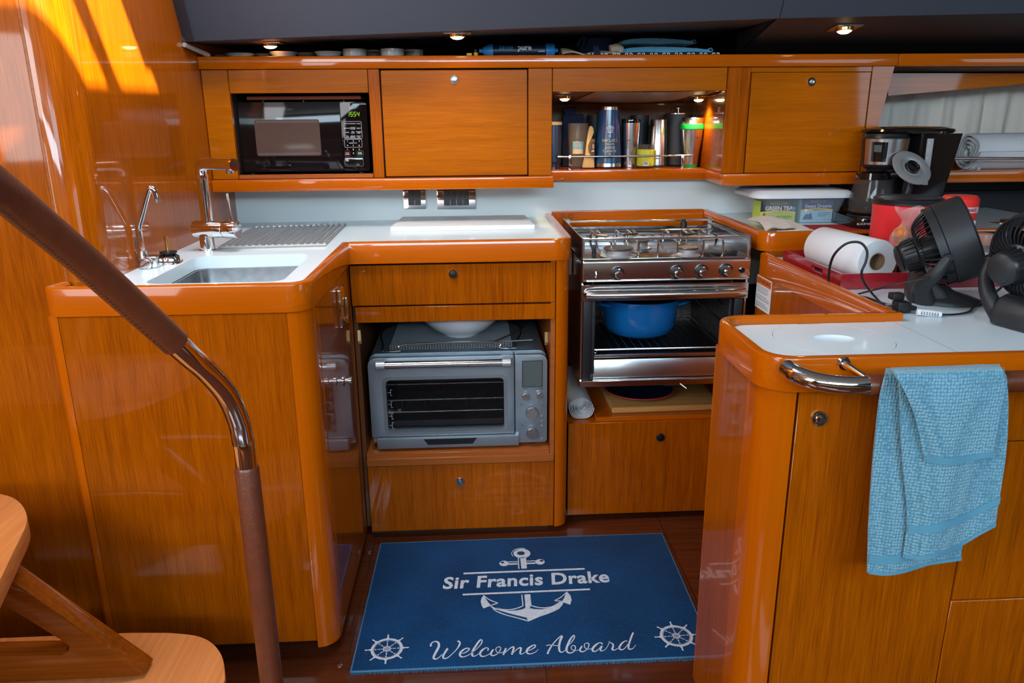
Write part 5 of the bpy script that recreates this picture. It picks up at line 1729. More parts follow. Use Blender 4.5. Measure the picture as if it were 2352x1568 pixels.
for s in w2:
    ribbon_px(wa, zoomer(1230, 1430, K, s))
build('script_lettering', wa, 'mat_print', mt, smooth=False, recalc=False)
# block lettering fitted to its place
def text_fit(s, c00, c10, c01, parent, mat, name, z=0.0003, bold=0.0):
    """fit a word to the parallelogram with corners lower-left, lower-right, upper-left"""
    m = text_mb(s, 1.0, Matrix.Identity(4), 0.0, offset=bold, spacing=1.0 + bold * 2)
    xs = [v[0] for v in m.v]; ys = [v[1] for v in m.v]
    x0, x1, y0, y1 = min(xs), max(xs), min(ys), max(ys)
    m.v = [tuple(c00 + (c10 - c00) * ((v[0] - x0) / (x1 - x0)) + (c01 - c00) * ((v[1] - y0) / (y1 - y0))) for v in m.v]
    return build(name, m, mat, parent, smooth=False, recalc=False)
text_fit('Sir Francis Drake', PM(1016, 1353), PM(1401, 1337), PM(1021, 1325), mt, 'mat_print', 'block_lettering', bold=0.028)
an = MB()
KA = 340.0 / 2352
def zp(pts):
    return [(1040 + a * KA, 1240 + b * KA) for a, b in pts]
def fill(pts):
    an.add([PM(a, b) for a, b in zp(pts)], [tuple(range(len(pts)))])
def ell(cx, cy, rx, ry, ix=0, iy=0, icx=None, icy=None, n=28):
    icx = cx if icx is None else icx
    icy = cy if icy is None else icy
    o = zp([(cx + rx * math.cos(2 * math.pi * k / n), cy + ry * math.sin(2 * math.pi * k / n)) for k in range(n)])
    if not ix:
        an.add([PM(a, b) for a, b in o], [tuple(range(n))])
        return
    i = zp([(icx + ix * math.cos(2 * math.pi * k / n), icy + iy * math.sin(2 * math.pi * k / n)) for k in range(n)])
    an.add([PM(a, b) for a, b in o + i], [(k, (k + 1) % n, n + (k + 1) % n, n + k) for k in range(n)])
def stroke(pts, w):
    ribbon_px(an, [(1040 + a * KA, 1240 + b * KA, w * KA) for a, b in pts], 5)
ell(1098, 212, 135, 74, 62, 30, 1083, 208)
stroke([(955, 258), (935, 205), (985, 150), (1080, 130), (1150, 136)], 9)
fill([(1070, 275), (1165, 275), (1178, 450), (1090, 452)])
stroke([(1040, 280), (1044, 370), (1050, 455)], 18)
ell(815, 370, 75, 43, 30, 15, 790, 355); ell(1385, 345, 75, 43, 30, 15, 1410, 328)
for a, b, w in (((885, 345), (1030, 342), 12), ((885, 381), (1030, 375), 24), ((1168, 334), (1312, 328), 12), ((1168, 371), (1312, 364), 24), ((170, 530), (2095, 455), 26), ((158, 865), (2182, 780), 26), ((1096, 866), (1115, 1045), 18)):
    stroke([a, b], w)
fill([(1138, 862), (1230, 858), (1250, 1035), (1215, 1082), (1155, 1080)])
fill([(590, 1045), (640, 1040), (760, 1105), (900, 1122), (1020, 1115), (1100, 1100), (1155, 1075), (1175, 1230), (1000, 1190), (850, 1150), (700, 1103), (640, 1090)])
fill([(1155, 1075), (1215, 1080), (1300, 1095), (1420, 1100), (1560, 1068), (1660, 1024), (1740, 970), (1760, 990), (1740, 1030), (1690, 1090), (1610, 1130), (1500, 1175), (1380, 1215), (1205, 1292), (1180, 1250)])
stroke([(640, 1092), (720, 1142), (860, 1192), (1000, 1228), (1205, 1286)], 16)
stroke([(610, 1035), (720, 1085), (830, 1105), (940, 1100), (1040, 1075), (1115, 1045)], 15)
stroke([(1250, 1040), (1340, 1065), (1450, 1075), (1580, 1055), (1680, 1000), (1740, 965)], 15)
fill([(490, 872), (530, 935), (560, 985), (610, 1038), (487, 1085), (455, 1030), (445, 970), (460, 915)])
stroke([(490, 876), (580, 945), (718, 1000)], 14); stroke([(718, 1000), (660, 1018), (600, 1036)], 14)
fill([(1815, 815), (1870, 880), (1888, 950), (1865, 1025), (1760, 990), (1735, 972), (1770, 920), (1788, 870)])
stroke([(1808, 828), (1720, 905), (1617, 960)], 14); stroke([(1617, 960), (1680, 966), (1745, 974)], 14)
build('anchor_print', an, 'mat_print', mt, smooth=False, recalc=False)
def wheel_print(px, py, rot):
    c = PM(px, py)
    R0 = (PM(px + 37, py - 1.2) - c).length
    w = MB()
    n = 48
    def ring(ro, ri):
        vs = [V(c.x + r * math.cos(2 * math.pi * k / n), c.y + r * math.sin(2 * math.pi * k / n), ZA) for r in (ro, ri) for k in range(n)]
        w.add(vs, [(k, (k + 1) % n, n + (k + 1) % n, n + k) for k in range(n)])
    ring(R0, R0 * 0.83); ring(R0 * 0.805, R0 * 0.785); ring(R0 * 0.25, R0 * 0.16); ring(R0 * 0.12, R0 * 0.07)
    w.add([V(c.x + R0 * 0.035 * math.cos(k), c.y + R0 * 0.035 * math.sin(k), ZA) for k in (0, 1.57, 3.14, 4.71)], [(0, 1, 2, 3)])
    for k in range(8):
        a = rot + math.pi / 4 * k
        u, v = Vector((math.cos(a), math.sin(a))), Vector((-math.sin(a), math.cos(a)))
        def q(pts):
            w.add([V(c.x + (u * s + v * t).x * R0, c.y + (u * s + v * t).y * R0, ZA) for s, t in pts], [tuple(range(len(pts)))])
        q([(0.99, -0.09), (1.08, -0.07), (1.14, -0.035), (1.28, -0.055), (1.36, -0.04), (1.38, 0), (1.36, 0.04), (1.28, 0.055), (1.14, 0.035), (1.08, 0.07), (0.99, 0.09)])
        q([(0.65, -0.05), (0.74, -0.05), (0.74, 0.05), (0.65, 0.05)])
        q([(0.39, -0.04), (0.59, -0.015), (0.59, 0.015), (0.39, 0.04)])
        q([(0.29, -0.055), (0.335, -0.055), (0.335, 0.055), (0.29, 0.055)])
    build('ship_wheel_print', w, 'mat_print', mt, smooth=False, recalc=False)
wheel_print(888.6, 1489.5, math.radians(2))
wheel_print(1553.5, 1459.5, math.radians(2))

# ================================================================== blue towel over the grab rail
tw = thing('hand_towel', (0.70, RG, 0.46), 'light blue textured hand towel draped over the leather grab rail', 'towel')
def lerp_edge(pts, v):
    """polyline (x, y) by y fraction"""
    n = len(pts) - 1
    i = min(int(v * n), n - 1)
    t = v * n - i
    t = max(0, min(1, t))
    return (pts[i][0] + (pts[i + 1][0] - pts[i][0]) * t, pts[i][1] + (pts[i + 1][1] - pts[i][1]) * t)
def sheet(left, right, yoff, wave, over=0.10, bulge=0.006, sag=None, off=0.0):
    Lp = [(p.x, p.y) for p in spline([V(a, b, 0) for a, b in left], 8)]
    Rp = [(p.x, p.y) for p in spline([V(a, b, 0) for a, b in right], 8)]
    def fn(u, v):
        l, r = lerp_edge(Lp, v), lerp_edge(Rp, v)
        x, y = l[0] + (r[0] - l[0]) * u, l[1] + (r[1] - l[1]) * u
        if sag:
            y += sag(u) * v
        k = min(1.0, v / over)
        # over the top of the rail, then down its front
        Y = RG - (yoff + 0.004) * math.sin(k * math.pi / 2)
        Y += v * 0.010 + wave * math.sin(u * 9 + v * 2.2) * min(1, v * 2) * (0.4 + 0.6 * v) - bulge * math.sin(math.pi * u) * min(1, v * 2.5) - off
        return PY(x, y, Y)
    return fn
sA = sheet([(2034, 852), (2018, 920), (2003, 1060), (1994, 1200), (1991, 1312)], [(2260, 842), (2250, 920), (2230, 1060), (2212, 1170), (2203, 1282)], 0.020, 0.004, sag=lambda u: 16 * math.sin(math.pi * min(1, u * 1.5)) * (1 - u))
sB = sheet([(2062, 850), (2066, 930), (2070, 1050), (2082, 1180), (2074, 1277)], [(2306, 850), (2312, 920), (2308, 1030), (2295, 1120), (2281, 1205)], 0.042, 0.006, bulge=0.008, sag=lambda u: 34 * math.sin(math.pi * u) * (1 - 0.75 * u))
sC = sheet([(2046, 850), (2072, 890), (2095, 940), (2112, 1000), (2124, 1056)], [(2296, 842), (2304, 880), (2292, 940), (2284, 1000), (2276, 1046)], 0.060, 0.003, bulge=0.008, sag=lambda u: 16 * math.sin(math.pi * u) * (1 - u))
build('back_fold', MB().grid(sA, 26, 44, 0.004), 'towel_blue', tw)
build('main_fold', MB().grid(sB, 26, 44, 0.004), 'towel_blue', tw)
build('front_flap', MB().grid(sC, 26, 30, 0.004), 'towel_blue', tw)
def sub(fn, v0, v1, off=0.0050):
    return lambda u, v: Vector(fn(u, v0 + (v1 - v0) * v)) + V(0, -off, 0)
for fn, bands in ((sA, ((0.885, 0.925), (0.975, 1.004))), (sB, ((0.795, 0.835), (0.965, 1.004))), (sC, ((0.915, 1.006),))):
    for v0, v1 in bands:
        build('woven_band', MB().grid(sub(fn, v0, v1), 26, 4, 0.001), 'towel_band', tw)
def rear(u, v):
    x = 0.612 + u * 0.135
    a = v * 3
    if a < 1:
        th = math.pi / 2 * a
        return (x, RG + 0.020 * math.sin(th), zr + 0.0165 + 0.0035 * math.cos(th) - 0.002 * a)
    return (x, RG + 0.022, zr + 0.0145 - (a - 1) * 0.07)
build('rear_fold', MB().grid(rear, 12, 20, 0.003), 'towel_blue', tw)


# ================================================================== open top shelf
ZS = 1.3302
def bowl_at(px0, px1, ytop, Y, kind, label, i):
    a, b = PY(px0, 125, Y), PY(px1, 125, Y)
    r = (b.x - a.x) / 2
    c = V((a.x + b.x) / 2, Y, ZS)
    h = PY((px0 + px1) / 2, ytop, Y - r).z - ZS
    h = min(max(h, 0.012), 0.030)
    if kind == 'cup':
        prof = [(0, 0), (r * 0.94, 0), (r * 0.98, 0.003), (r, h * 0.5), (r, h), (r - 0.003, h), (r - 0.003, 0.005), (0, 0.004)]
    else:
        prof = [(0, 0), (r * 0.62, 0), (r * 0.66, 0.003), (r * 0.93, h * 0.75), (r, h), (r - 0.002, h), (r * 0.9, h * 0.75), (r * 0.6, 0.005), (0, 0.004)]
    o = build('bowl' if kind != 'cup' else 'ramekin', MB().lathe(prof, 36), 'ceramic_grey', loc=c, local=True)
    return tag(o, label, 'bowl', 'bowls on the top shelf')
bowl_at(481, 529, 125, 2.46, 'b', 'small grey dish nearest the bulkhead on top shelf', 0)
bowl_at(518, 584, 120.5, 2.37, 'b', 'grey flared bowl second from the bulkhead on top shelf', 1)
bowl_at(582, 624, 122, 2.46, 'b', 'small grey dish tucked behind two flared bowls left of downlight', 2)
bowl_at(619, 684, 117, 2.37, 'b', 'grey flared bowl directly under the glowing left downlight', 3)
bowl_at(683, 728, 120, 2.46, 'b', 'small grey dish just right of the downlit bowl', 4)
bowl_at(723, 787, 116.5, 2.37, 'b', 'grey flared bowl beside the first straight-sided ramekin', 5)
bowl_at(788, 842, 111, 2.37, 'cup', 'straight-sided grey ramekin beside the flared bowls', 6)
bowl_at(842, 876, 114, 2.45, 'cup', 'small grey ramekin set back between two larger ramekins', 7)
bowl_at(875, 928, 110.5, 2.37, 'cup', 'larger straight-sided grey ramekin above left cupboard door', 8)
bowl_at(928, 972, 113, 2.45, 'cup', 'grey ramekin at the end of the row, farthest from bulkhead', 9)

# yellow hose parts
q = PY(1078, 128, 2.36)
ya = build('yellow_clip', MB().box(q.x - 0.008, q.x + 0.008, 2.352, 2.368, ZS, ZS + 0.014), 'yellow_plastic', bevel=0.003)
tag(ya, 'small yellow plastic clip on top shelf beside water filter', 'clip')
q = PY(1093, 128, 2.37)
yb = thing('hose_cap', (q.x, 2.372, ZS), 'small dark hose cap with yellow ring beside the yellow clip', 'cap')
build('ring', MB().lathe([(0.007, 0), (0.007, 0.016)], 16, Matrix.Translation((q.x, 2.372, ZS))), 'yellow_plastic', yb)
build('stopper', MB().lathe([(0.0062, 0.0162), (0.006, 0.025), (0, 0.026)], 16, Matrix.Translation((q.x, 2.372, ZS))), 'black_plastic', yb)

# water filter cartridge lying on its side
YW, rW = 2.362, 0.0200
x0, x1 = PY(1118, 115, YW).x, PY(1274, 115, YW).x
cw = V((x0 + x1) / 2, YW, ZS + rW)
wfil = thing('water_filter', (cw.x, YW, ZS), 'blue inline water filter cartridge lying on the top shelf', 'water filter')
RYm = Matrix.Rotation(math.pi / 2, 4, 'Y')
L = x1 - x0
def ax(xa):
    return Matrix.Translation((xa, YW, ZS + rW)) @ RYm
build('label_sleeve', MB().lathe([(rW * 0.97, 0), (rW * 0.97, L * 0.76)], 32, ax(x0 + L * 0.095)), 'navy_label', wfil)
build('end_cap', MB().lathe([(0.006, -0.022), (0.006, -0.012), (0.010, -0.010), (rW * 0.8, 0.004), (rW, 0.012), (rW, L * 0.09)], 28, ax(x0)), 'blue_plastic', wfil)
build('end_cap', MB().lathe([(rW, 0), (rW, L * 0.115), (rW * 0.9, L * 0.13), (rW * 0.5, L * 0.135), (0.006, L * 0.14), (0.006, L * 0.18), (0, L * 0.18)], 28, ax(x0 + L * 0.865)), 'blue_plastic', wfil)
def on_filter(s, size, px, mat, dx=0.0, offset=0.0):
    m = text_mb(s, size, Matrix.Identity(4), 0.0, align='LEFT', offset=offset)
    xs = PY(px, 115, YW - rW).x
    vs = []
    for x, y, z in m.v:
        a = y / rW + math.radians(22)
        rr = rW * 0.97 + 0.0006
        vs.append((xs + x, YW - rr * math.cos(a), ZS + rW + rr * math.sin(a)))
    m.v = vs
    build('printed_word', m, mat, wfil, smooth=False, recalc=False)
on_filter('taste', 0.0215, 1146, 'tp_blue')
on_filter('pure', 0.0215, 1189, 'white_print', offset=0.0006)
wsw = MB()
sw = []
for u in (0.0, 1.0):
    pass
tri = [(1236, -0.012), (1252, -0.012), (1252, 0.006)]
vs = []
for px, y in tri:
    a = y / rW + math.radians(22)
    vs.append(V(PY(px, 115, YW - rW).x, YW - (rW * 0.97 + 0.0006) * math.cos(a), ZS + rW + (rW * 0.97 + 0.0006) * math.sin(a)))
build('label_wedge', MB().add(vs, [(0, 1, 2)]), 'white_print', wfil, smooth=False)

# folded canvas and navy bag
cvs = thing('canvas_bag', PY(1355, 128, 2.40), 'folded beige and navy canvas bag beside the water filter', 'bag')
xa, xb = PY(1288, 115, 2.38).x, PY(1420, 115, 2.38).x
def fold(u, v):
    x = xa + (xb - xa) * u
    z = ZS + 0.004 + 0.020 * (1 - 0.55 * u) * math.sin(math.pi * (0.12 + 0.80 * v)) + 0.006 * math.sin(9 * u + 3 * v)
    return (x, 2.345 + 0.10 * v, max(z, ZS + 0.004))
build('canvas_fold', MB().grid(fold, 18, 8, 0.0035), 'canvas', cvs)
build('canvas_roll', MB().tube(spline([V(xb - 0.030, 2.348, ZS + 0.022), V(xb - 0.010, 2.350, ZS + 0.026), V(xb + 0.004, 2.355, ZS + 0.020)], 5), [0.012] * 11, 14), 'canvas', cvs)
build('navy_flap', MB().box(PY(1332, 100, 2.43).x, PY(1405, 100, 2.43).x, 2.43, 2.46, ZS, PY(1370, 86, 2.43).z), 'navy_cloth', cvs, bevel=0.006)
build('navy_strap', MB().prism([PY(1362, 106, 2.350), PY(1374, 104, 2.350), PY(1380, 126, 2.343), PY(1364, 126, 2.343)], (0, -0.0015, 0)), 'navy_cloth', cvs)
build('strap_loop', MB().tube(spline([PY(1326, 108, 2.42), PY(1332, 92, 2.42), PY(1343, 86, 2.42), PY(1342, 98, 2.42), PY(1336, 106, 2.42)], 5), 0.004, 8), 'navy_cloth', cvs)

# black and white damask cloth
dm = thing('damask_cloth', PY(1500, 128, 2.37), 'folded black and white damask cloth under the blue pot holders', 'cloth')
xa, xb = PY(1348, 122, 2.35).x, PY(1652, 122, 2.35).x
build('folded_cloth', MB().box(xa, xb, 2.345, 2.50, ZS, ZS + 0.012), 'black_fabric', dm, bevel=0.004)
scrl = MB()
random.seed(5)
for k in range(11):
    x = xa + 0.012 + k * (xb - xa - 0.024) / 10
    for s in (-1, 1):
        P = spline([V(x + s * 0.002, 2.3442, ZS + 0.001), V(x + s * 0.008, 2.3442, ZS + 0.005), V(x + s * 0.010, 2.3442, ZS + 0.009), V(x + s * 0.005, 2.3442, ZS + 0.0105), V(x + s * 0.003, 2.3442, ZS + 0.007)], 4)
        scrl.tube(P, 0.0014, 5)
    scrl.box(x - 0.004, x + 0.004, 2.35, 2.40, ZS + 0.0118, ZS + 0.0123)
build('damask_pattern', scrl, 'white_print', dm)
# two quilted pot holders
def pad(name, px0, px1, py0, py1, Y, z0, label, tail):
    a, b = PY(px0, py1, Y), PY(px1, py1, Y)
    h = PY(px0, py0, Y).z - z0
    t = thing(name, V((a.x + b.x) / 2, Y + 0.05, z0), label, 'pot holder', 'blue quilted pot holders')
    def f(u, v):
        x = a.x + (b.x - a.x) * u
        e = math.sin(math.pi * min(1, max(0, u))) ** 0.35
        z = z0 + 0.004 + (h - 0.004) * e * (0.75 + 0.25 * math.sin(math.pi * v)) * (1 - 0.35 * u) + 0.0012 * math.sin(u * 46) * math.sin(v * 22)
        return (x, Y + 0.12 * v, z)
    m = MB().grid(f, 40, 14)
    def g_(u, v):
        x = a.x + (b.x - a.x) * u
        return (x, Y + 0.12 * v, z0 + 0.0006 + 0.002 * abs(math.sin(u * 6)))
    m2 = MB().grid(g_, 40, 14)
    n0 = len(m.v)
    m.add(m2.v, m2.f)
    w = 15
    for i in range(40):
        m.f.append((i * w, (i + 1) * w, n0 + (i + 1) * w, n0 + i * w))
        m.f.append((i * w + 14, (i + 1) * w + 14, n0 + (i + 1) * w + 14, n0 + i * w + 14))
    for j in range(14):
        m.f.append((j, j + 1, n0 + j + 1, n0 + j))
        m.f.append((40 * w + j, 40 * w + j + 1, n0 + 40 * w + j + 1, n0 + 40 * w + j))
    build('pad', m, 'mitt_blue', t)
    e = V(b.x, Y + 0.03, z0 + h * 0.35)
    build('hanging_loop', MB().tube(spline([e + V(-0.006, 0, 0), e + V(0.008, 0, 0.006), e + V(0.014, 0, -0.001), e + V(0.002, 0, -0.004)], 5), 0.0022, 7), 'mitt_blue', t)
pad('pot_holder', 1424, 1633, 102, 120, 2.362, ZS + 0.0126, 'lower blue quilted pot holder on the damask cloth', 1)
pad('pot_holder', 1428, 1594, 82, 98, 2.368, ZS + 0.0365, 'upper blue quilted pot holder, topmost of the two', 1)

# ================================================================== mug niche contents
def cupat(px0, px1, Y):
    a, b = PY(px0, 330, Y), PY(px1, 330, Y)
    return (a.x + b.x) / 2, (b.x - a.x) / 2
def zat(px, py, Y):
    return PY(px, py, Y).z
def mug(name, Y, px, r, zt, parts, label, cat='tumbler', dx=0):
    t = thing(name, V(px, Y, ZM), label, cat)
    for nm, prof, mat in parts:
        build(nm, MB().lathe(prof, 40, Matrix.Translation((px, Y, ZM))), mat, t)
    return t
ZM += 0.0003
# blue steel tumbler with tan lid
x, r = cupat(1262, 1300, 2.57)
x = 0.2725; r = 0.0285
h = zat(1283, 287, 2.55) - ZM
mug('steel_tumbler', 2.57, x, r, h, [('body', [(0, 0), (r * 0.84, 0), (r * 0.86, 0.018), (r, 0.022), (r * 1.02, h), (0, h)], 'tumbler_navy'), ('lid', [(r * 1.02, h + 0.0005), (r * 1.04, h + 0.009), (r * 0.9, h + 0.011), (0, h + 0.011)], 'tan_lid')], 'blue-grey steel tumbler with clear tan lid at niche left end')
# clear plastic cup with round-cornered sticker
x, r = cupat(1303, 1352, 2.58)
h = zat(1328, 283, 2.56) - ZM
pc2 = mug('plastic_cup', 2.58, x, r, h, [('cup', [(0, 0), (r * 0.76, 0), (r * 0.8, 0.004), (r, h), (r - 0.0015, h), (r * 0.78, 0.005), (0, 0.004)], 'clear')], 'clear plastic cup with blue beach-bar sticker and red lettering', 'cup')
rf = lambda y: r * (0.78 + 0.22 * max(0, min(1, y / h)))
C0 = (x, 2.58, ZM)
def art_on(C, rfun, mbs, parent, off=0.0):
    for m, mat, nm in mbs:
        m.v = [(a + off, b, c) for a, b, c in m.v]
        build(nm, wrap_cyl(m, C, 1.0, rfun=rfun), mat, parent, smooth=False, recalc=False)
def flat_poly(pts, z=0.0):
    return MB().add([(a, b, z) for a, b in pts], [tuple(range(len(pts)))])
def gridrect(x0, x1, y0, y1, z=0.0, n=10):
    m = MB()
    vs, fs = [], []
    for i in range(n + 1):
        xx = x0 + (x1 - x0) * i / n
        vs += [(xx, y0, z), (xx, y1, z)]
    fs = [(2 * i, 2 * i + 2, 2 * i + 3, 2 * i + 1) for i in range(n)]
    return m.add(vs, fs)
Tm = lambda dx, dy: Matrix.Translation((dx, dy, 0.0006))
so = -0.004
art_on(C0, rf, [(gridrect(-0.0185, 0.0185, 0.046, 0.088), 'black_print', 'sticker_edge'), (gridrect(-0.0175, 0.0175, 0.058, 0.087, 0.0003), 'sticker_blue', 'sticker_field'), (gridrect(-0.0175, 0.0175, 0.047, 0.058, 0.0003), 'sticker_tan', 'sticker_foot'),
                (text_mb("CHAT", 0.0125, Tm(0, 0.081), 0), 'red_print', 'printed_word'), (text_mb("'N'", 0.009, Tm(0, 0.0735), 0), 'red_print', 'printed_word'), (text_mb('CHILL', 0.0125, Tm(0, 0.066), 0), 'red_print', 'printed_word'),
                (text_mb('BEACH BAR', 0.0052, Tm(0, 0.0595), 0), 'white_print', 'printed_word')], pc2, so)
# carved wooden head
x, r = cupat(1340, 1366, 2.555)
wh = thing('carved_figure', V(x, 2.555, ZM), 'pale wooden figure with dark carved face beside the clear cup', 'figurine')
KZ = 460.0 / 2352
def fg_(a, b, Y):
    q = PY(1240 + a * KZ, 180 + b * KZ, Y)
    return V(q.x, Y, max(q.z, ZM + 0.0003))
slab = [(500, 1050), (512, 975), (535, 900), (545, 800), (558, 700), (572, 615), (585, 565), (608, 555), (630, 585), (637, 635), (618, 680), (602, 720), (640, 760), (645, 900), (642, 960), (645, 1050)]
build('blade', MB().prism([fg_(a, b, 2.552) for a, b in slab], (0, 0.014, 0)), 'pale_wood', wh, bevel=0.003)
face = [(590, 745), (612, 715), (640, 712), (650, 735), (640, 760), (650, 800), (642, 830), (648, 868), (632, 905), (606, 902), (580, 870), (572, 820), (576, 775)]
fc = build('carved_head', MB().prism([fg_(a, b, 2.541) for a, b in face], (0, 0.0105, 0)), 'carved_dark', wh, bevel=0.003)
build('turban', MB().prism([fg_(a, b, 2.5385) for a, b in [(588, 752), (606, 712), (640, 705), (654, 730), (646, 752), (612, 764)]], (0, 0.010, 0)), 'carved_dark', fc, bevel=0.003)
build('nose', MB().prism([fg_(a, b, 2.5375) for a, b in [(618, 775), (632, 772), (638, 822), (622, 830)]], (0, 0.005, 0)), 'ginger', fc, bevel=0.001)
build('lips', MB().prism([fg_(a, b, 2.5385) for a, b in [(608, 848), (640, 842), (640, 858), (610, 864)]], (0, 0.004, 0)), 'ginger', fc, bevel=0.001)
build('eye', MB().prism([fg_(a, b, 2.5388) for a, b in [(598, 786), (616, 782), (615, 792), (599, 795)]], (0, 0.003, 0)), 'black_print', fc)
# black cups at the back
x, r = cupat(1353, 1378, 2.69)
h = zat(1365, 264, 2.66) - ZM
mug('black_cup', 2.68, x, 0.029, h, [('body', [(0, 0), (0.025, 0), (0.029, h), (0.027, h), (0.024, 0.004), (0, 0.004)], 'black_matte')], 'black cup standing behind the blue inverted tumbler', 'cup')
x, r = cupat(1447, 1485, 2.69)
h = zat(1465, 264, 2.66) - ZM
mug('black_cup', 2.68, x, 0.031, h, [('body', [(0, 0), (0.027, 0), (0.031, h), (0.029, h), (0.026, 0.004), (0, 0.004)], 'black_matte')], 'black cup standing behind the lidded steel tumbler and candle', 'cup')
# navy fabric drink sleeve at the back
x, r = cupat(1292, 1338, 2.68)
h = zat(1315, 262, 2.66) - ZM
ks = thing('drink_sleeve', V(x, 2.68, ZM), 'navy folded fabric drink sleeve standing behind the clear cup', 'drink sleeve')
build('body', MB().box(x - 0.036, x + 0.036, 2.665, 2.695, ZM, ZM + h), 'navy_cloth', ks, bevel=0.006)
build('folded_flap', MB().prism([V(x - 0.038, 2.66, ZM + h + 0.022), V(x + 0.012, 2.66, ZM + h + 0.026), V(x + 0.006, 2.66, ZM + h - 0.002), V(x - 0.026, 2.66, ZM + h - 0.004)], (0, 0.012, 0)), 'navy_cloth', ks, bevel=0.002)
# blue tumbler, upside down
x, rb = cupat(1366.5, 1428, 2.575)
rt = rb * 0.74
h = zat(1400, 244, 2.56) - ZM
bt = thing('captain_tumbler', V(x, 2.575, ZM), 'tall blue tumbler upside down with gold captain lettering', 'tumbler')
Mb = Matrix.Translation((x, 2.575, ZM))
lin = lambda z: rb + (rt - rb) * z / h
build('rim_ring', MB().lathe([(0, 0), (rb * 0.93, 0), (rb * 0.96, 0.005)], 44, Mb), 'black_plastic', bt)
build('steel_band', MB().lathe([(lin(0.005), 0.0052), (lin(0.016), 0.016)], 44, Mb), 'steel', bt)
build('body', MB().lathe([(lin(0.016) + 0.0004, 0.0162), (lin(h - 0.011), h - 0.011)], 44, Mb), 'tumbler_blue', bt)
build('steel_base', MB().lathe([(lin(h - 0.011), h - 0.0108), (lin(h) * 0.99, h - 0.002), (lin(h) * 0.93, h), (0, h)], 44, Mb), 'steel', bt)
def upside(dy):
    return Matrix.Translation((0, dy, 0.0002)) @ Matrix.Rotation(math.pi, 4, 'Z')
py2h = lambda py: zat(1397, py, 2.575 - rb * 0.9) - ZM
arts = []
for s, py, sz in (('CAPTAIN', 322, 0.0125), ('I AM THE', 330.5, 0.0082), ('RIGHT', 338.5, 0.0118), ('ALWAYS', 346.5, 0.0118), ('BE', 354, 0.0078)):
    arts.append((text_mb(s, sz, upside(py2h(py)), 0), 'gold_print', 'printed_word'))
em = MB()
ye = py2h(301)
for a_, b_, w_ in (((0, -0.013), (0, 0.016), 0.0012), ((-0.008, -0.004), (0.008, -0.004), 0.0012)):
    d_ = Vector(b_) - Vector(a_)
    n_ = Vector((-d_.y, d_.x)).normalized() * w_ / 2 * 1.6
    A_, B_ = Vector(a_), Vector(b_)
    em.add([(A_ + n_).to_3d() + V(0, ye, 0.0003), (A_ - n_).to_3d() + V(0, ye, 0.0003), (B_ - n_).to_3d() + V(0, ye, 0.0003), (B_ + n_).to_3d() + V(0, ye, 0.0003)], [(0, 1, 2, 3)])
def ann(cx_, cy_, ro, ri, a0=0, a1=2 * math.pi, n=24):
    vs = [(cx_ + r_ * math.cos(a0 + (a1 - a0) * k / n), cy_ + ye + r_ * math.sin(a0 + (a1 - a0) * k / n), 0.0003) for r_ in (ro, ri) for k in range(n + 1)]
    em.add(vs, [(k, k + 1, n + 2 + k, n + 1 + k) for k in range(n)])
ann(0, -0.0155, 0.0036, 0.0024); ann(0, 0.004, 0.0085, 0.0070); ann(0, 0.004, 0.0045, 0.0035); ann(0, 0.003, 0.0135, 0.0115, math.radians(20), math.radians(160))
arts.append((em, 'white_print', 'anchor_print'))
art_on((x, 2.575, ZM), lambda y: lin(max(0.0, min(h, y))) + 0.0005, arts, bt, -0.002)
# lidded steel tumbler
x, r = cupat(1425.5, 1470, 2.585)
h = zat(1448, 282, 2.57) - ZM
st1 = mug('steel_tumbler', 2.585, x, r, h, [('body', [(0, 0), (r * 0.74, 0), (r * 0.76, 0.003), (r * 0.97, h), (0, h)], 'steel'), ('lid', [(r * 0.98, h + 0.0005), (r, h + 0.006), (r * 0.96, h + 0.0125), (r * 0.7, h + 0.013), (0, h + 0.010)], 'black_gloss')], 'brushed steel tumbler with dark lid and faint green print')
art_on((x, 2.585, ZM), lambda y: r * (0.76 + 0.21 * y / h) + 0.0004, [(text_mb('Jolly', 0.008, Matrix.Translation((-0.011, h * 0.62, 0)), 0, shear=0.3), 'leaf_green', 'printed_word'), (text_mb('Frog', 0.008, Matrix.Translation((0.012, h * 0.62, 0)), 0, shear=0.3), 'leaf_green', 'printed_word')], st1)
# candle jar
x, r = cupat(1464.5, 1503, 2.545)
h = zat(1484, 332, 2.53) - ZM
cj = thing('candle_jar', V(x, 2.545, ZM), 'small glass candle jar with yellow-green label and barcode', 'candle')
Mc = Matrix.Translation((x, 2.545, ZM))
build('glass_jar', MB().lathe([(0, 0), (r * 0.94, 0), (r, 0.004), (r, h * 0.82), (r * 0.93, h * 0.87), (r * 0.97, h * 0.9), (r * 0.97, h), (r * 0.9, h), (r * 0.86, h * 0.85), (r * 0.93, h * 0.8), (r * 0.93, 0.006), (0, 0.005)], 32, Mc), 'glass', cj)
build('wax', MB().lathe([(0, 0.0052), (r * 0.925, 0.0062), (r * 0.925, h * 0.74), (0, h * 0.74)], 32, Mc), 'candle_wax', cj)
build('label', MB().lathe([(r + 0.0004, 0.008), (r + 0.0004, h * 0.80)], 32, Mc, cap=False), 'candle_label', cj)
bc = [(gridrect(-0.009, 0.009, 0.009, 0.021, 0.0), 'white_print', 'barcode_field')]
bars = MB()
random.seed(9)
xx = -0.0075
while xx < 0.0065:
    w_ = random.choice((0.0005, 0.0008, 0.0012))
    m_ = gridrect(xx, xx + w_, 0.012, 0.020, 0.0003, 1)
    bars.add(m_.v, m_.f)
    xx += w_ + random.choice((0.0006, 0.0009))
bc.append((bars, 'black_print', 'barcode_bars'))
art_on((x, 2.545, ZM), lambda y: r + 0.0004, bc, cj, -0.004)
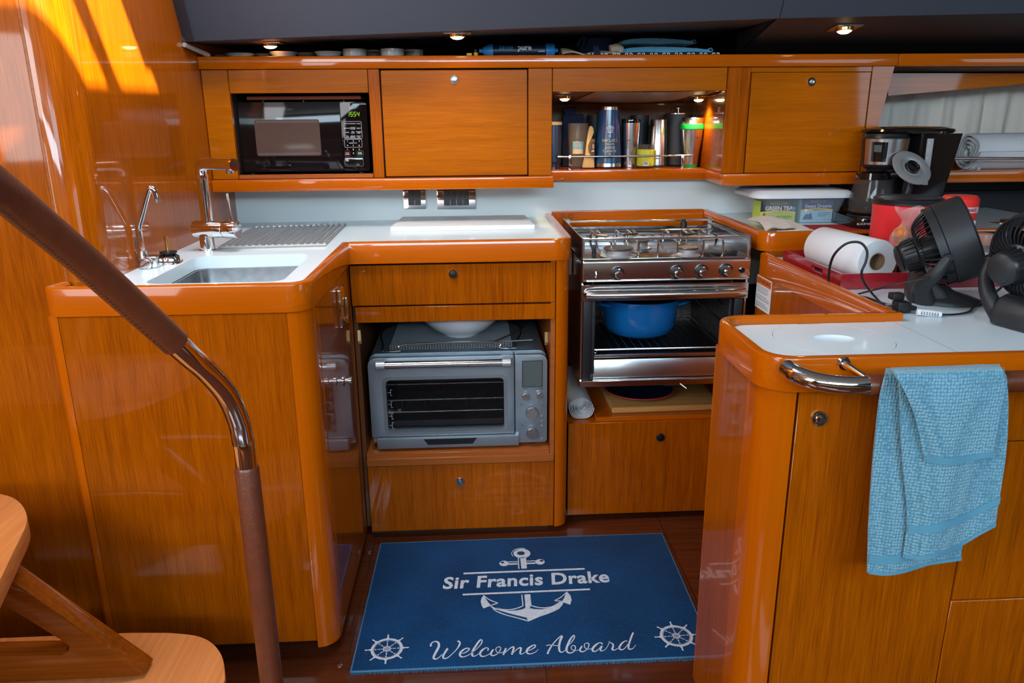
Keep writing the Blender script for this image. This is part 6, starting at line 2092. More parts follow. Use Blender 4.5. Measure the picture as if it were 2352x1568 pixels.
# second steel tumbler without lid
x, r = cupat(1487, 1531, 2.60)
h = zat(1510, 274, 2.58) - ZM
mug('steel_tumbler', 2.605, x + 0.003, r, h, [('base_ring', [(0, 0), (r * 0.96, 0), (r * 0.98, 0.006)], 'black_plastic'), ('body', [(r, 0.0065), (r * 0.86, h - 0.004), (r * 0.80, h), (r * 0.76, h - 0.002), (0, h - 0.004)], 'steel')], 'upturned brushed steel tumbler between candle jar and coffee press')
# french press
x, r = cupat(1522, 1585, 2.66)
h = zat(1553, 262, 2.63) - ZM
fpz = mug('coffee_press', 2.655, x, r, h, [('body', [(0, 0), (r * 0.90, 0), (r, 0.006), (r, h), (0, h)], 'black_matte'), ('lid', [(r * 0.98, h + 0.0003), (r * 0.98, h + 0.003), (r * 0.5, h + 0.006), (0, h + 0.007)], 'steel_soft'), ('plunger_knob', [(0.003, h + 0.007), (0.003, h + 0.016), (0.010, h + 0.018), (0.010, h + 0.020), (0, h + 0.021)], 'steel_soft')], 'matte black coffee press with steel lid and plunger knob', 'coffee press')
# green-banded travel mug
x, r = cupat(1562, 1614.5, 2.565)
h = zat(1588, 270, 2.545) - ZM
hb1, hb2 = zat(1588, 297.5, 2.54) - ZM, zat(1588, 284, 2.54) - ZM
tm = mug('travel_mug', 2.565, x, r, h, [('green_base', [(0, 0), (r * 0.56, 0), (r * 0.60, 0.0095)], 'green_band'), ('body', [(r * 0.62, 0.010), (r * 0.66, h * 0.25), (r * 0.90, h * 0.6), (r * 0.97, hb1)], 'steel'), ('green_ring', [(r * 0.98, hb1 + 0.0003), (r * 1.02, hb1 + 0.002), (r * 1.02, hb2 - 0.002), (r * 0.98, hb2)], 'green_band'), ('top_rim', [(r * 0.95, hb2 + 0.0003), (r * 0.95, h - 0.003), (r * 0.90, h), (0, h - 0.001)], 'steel')], 'steel travel mug with bright green grip ring and base', 'travel mug')
art_on((x, 2.565, ZM), lambda y: r * 0.90 + 0.001, [(text_mb('+GEC', 0.0085, Matrix.Translation((0.012, h * 0.60, 0)), 0), 'tea_navy', 'printed_word')], tm)
# beaded mesh sheet under the niche ceiling
xa, xb = PY(1322, 232, 2.55).x, PY(1555, 236, 2.55).x
def net(u, v):
    x = xa + (xb - xa) * u + 0.03 * (1 - v)
    Y = 2.315 + 0.27 * v
    zc_ = 1.238 - (Y - (YU + 0.019)) * (0.032 / (2.74 - YU - 0.019))
    return (x, Y, zc_ - 0.0022 - 0.007 * math.sin(math.pi * u) * (0.3 + 0.7 * v))
plain('bead_mesh', (0.34, 0.26, 0.20), 0.35, metal=0.4, bump=1.0, bscale=420, noise=0.6, nscale=380)
tag(build('mesh_liner', MB().grid(net, 24, 12, 0.0016), 'bead_mesh'), 'brown beaded mesh sheet sagging under the mug niche ceiling', 'mesh')
ZM -= 0.0003


# ================================================================== raised counter contents
# red cloth
tag(build('red_cloth', MB().plan([(0.905, 2.022), (1.30, 2.022), (1.30, 2.206), (0.950, 2.215)], ZC + 0.0003, ZC + 0.0025), 'cloth_red', bevel=0.0008), 'red textured drying cloth lying flat on the raised counter', 'cloth')
# folded taupe towel
def tt(u, v):
    x = 0.797 + 0.135 * u + 0.020 * v
    y = 2.028 + 0.215 * v
    e = (math.sin(math.pi * (0.06 + 0.88 * u)) * math.sin(math.pi * (0.06 + 0.88 * v))) ** 0.45
    z = ZC + 0.004 + 0.046 * e * (0.85 + 0.25 * math.sin(u * 5 + v * 3) - 0.40 * u) + 0.004 * math.sin(u * 13 + v * 7)
    return (x, y, max(z, ZC + 0.0042))
tl = thing('folded_towel', (0.87, 2.13, ZC), 'folded taupe terry towel on the raised counter beside stove', 'towel')
build('top_fold', MB().grid(tt, 28, 28, 0.003), 'towel_taupe', tl)
build('rolled_hem', MB().tube(spline([V(0.83, 2.030, ZC + 0.008), V(0.87, 2.026, ZC + 0.010), V(0.905, 2.030, ZC + 0.013), V(0.935, 2.045, ZC + 0.008)], 6), 0.0058, 10), 'towel_taupe', tl)

# tea container
tb = thing('tea_bin', (1.0, 2.33, ZC), 'clear plastic storage bin with white lid holding tea boxes', 'container')
z0 = ZC + 0.0004
bx0, bx1, by0, by1 = 0.898, 1.098, 2.252, 2.437
tx0, tx1, ty0, ty1 = 0.872, 1.124, 2.236, 2.452
zt = PY(1815, 449, 2.222).z
zt = 0.9255
def loft(r0, r1, zz0, zz1):
    n = len(r0)
    vs = [V(x, y, zz0) for x, y in r0] + [V(x, y, zz1) for x, y in r1]
    return vs, [(i, (i + 1) % n, n + (i + 1) % n, n + i) for i in range(n)]
R0 = rpoly([(bx0, by0, 0.02), (bx1, by0, 0.02), (bx1, by1, 0.02), (bx0, by1, 0.02)], 5)
R1 = rpoly([(tx0, ty0, 0.025), (tx1, ty0, 0.025), (tx1, ty1, 0.025), (tx0, ty1, 0.025)], 5)
m = MB()
vs, fs = loft(R0, R1, z0, zt)
m.add(vs, fs + [tuple(range(len(R0) - 1, -1, -1))])
build('bin', m, 'clear_bin', tb)
RL = rpoly([(tx0 - 0.030, ty0 - 0.006, 0.04), (tx1 + 0.026, ty0 - 0.006, 0.04), (tx1 + 0.026, ty1 + 0.01, 0.04), (tx0 - 0.030, ty1 + 0.01, 0.04)], 6)
RM = rpoly([(tx0 - 0.018, ty0 + 0.006, 0.035), (tx1 + 0.014, ty0 + 0.006, 0.035), (tx1 + 0.014, ty1 - 0.002, 0.035), (tx0 - 0.018, ty1 - 0.002, 0.035)], 6)
n = len(RL)
lz = zt + 0.0005
vs = [V(x, y, lz) for x, y in RL] + [V(x, y, lz + 0.010) for x, y in RL] + [V(x, y, lz + 0.020) for x, y in RM]
fs = [tuple(range(n - 1, -1, -1)), tuple(range(2 * n, 3 * n))]
for k in range(2):
    fs += [(k * n + i, k * n + (i + 1) % n, (k + 1) * n + (i + 1) % n, (k + 1) * n + i) for i in range(n)]
build('lid', MB().add(vs, fs), 'bin_lid', tb)
def teabox(x0, x1, ytop, Y, base, label, artf):
    zt_ = PY((x0 + x1) / 2, ytop, Y).z
    xa, xb = PY(x0, 490, Y).x, PY(x1, 490, Y).x
    t = thing('tea_box', V((xa + xb) / 2, Y + 0.03, z0), label, 'tea box', 'tea boxes in the plastic bin')
    zt_ = min(zt_, zt - 0.002)
    build('carton', MB().box(xa, xb, Y, Y + 0.065, z0 + 0.0008, zt_), base, t, bevel=0.0008, seg=1)
    H = zt_ - z0
    artf(t, xa, xb, Y, H)
    return t
def rectA(t, xa, xb, Y, z_0, z_1, mat, nm, d=0.0004):
    build(nm, MB().box(xa, xb, Y - d, Y, z_0, z_1), mat, t, smooth=False)
def curveband(t, xa, xb, Y, z, hgt, mat):
    n = 10
    vs = []
    for k in range(n + 1):
        u = k / n
        zz = z + 0.004 * math.sin(math.pi * u)
        vs += [V(xa + (xb - xa) * u, Y - 0.0007, zz), V(xa + (xb - xa) * u, Y - 0.0007, zz + hgt)]
    build('gold_band', MB().add(vs, [(2 * i, 2 * i + 2, 2 * i + 3, 2 * i + 1) for i in range(n)]), mat, t, smooth=False)
def lab(t, s, size, xc, zc, Y, mat, **k):
    build('printed_word', text_mb(s, size, frame(V(xc, Y - 0.0010, zc), (1, 0, 0), (0, 0, 1)), 0.0001, **k), mat, t, smooth=False)
def art1(t, xa, xb, Y, H):
    xm = (xa + xb) / 2
    rectA(t, xa, xb, Y, z0 + H * 0.50, z0 + H, 'tea_dark', 'dark_field')
    curveband(t, xa, xb, Y, z0 + H * 0.43, H * 0.09, 'tea_gold')
    lab(t, 'BIGELOW.', 0.0115, xm + 0.003, z0 + H * 0.88, Y, 'brown_print', spacing=1.1)
    lab(t, 'GREEN TEA', 0.0165, xm + 0.002, z0 + H * 0.67, Y, 'white_print', offset=0.0004)
    lab(t, 'with GINGER', 0.0055, xm, z0 + H * 0.50, Y, 'brown_print')
    lab(t, 'plus Probiotics', 0.0080, xm + 0.020, z0 + H * 0.30, Y, 'black_print')
    lab(t, 'supports healthy digestion', 0.0035, xm + 0.020, z0 + H * 0.21, Y, 'black_print')
    build('seal_badge', disc_art(MB(), V(xb - 0.008, Y - 0.0011, z0 + H * 0.66), V(1, 0, 0), V(0, 0, 1), 0.006), 'tp_blue', t)
    gg = [(-0.006, 0), (0.012, 0), (0.013, 0.008), (0.016, 0.014), (0.012, 0.016), (0.006, 0.014), (0.004, 0.02), (-0.002, 0.018), (-0.004, 0.010)]
    build('ginger_picture', MB().prism([V(xa + 0.026 + a_, Y - 0.0012, z0 + H * 0.10 + b_) for a_, b_ in gg], (0, 0.0004, 0)), 'ginger', t, smooth=False)
    lf = [(0, 0), (0.016, 0.004), (0.012, 0.016), (0.008, 0.026), (0.002, 0.014)]
    build('leaf_picture', MB().prism([V(xa + 0.004 + a_, Y - 0.0009, z0 + H * 0.12 + b_) for a_, b_ in lf], (0, 0.0004, 0)), 'leaf_green', t, smooth=False)
def art2(t, xa, xb, Y, H):
    xm = (xa + xb) / 2
    rectA(t, xa, xb, Y, z0 + H * 0.52, z0 + H, 'tea_navy', 'navy_field')
    curveband(t, xa, xb, Y, z0 + H * 0.48, H * 0.08, 'tea_gold')
    lab(t, 'BIGELOW', 0.0105, xm + 0.003, z0 + H * 0.90, Y, 'brown_print', spacing=1.1)
    lab(t, 'Sweet Dreams', 0.0150, xm + 0.003, z0 + H * 0.70, Y, 'white_print', xscale=0.92)
    lab(t, 'HERBAL TEA', 0.0048, xm + 0.004, z0 + H * 0.555, Y, 'black_print', spacing=1.3)
    for k in range(3):
        rectA(t, xm + 0.004, xb - 0.008 - 0.006 * k, Y, z0 + H * (0.40 - 0.065 * k), z0 + H * (0.40 - 0.065 * k) + 0.0014, 'tea_house', 'fine_print', 0.0006)
    lab(t, 'NET WT 1.09 OZ', 0.0034, xb - 0.014, z0 + H * 0.12, Y, 'tea_house')
    build('moon_picture', disc_art(MB(), V(xa + 0.015, Y - 0.0013, z0 + H * 0.52), V(1, 0, 0), V(0, 0, 1), 0.005), 'white_print', t)
    hs = [(0, 0), (0.032, 0), (0.030, 0.008), (0.026, 0.020), (0.020, 0.015), (0.010, 0.016), (0.005, 0.009)]
    build('house_picture', MB().prism([V(xa + 0.006 + a_, Y - 0.0009, z0 + H * 0.14 + b_) for a_, b_ in hs], (0, 0.0004, 0)), 'tea_house', t, smooth=False)
teabox(1746, 1827, 462, 2.275, 'tea_green', 'green and black ginger green tea carton inside the bin', art1)
teabox(1839, 1912, 457, 2.275, 'tea_sky', 'pale blue herbal tea carton with cottage picture inside the bin', art2)

# ---- coffee maker
YC = 2.20
cmk = thing('coffee_maker', (1.25, YC, ZC), 'black drip coffee maker with steel front and glass carafe', 'coffee maker')
xL = lambda px, Y=YC: PY(px, 400, Y).x
zY = lambda py, Y=YC: PY(2090, py, Y).z
bz = ZC + 0.003
build('base', MB().plan(rpoly([(1.085, 2.10, 0.05), (1.34, 2.10, 0.03), (1.36, 2.30, 0.02), (1.10, 2.30, 0.02)], 6), bz, bz + 0.030), 'black_gloss', cmk, bevel=0.004)
F = frame(V(1.118, 2.0990, bz + 0.015), (1, 0, 0), (0, 0, 1))
build('name_plate', text_mb('BLACK+DECKER', 0.0085, F, 0.0004), 'grip_white', cmk, smooth=False)
build('hot_plate', MB().lathe([(0.058, 0), (0.058, 0.004), (0, 0.004)], 32, Matrix.Translation((1.155, 2.17, bz + 0.0302))), 'black_plastic', cmk)
xa, xb = xL(2106), xL(2187)
xa2, xb2 = xL(2102), xL(2160)
zt1_ = zY(306)
m = MB()
lowr = rpoly([(1.258, 2.135, 0.012), (1.342, 2.135, 0.012), (1.342, 2.275, 0.02), (1.215, 2.275, 0.02)], 4)
upr = rpoly([(1.262, 2.130, 0.012), (1.382, 2.130, 0.012), (1.388, 2.290, 0.02), (1.200, 2.290, 0.02)], 4)
vs, fs = loft(lowr, upr, bz + 0.0302, zt1_)
n = len(lowr)
tk = build('water_tank', MB().add(vs, fs + [tuple(range(n - 1, -1, -1)), tuple(range(n, 2 * n))]), 'black_gloss', cmk)
g0, g1 = PY(2148, 318, 2.128), PY(2124, 425, 2.133)
build('level_gauge', MB().prism([PY(2131, 318, 2.127), PY(2146, 318, 2.127), PY(2131, 425, 2.131), PY(2118, 425, 2.131)], (0, 0.003, 0)), 'grey_silicone', tk, bevel=0.001)
gm = MB()
for k in range(6):
    q = PY(2133 - 2.1 * k, 328 + 18 * k, 2.126)
    gm.box(q.x - 0.003, q.x + 0.004, 2.1255, 2.1262, q.z, q.z + 0.0012)
build('gauge_marks', gm, 'white_print', tk, smooth=False)
# lid
lz0, lz1 = zY(305), zY(287)
build('top_lid', MB().lathe([(0.112, 0), (0.118, 0.006), (0.114, 0.012), (0.09, 0.018), (0, 0.020)], 44, Matrix.Translation((1.258, 2.205, zt1_ + 0.0005)) @ Matrix.Diagonal((1.12, 0.82, 1, 1))), 'black_gloss', cmk)
# brew head
hc = V(1.176, 2.165, 0)
zh0, zh1 = zY(383, 2.11), zY(317, 2.11)
build('brew_head', MB().lathe([(0.046, zh0 - 0.008), (0.055, zh0), (0.058, zh0 + 0.004), (0.062, zh1), (0.058, zh1 + 0.004), (0.056, zt1_)], 40, Matrix.Translation((hc.x, hc.y, 0))), 'black_plastic', cmk)
fm = MB()
def frontp(u, v):
    a = math.radians(-172 + 128 * u)
    rr = 0.0596 + 0.0042 * v
    return (hc.x + rr * math.cos(a), hc.y + rr * math.sin(a), zh0 + 0.006 + (zh1 - zh0 - 0.008) * v)
fpn = build('steel_front', fm.grid(frontp, 24, 2, 0.0012), 'steel', cmk)
def ctl(u, v):
    a = math.radians(-150 + 38 * u)
    rr = 0.0612 + 0.0040 * v
    return (hc.x + rr * math.cos(a), hc.y + rr * math.sin(a), zh0 + 0.014 + (zh1 - zh0 - 0.024) * v)
build('control_pad', MB().grid(ctl, 8, 2, 0.001), 'black_gloss', fpn)
def scr(u, v):
    a = math.radians(-143 + 18 * u)
    rr = 0.0624 + 0.0040 * v
    return (hc.x + rr * math.cos(a), hc.y + rr * math.sin(a), zh0 + 0.036 + (zh1 - zh0 - 0.054) * v)
build('clock_screen', MB().grid(scr, 6, 2, 0.0006), 'lcd', fpn)
build('column', MB().box(1.190, 1.262, 2.190, 2.285, bz + 0.0303, zh0), 'black_plastic', cmk, bevel=0.004)
# carafe
cc_ = V(1.155, 2.168, bz + 0.0346)
zc1 = zY(398, 2.12) - cc_.z
cf = build('carafe_glass', MB().lathe([(0, 0), (0.048, 0), (0.056, 0.006), (0.060, 0.03), (0.058, 0.05), (0.049, zc1 - 0.018), (0.047, zc1 - 0.018), (0.056, 0.05), (0.058, 0.03), (0.054, 0.008), (0, 0.003)], 40, Matrix.Translation(cc_)), 'glass', cmk)
build('carafe_band', MB().lathe([(0.0492, zc1 - 0.018), (0.048, zc1), (0.040, zc1 + 0.003), (0, zc1 + 0.004)], 36, Matrix.Translation(cc_)), 'black_gloss', cf)
build('coffee_dregs', MB().lathe([(0, 0.0036), (0.052, 0.009), (0.055, 0.016), (0, 0.016)], 36, Matrix.Translation(cc_)), 'amber_liquid', cf)
hp_ = spline([cc_ + V(0.030, -0.036, zc1 - 0.004), cc_ + V(0.058, -0.052, zc1 - 0.001), cc_ + V(0.074, -0.060, zc1 - 0.014), cc_ + V(0.070, -0.060, zc1 - 0.055), cc_ + V(0.060, -0.052, zc1 - 0.085)], 7)
build('carafe_handle', MB().tube(hp_, 0.0105, 12), 'black_plastic', cf)
ldc = PY(2093, 386, 2.07)
tn = Vector((0.12, -0.62, 0.55)).normalized()
Ml = Matrix.Translation(ldc) @ tn.to_track_quat('Z', 'Y').to_matrix().to_4x4()
cl_ = build('carafe_lid', MB().lathe([(0.056, 0), (0.056, 0.003), (0.040, 0.006), (0.030, 0.004), (0.028, 0.002), (0, 0.002)], 40, Ml), 'steel_grey', cmk)
build('lid_boss', MB().lathe([(0.021, 0.002), (0.018, 0.012), (0.011, 0.016), (0.009, 0.012), (0, 0.011)], 28, Ml), 'black_gloss', cl_)
q = PY(2074, 404, 2.085)
build('lid_hinge', MB().cyl(q, hp_[6] + V(0, 0, 0.006), 0.006, n=10), 'steel_grey', cl_)

# ---- side shelf blanket
bl_ = thing('rolled_blanket', (1.80, 2.42, 0.992), 'white rolled blanket with fringe lying on the side shelf', 'blanket')
rB = 0.056
build('roll', spiral_roll(V(1.588, 2.42, 0.9925 + rB * 1.02), (1, 0.06, 0), rB, 0.55, 4, 0.007, 1.0), 'blanket_white', bl_)
fg = MB()
random.seed(21)
for k in range(46):
    s0 = V(1.600 + random.random() * 0.02, 2.37 + random.random() * 0.03, 0.998 + random.random() * 0.045)
    fg.tube(spline([s0, s0 + V(-0.012, -0.004, -0.010), V(s0.x - 0.032 - random.random() * 0.02, s0.y - 0.012, 0.9945 + random.random() * 0.006)], 4), 0.0011, 4)
tag(build('fringe', fg, 'fringe_white', bl_), kind='stuff')

# ---- gooseneck reading lamp on the liner
gl = thing('reading_lamp', (1.52, 2.59, 0.86), 'chrome reading lamp on a brass gooseneck above the side counter', 'lamp')
h0, h1 = PY(2296, 515, 2.20), PY(2350, 513, 2.16)
hd0 = (h1 - h0).normalized()
build('lamp_head', MB().lathe([(0.010, 0), (0.0155, 0.002), (0.0155, 0.066), (0.0135, 0.068), (0.012, 0.060), (0, 0.060)], 28, Matrix.Translation(h0) @ hd0.to_track_quat('Z', 'Y').to_matrix().to_4x4()), 'chrome', gl)
gp_ = spline([h0, h0 - hd0 * 0.03 + V(0, 0.01, -0.001), PY(2240, 530, 2.25), PY(2225, 552, 2.35), V(1.50, 2.46, 0.882), V(1.515, 2.58, 0.879)], 8)
build('gooseneck', MB().tube(gp_, 0.006, 12), 'brass', gl)
build('wall_mount', MB().cyl(V(1.515, 2.575, 0.879), V(1.515, 2.5995, 0.879), 0.02, n=24), 'chrome', gl)

# ================================================================== lower side counter contents
# red tray
ty = thing('serving_tray', (1.1, 1.75, ZI), 'dark red lacquered serving tray with cut-out handles on side counter', 'tray')
TX0, TX1, TY0, TY1, TZ = 0.800, 1.46, 1.585, 1.905, 0.8300
za_ = ZI + 0.0004
build('tray_floor', MB().box(TX0 + 0.008, TX1 - 0.008, TY0 + 0.008, TY1 - 0.008, za_, za_ + 0.005), 'tray_red', ty)
build('long_side', MB().box(TX0, TX1, TY0, TY0 + 0.0078, za_, TZ), 'tray_red', ty, bevel=0.0015)
build('long_side', MB().box(TX0, TX1, TY1 - 0.0078, TY1, za_, TZ), 'tray_red', ty, bevel=0.0015)
slot = rpoly([(1.675, 0.811, 0.005), (1.735, 0.811, 0.005), (1.735, 0.823, 0.005), (1.675, 0.823, 0.005)], 3)
for x in (TX0, TX1 - 0.0078):
    sp_ = plate([(TY0 + 0.008, za_), (TY1 - 0.008, za_), (TY1 - 0.008, TZ), (TY0 + 0.008, TZ)], [slot], 0, 0.0078)
    sp_.v = [(x + c, a, b) for a, b, c in sp_.v]
    build('handle_side', sp_, 'tray_red', ty, smooth=False)
# kitchen roll
kr = thing('paper_towel', (0.87, 1.73, za_ + 0.005), 'white kitchen paper roll lying on its side in the red tray', 'paper roll')
rK = 0.049
k0, k1 = V(0.893, 1.615, za_ + 0.0055 + rK), V(0.862, 1.825, za_ + 0.0055 + rK)
dk_ = (k1 - k0).normalized()
MK = Matrix.Translation(k0) @ dk_.to_track_quat('Z', 'Y').to_matrix().to_4x4()
LK = (k1 - k0).length
build('paper', MB().lathe([(0.0195, 0.001), (rK * 0.97, 0), (rK, 0.002), (rK, LK - 0.002), (rK * 0.97, LK), (0.0195, LK - 0.001)], 48, MK, cap=False), 'paper', kr)
build('core', MB().lathe([(0.0193, 0.0008), (0.0193, LK - 0.001), (0.0175, LK - 0.001), (0.0175, 0.0008), (0.0193, 0.0008)], 32, MK, cap=False), 'cardboard', kr)
# wire basket
wbk = thing('wire_basket', (1.18, 1.78, za_ + 0.005), 'black wire basket standing in the red tray behind the fan', 'basket')
bx = [0.950, 1.42, 1.668, 1.888]
zb0, zb1 = za_ + 0.0075, 0.868
def loopz(z, ins=0.0):
    return [V(x, y, z) for x, y in rpoly([(bx[0] + ins, bx[2] + ins, 0.02), (bx[1] - ins, bx[2] + ins, 0.02), (bx[1] - ins, bx[3] - ins, 0.02), (bx[0] + ins, bx[3] - ins, 0.02)], 4)]
build('top_rim', MB().tube(loopz(zb1), 0.0036, 8, closed=True), 'black_gloss', wbk)
build('bottom_rim', MB().tube(loopz(zb0, 0.008), 0.0025, 6, closed=True), 'black_gloss', wbk)
for (x, y, u, v_) in [(0.972, 1.668, 0.978, 1.676), (0.950, 1.78, 0.958, 1.78), (0.950, 1.86, 0.958, 1.86), (1.06, 1.668, 1.06, 1.676), (1.14, 1.668, 1.14, 1.676), (1.22, 1.668, 1.22, 1.676), (1.31, 1.668, 1.31, 1.676), (1.0, 1.888, 1.0, 1.88), (1.2, 1.888, 1.2, 1.88)]:
    build('upright_wire', MB().tube([V(x, y, zb1), V(u, v_, zb0)], 0.0026, 6), 'black_gloss', wbk)
for k in range(9):
    x = 1.0 + k * 0.048
    build('floor_wire', MB().tube([V(x, bx[2] + 0.008, zb0), V(x, bx[3] - 0.008, zb0)], 0.0014, 6), 'black_gloss', wbk)
zf = zb0 + 0.003
# red coffee canister
cn = V(1.052, 1.800, zf)
hC = PY(2070, 452, 1.80).z - zf
cnt = thing('coffee_canister', cn, 'large red plastic coffee canister with black lid in wire basket', 'canister')
rC = 0.0775
cvs_ = []
m = MB()
nA, prof = 64, [(0.0, 0.0), (0.94, 0.0), (0.98, 0.006), (0.98, 0.035), (0.985, 0.05), (0.985, hC - 0.075), (0.99, hC - 0.060), (0.985, hC - 0.030), (1.0, hC - 0.024), (1.0, hC - 0.018), (0.95, hC - 0.014)]
k = len(prof)
for i in range(nA):
    a = 2 * math.pi * i / nA
    # finger recesses on both sides
    for (rr, z) in prof:
        f = 1.0
        for ac in (math.radians(-140), math.radians(-52)):
            da = abs((a - ac + math.pi) % (2 * math.pi) - math.pi)
            if da < 0.30 and 0.03 < z < hC - 0.07:
                f = 0.90
        m.v.append((cn.x + rC * rr * f * math.cos(a), cn.y + rC * rr * f * math.sin(a), cn.z + z))
for i in range(nA):
    j = (i + 1) % nA
    for q_ in range(k - 1):
        m.f.append((i * k + q_, j * k + q_, j * k + q_ + 1, i * k + q_ + 1))
m.f.append(tuple(i * k + k - 1 for i in range(nA)))
build('body', m, 'can_red', cnt)
build('lid', MB().lathe([(rC * 0.97, hC - 0.0155), (rC * 1.02, hC - 0.015), (rC * 1.02, hC - 0.010), (rC * 0.99, hC - 0.009), (rC * 1.0, hC - 0.003), (rC * 0.95, hC), (rC * 0.88, hC), (rC * 0.86, hC - 0.002), (0, hC - 0.002)], 48, Matrix.Translation(cn)), 'black_plastic', cnt)
# bag of onions
on = [(0.979, 1.700, 0.0), (1.021, 1.697, 0.002), (1.000, 1.700, 0.036), (0.990, 1.702, 0.070)]
for i, (x, y, dz) in enumerate(on):
    r = 0.0205
    o = build('onion', MB().lathe([(0, -r * 0.95), (r * 0.5, -r * 0.85), (r * 0.95, -r * 0.2), (r, 0.05 * r), (r * 0.85, r * 0.55), (r * 0.35, r * 0.95), (r * 0.1, r * 1.25), (0, r * 1.35)], 18), 'onion', loc=V(x, y, zf + r * 0.97 + dz), local=True)
    o.rotation_euler = (0.5 * i, 0.3 - 0.4 * i, i)
    o.rotation_euler = (0.0, 0.0, i)
    tag(o, 'brown onion inside the clear plastic bag in wire basket', 'onion', 'onions in the plastic bag')
def bagf(u, v):
    a = 2 * math.pi * u
    hh_ = 0.150
    rr = 0.040 * (math.sin(math.pi * min(1, 0.22 + 0.78 * v * 1.05)) ** 0.6 if v < 0.66 else 0) if False else 0
    prof_ = [(0.0, 0.024), (0.10, 0.043), (0.35, 0.047), (0.60, 0.034), (0.74, 0.016), (0.80, 0.013), (0.90, 0.026), (1.0, 0.032)]
    for (v0, r0), (v1, r1) in zip(prof_[:-1], prof_[1:]):
        if v <= v1 + 1e-9:
            t = (v - v0) / (v1 - v0)
            rr = r0 + (r1 - r0) * t
            break
    rr *= 1 + 0.10 * math.sin(5 * a + 7 * v) + 0.06 * math.sin(9 * a - 11 * v)
    return (1.000 + rr * 0.98 * math.cos(a), 1.699 + 0.6 * rr * math.sin(a), zf + 0.0012 + hh_ * v + 0.004 * math.sin(3 * a) * v)
tag(build('plastic_bag', MB().grid(bagf, 40, 22), 'film'), 'clear crumpled plastic bag of onions in wire basket', 'bag')
# clear squeeze bottle lying at the basket front
sqc = PY(2085, 612, 1.632)
sqb = thing('clear_bottle', (0.99, 1.63, za_ + 0.0055), 'small clear bottle with blue cap lying by basket front', 'bottle')
rS = 0.0165
zS_ = za_ + 0.0056 + rS
build('bottle', MB().lathe([(0, 0), (rS, 0.001), (rS, 0.045), (rS * 0.7, 0.055)], 24, Matrix.Translation((0.968, 1.632, zS_)) @ RYm), 'clear_bin', sqb)
build('cap', MB().lathe([(rS * 0.72, 0.0555), (rS * 0.72, 0.078), (0, 0.079)], 20, Matrix.Translation((0.968, 1.632, zS_)) @ RYm), 'blue_plastic', sqb)
# red bottle
bc_ = V(PY(2204, 470, 1.815).x, 1.815, zf)
rb_ = 0.0415
hb_ = PY(2204, 449, 1.80).z - zf
rdb = thing('red_bottle', bc_, 'red drink mix bottle with white band behind the fan', 'bottle')
Mr = Matrix.Translation(bc_)
build('body', MB().lathe([(0, 0), (rb_ * 0.9, 0), (rb_, 0.006), (rb_ * 0.98, 0.03), (rb_ * 0.80, 0.075), (rb_ * 0.84, 0.10), (rb_ * 0.98, hb_ - 0.040)], 40, Mr), 'bottle_red', rdb)
build('label_band', MB().lathe([(rb_ * 0.985, hb_ - 0.0398), (rb_ * 1.0, hb_ - 0.026)], 40, Mr, cap=False), 'band_pink', rdb)
build('cap', MB().lathe([(rb_ * 1.0, hb_ - 0.0258), (rb_ * 1.0, hb_ - 0.008), (rb_ * 0.85, hb_ - 0.001), (rb_ * 0.5, hb_), (0, hb_)], 40, Mr), 'bottle_red', rdb)
art_on((bc_.x, bc_.y, bc_.z), lambda y: rb_ * 0.995 + 0.0006, [(text_mb('CRAVINGS', 0.0105, Matrix.Translation((0.0, hb_ - 0.033, 0)), 0, offset=0.0003), 'red_print', 'printed_word')], rdb, -0.006)
art_on((bc_.x, bc_.y, bc_.z), lambda y: rb_ * 0.98 + 0.0008, [(gridrect(0.014, 0.026, hb_ - 0.105, hb_ - 0.058), 'white_print', 'facts_panel')], rdb)
# seasoning jar with pink lid
sj = V(PY(2262, 545, 1.63).x, 1.632, za_ + 0.0055)
hS = PY(2262, 538, 1.62).z - sj.z
sjt = thing('seasoning_jar', sj, 'small glass seasoning jar with pink lid beside the fan', 'jar')
rS2 = 0.0195
build('glass', MB().lathe([(0, 0), (rS2 * 0.85, 0), (rS2 * 0.9, 0.004), (rS2 * 0.9, hS - 0.03), (rS2 * 0.8, hS - 0.024)], 28, Matrix.Translation(sj)), 'clear_bin', sjt)
build('contents', MB().lathe([(0, 0.002), (rS2 * 0.8, 0.003), (rS2 * 0.82, hS * 0.6), (0, hS * 0.6)], 24, Matrix.Translation(sj)), 'ceramic_white', sjt)
build('lid', MB().lathe([(rS2, hS - 0.0235), (rS2, hS - 0.002), (rS2 * 0.95, hS), (0, hS)], 28, Matrix.Translation(sj)), 'pink_lid', sjt)
# chrome napkin stand
ch = thing('chrome_stand', (1.20, 1.64, za_ + 0.005), 'bent chrome wire stand in the tray beside seasoning jar', 'stand')
cx0 = PY(2288, 600, 1.625).x
for y in (1.615, 1.645):
    build('wire', MB().tube(spline([V(cx0 - 0.014, y, za_ + 0.008), V(cx0 - 0.006, y, 0.858), V(cx0 + 0.006, y, 0.866), V(cx0 + 0.10, y, 0.868)], 5), 0.0026, 8), 'chrome', ch)
build('cross_wire', MB().tube([V(cx0 - 0.014, 1.613, za_ + 0.0082), V(cx0 - 0.014, 1.647, za_ + 0.0082)], 0.0026, 8), 'chrome', ch)
build('far_leg', MB().tube([V(cx0 + 0.10, 1.63, 0.868), V(cx0 + 0.104, 1.63, za_ + 0.008)], 0.0026, 8), 'chrome', ch)
build('top_wire', MB().tube([V(cx0 + 0.10, 1.615, 0.868), V(cx0 + 0.10, 1.645, 0.868)], 0.0026, 8), 'chrome', ch)

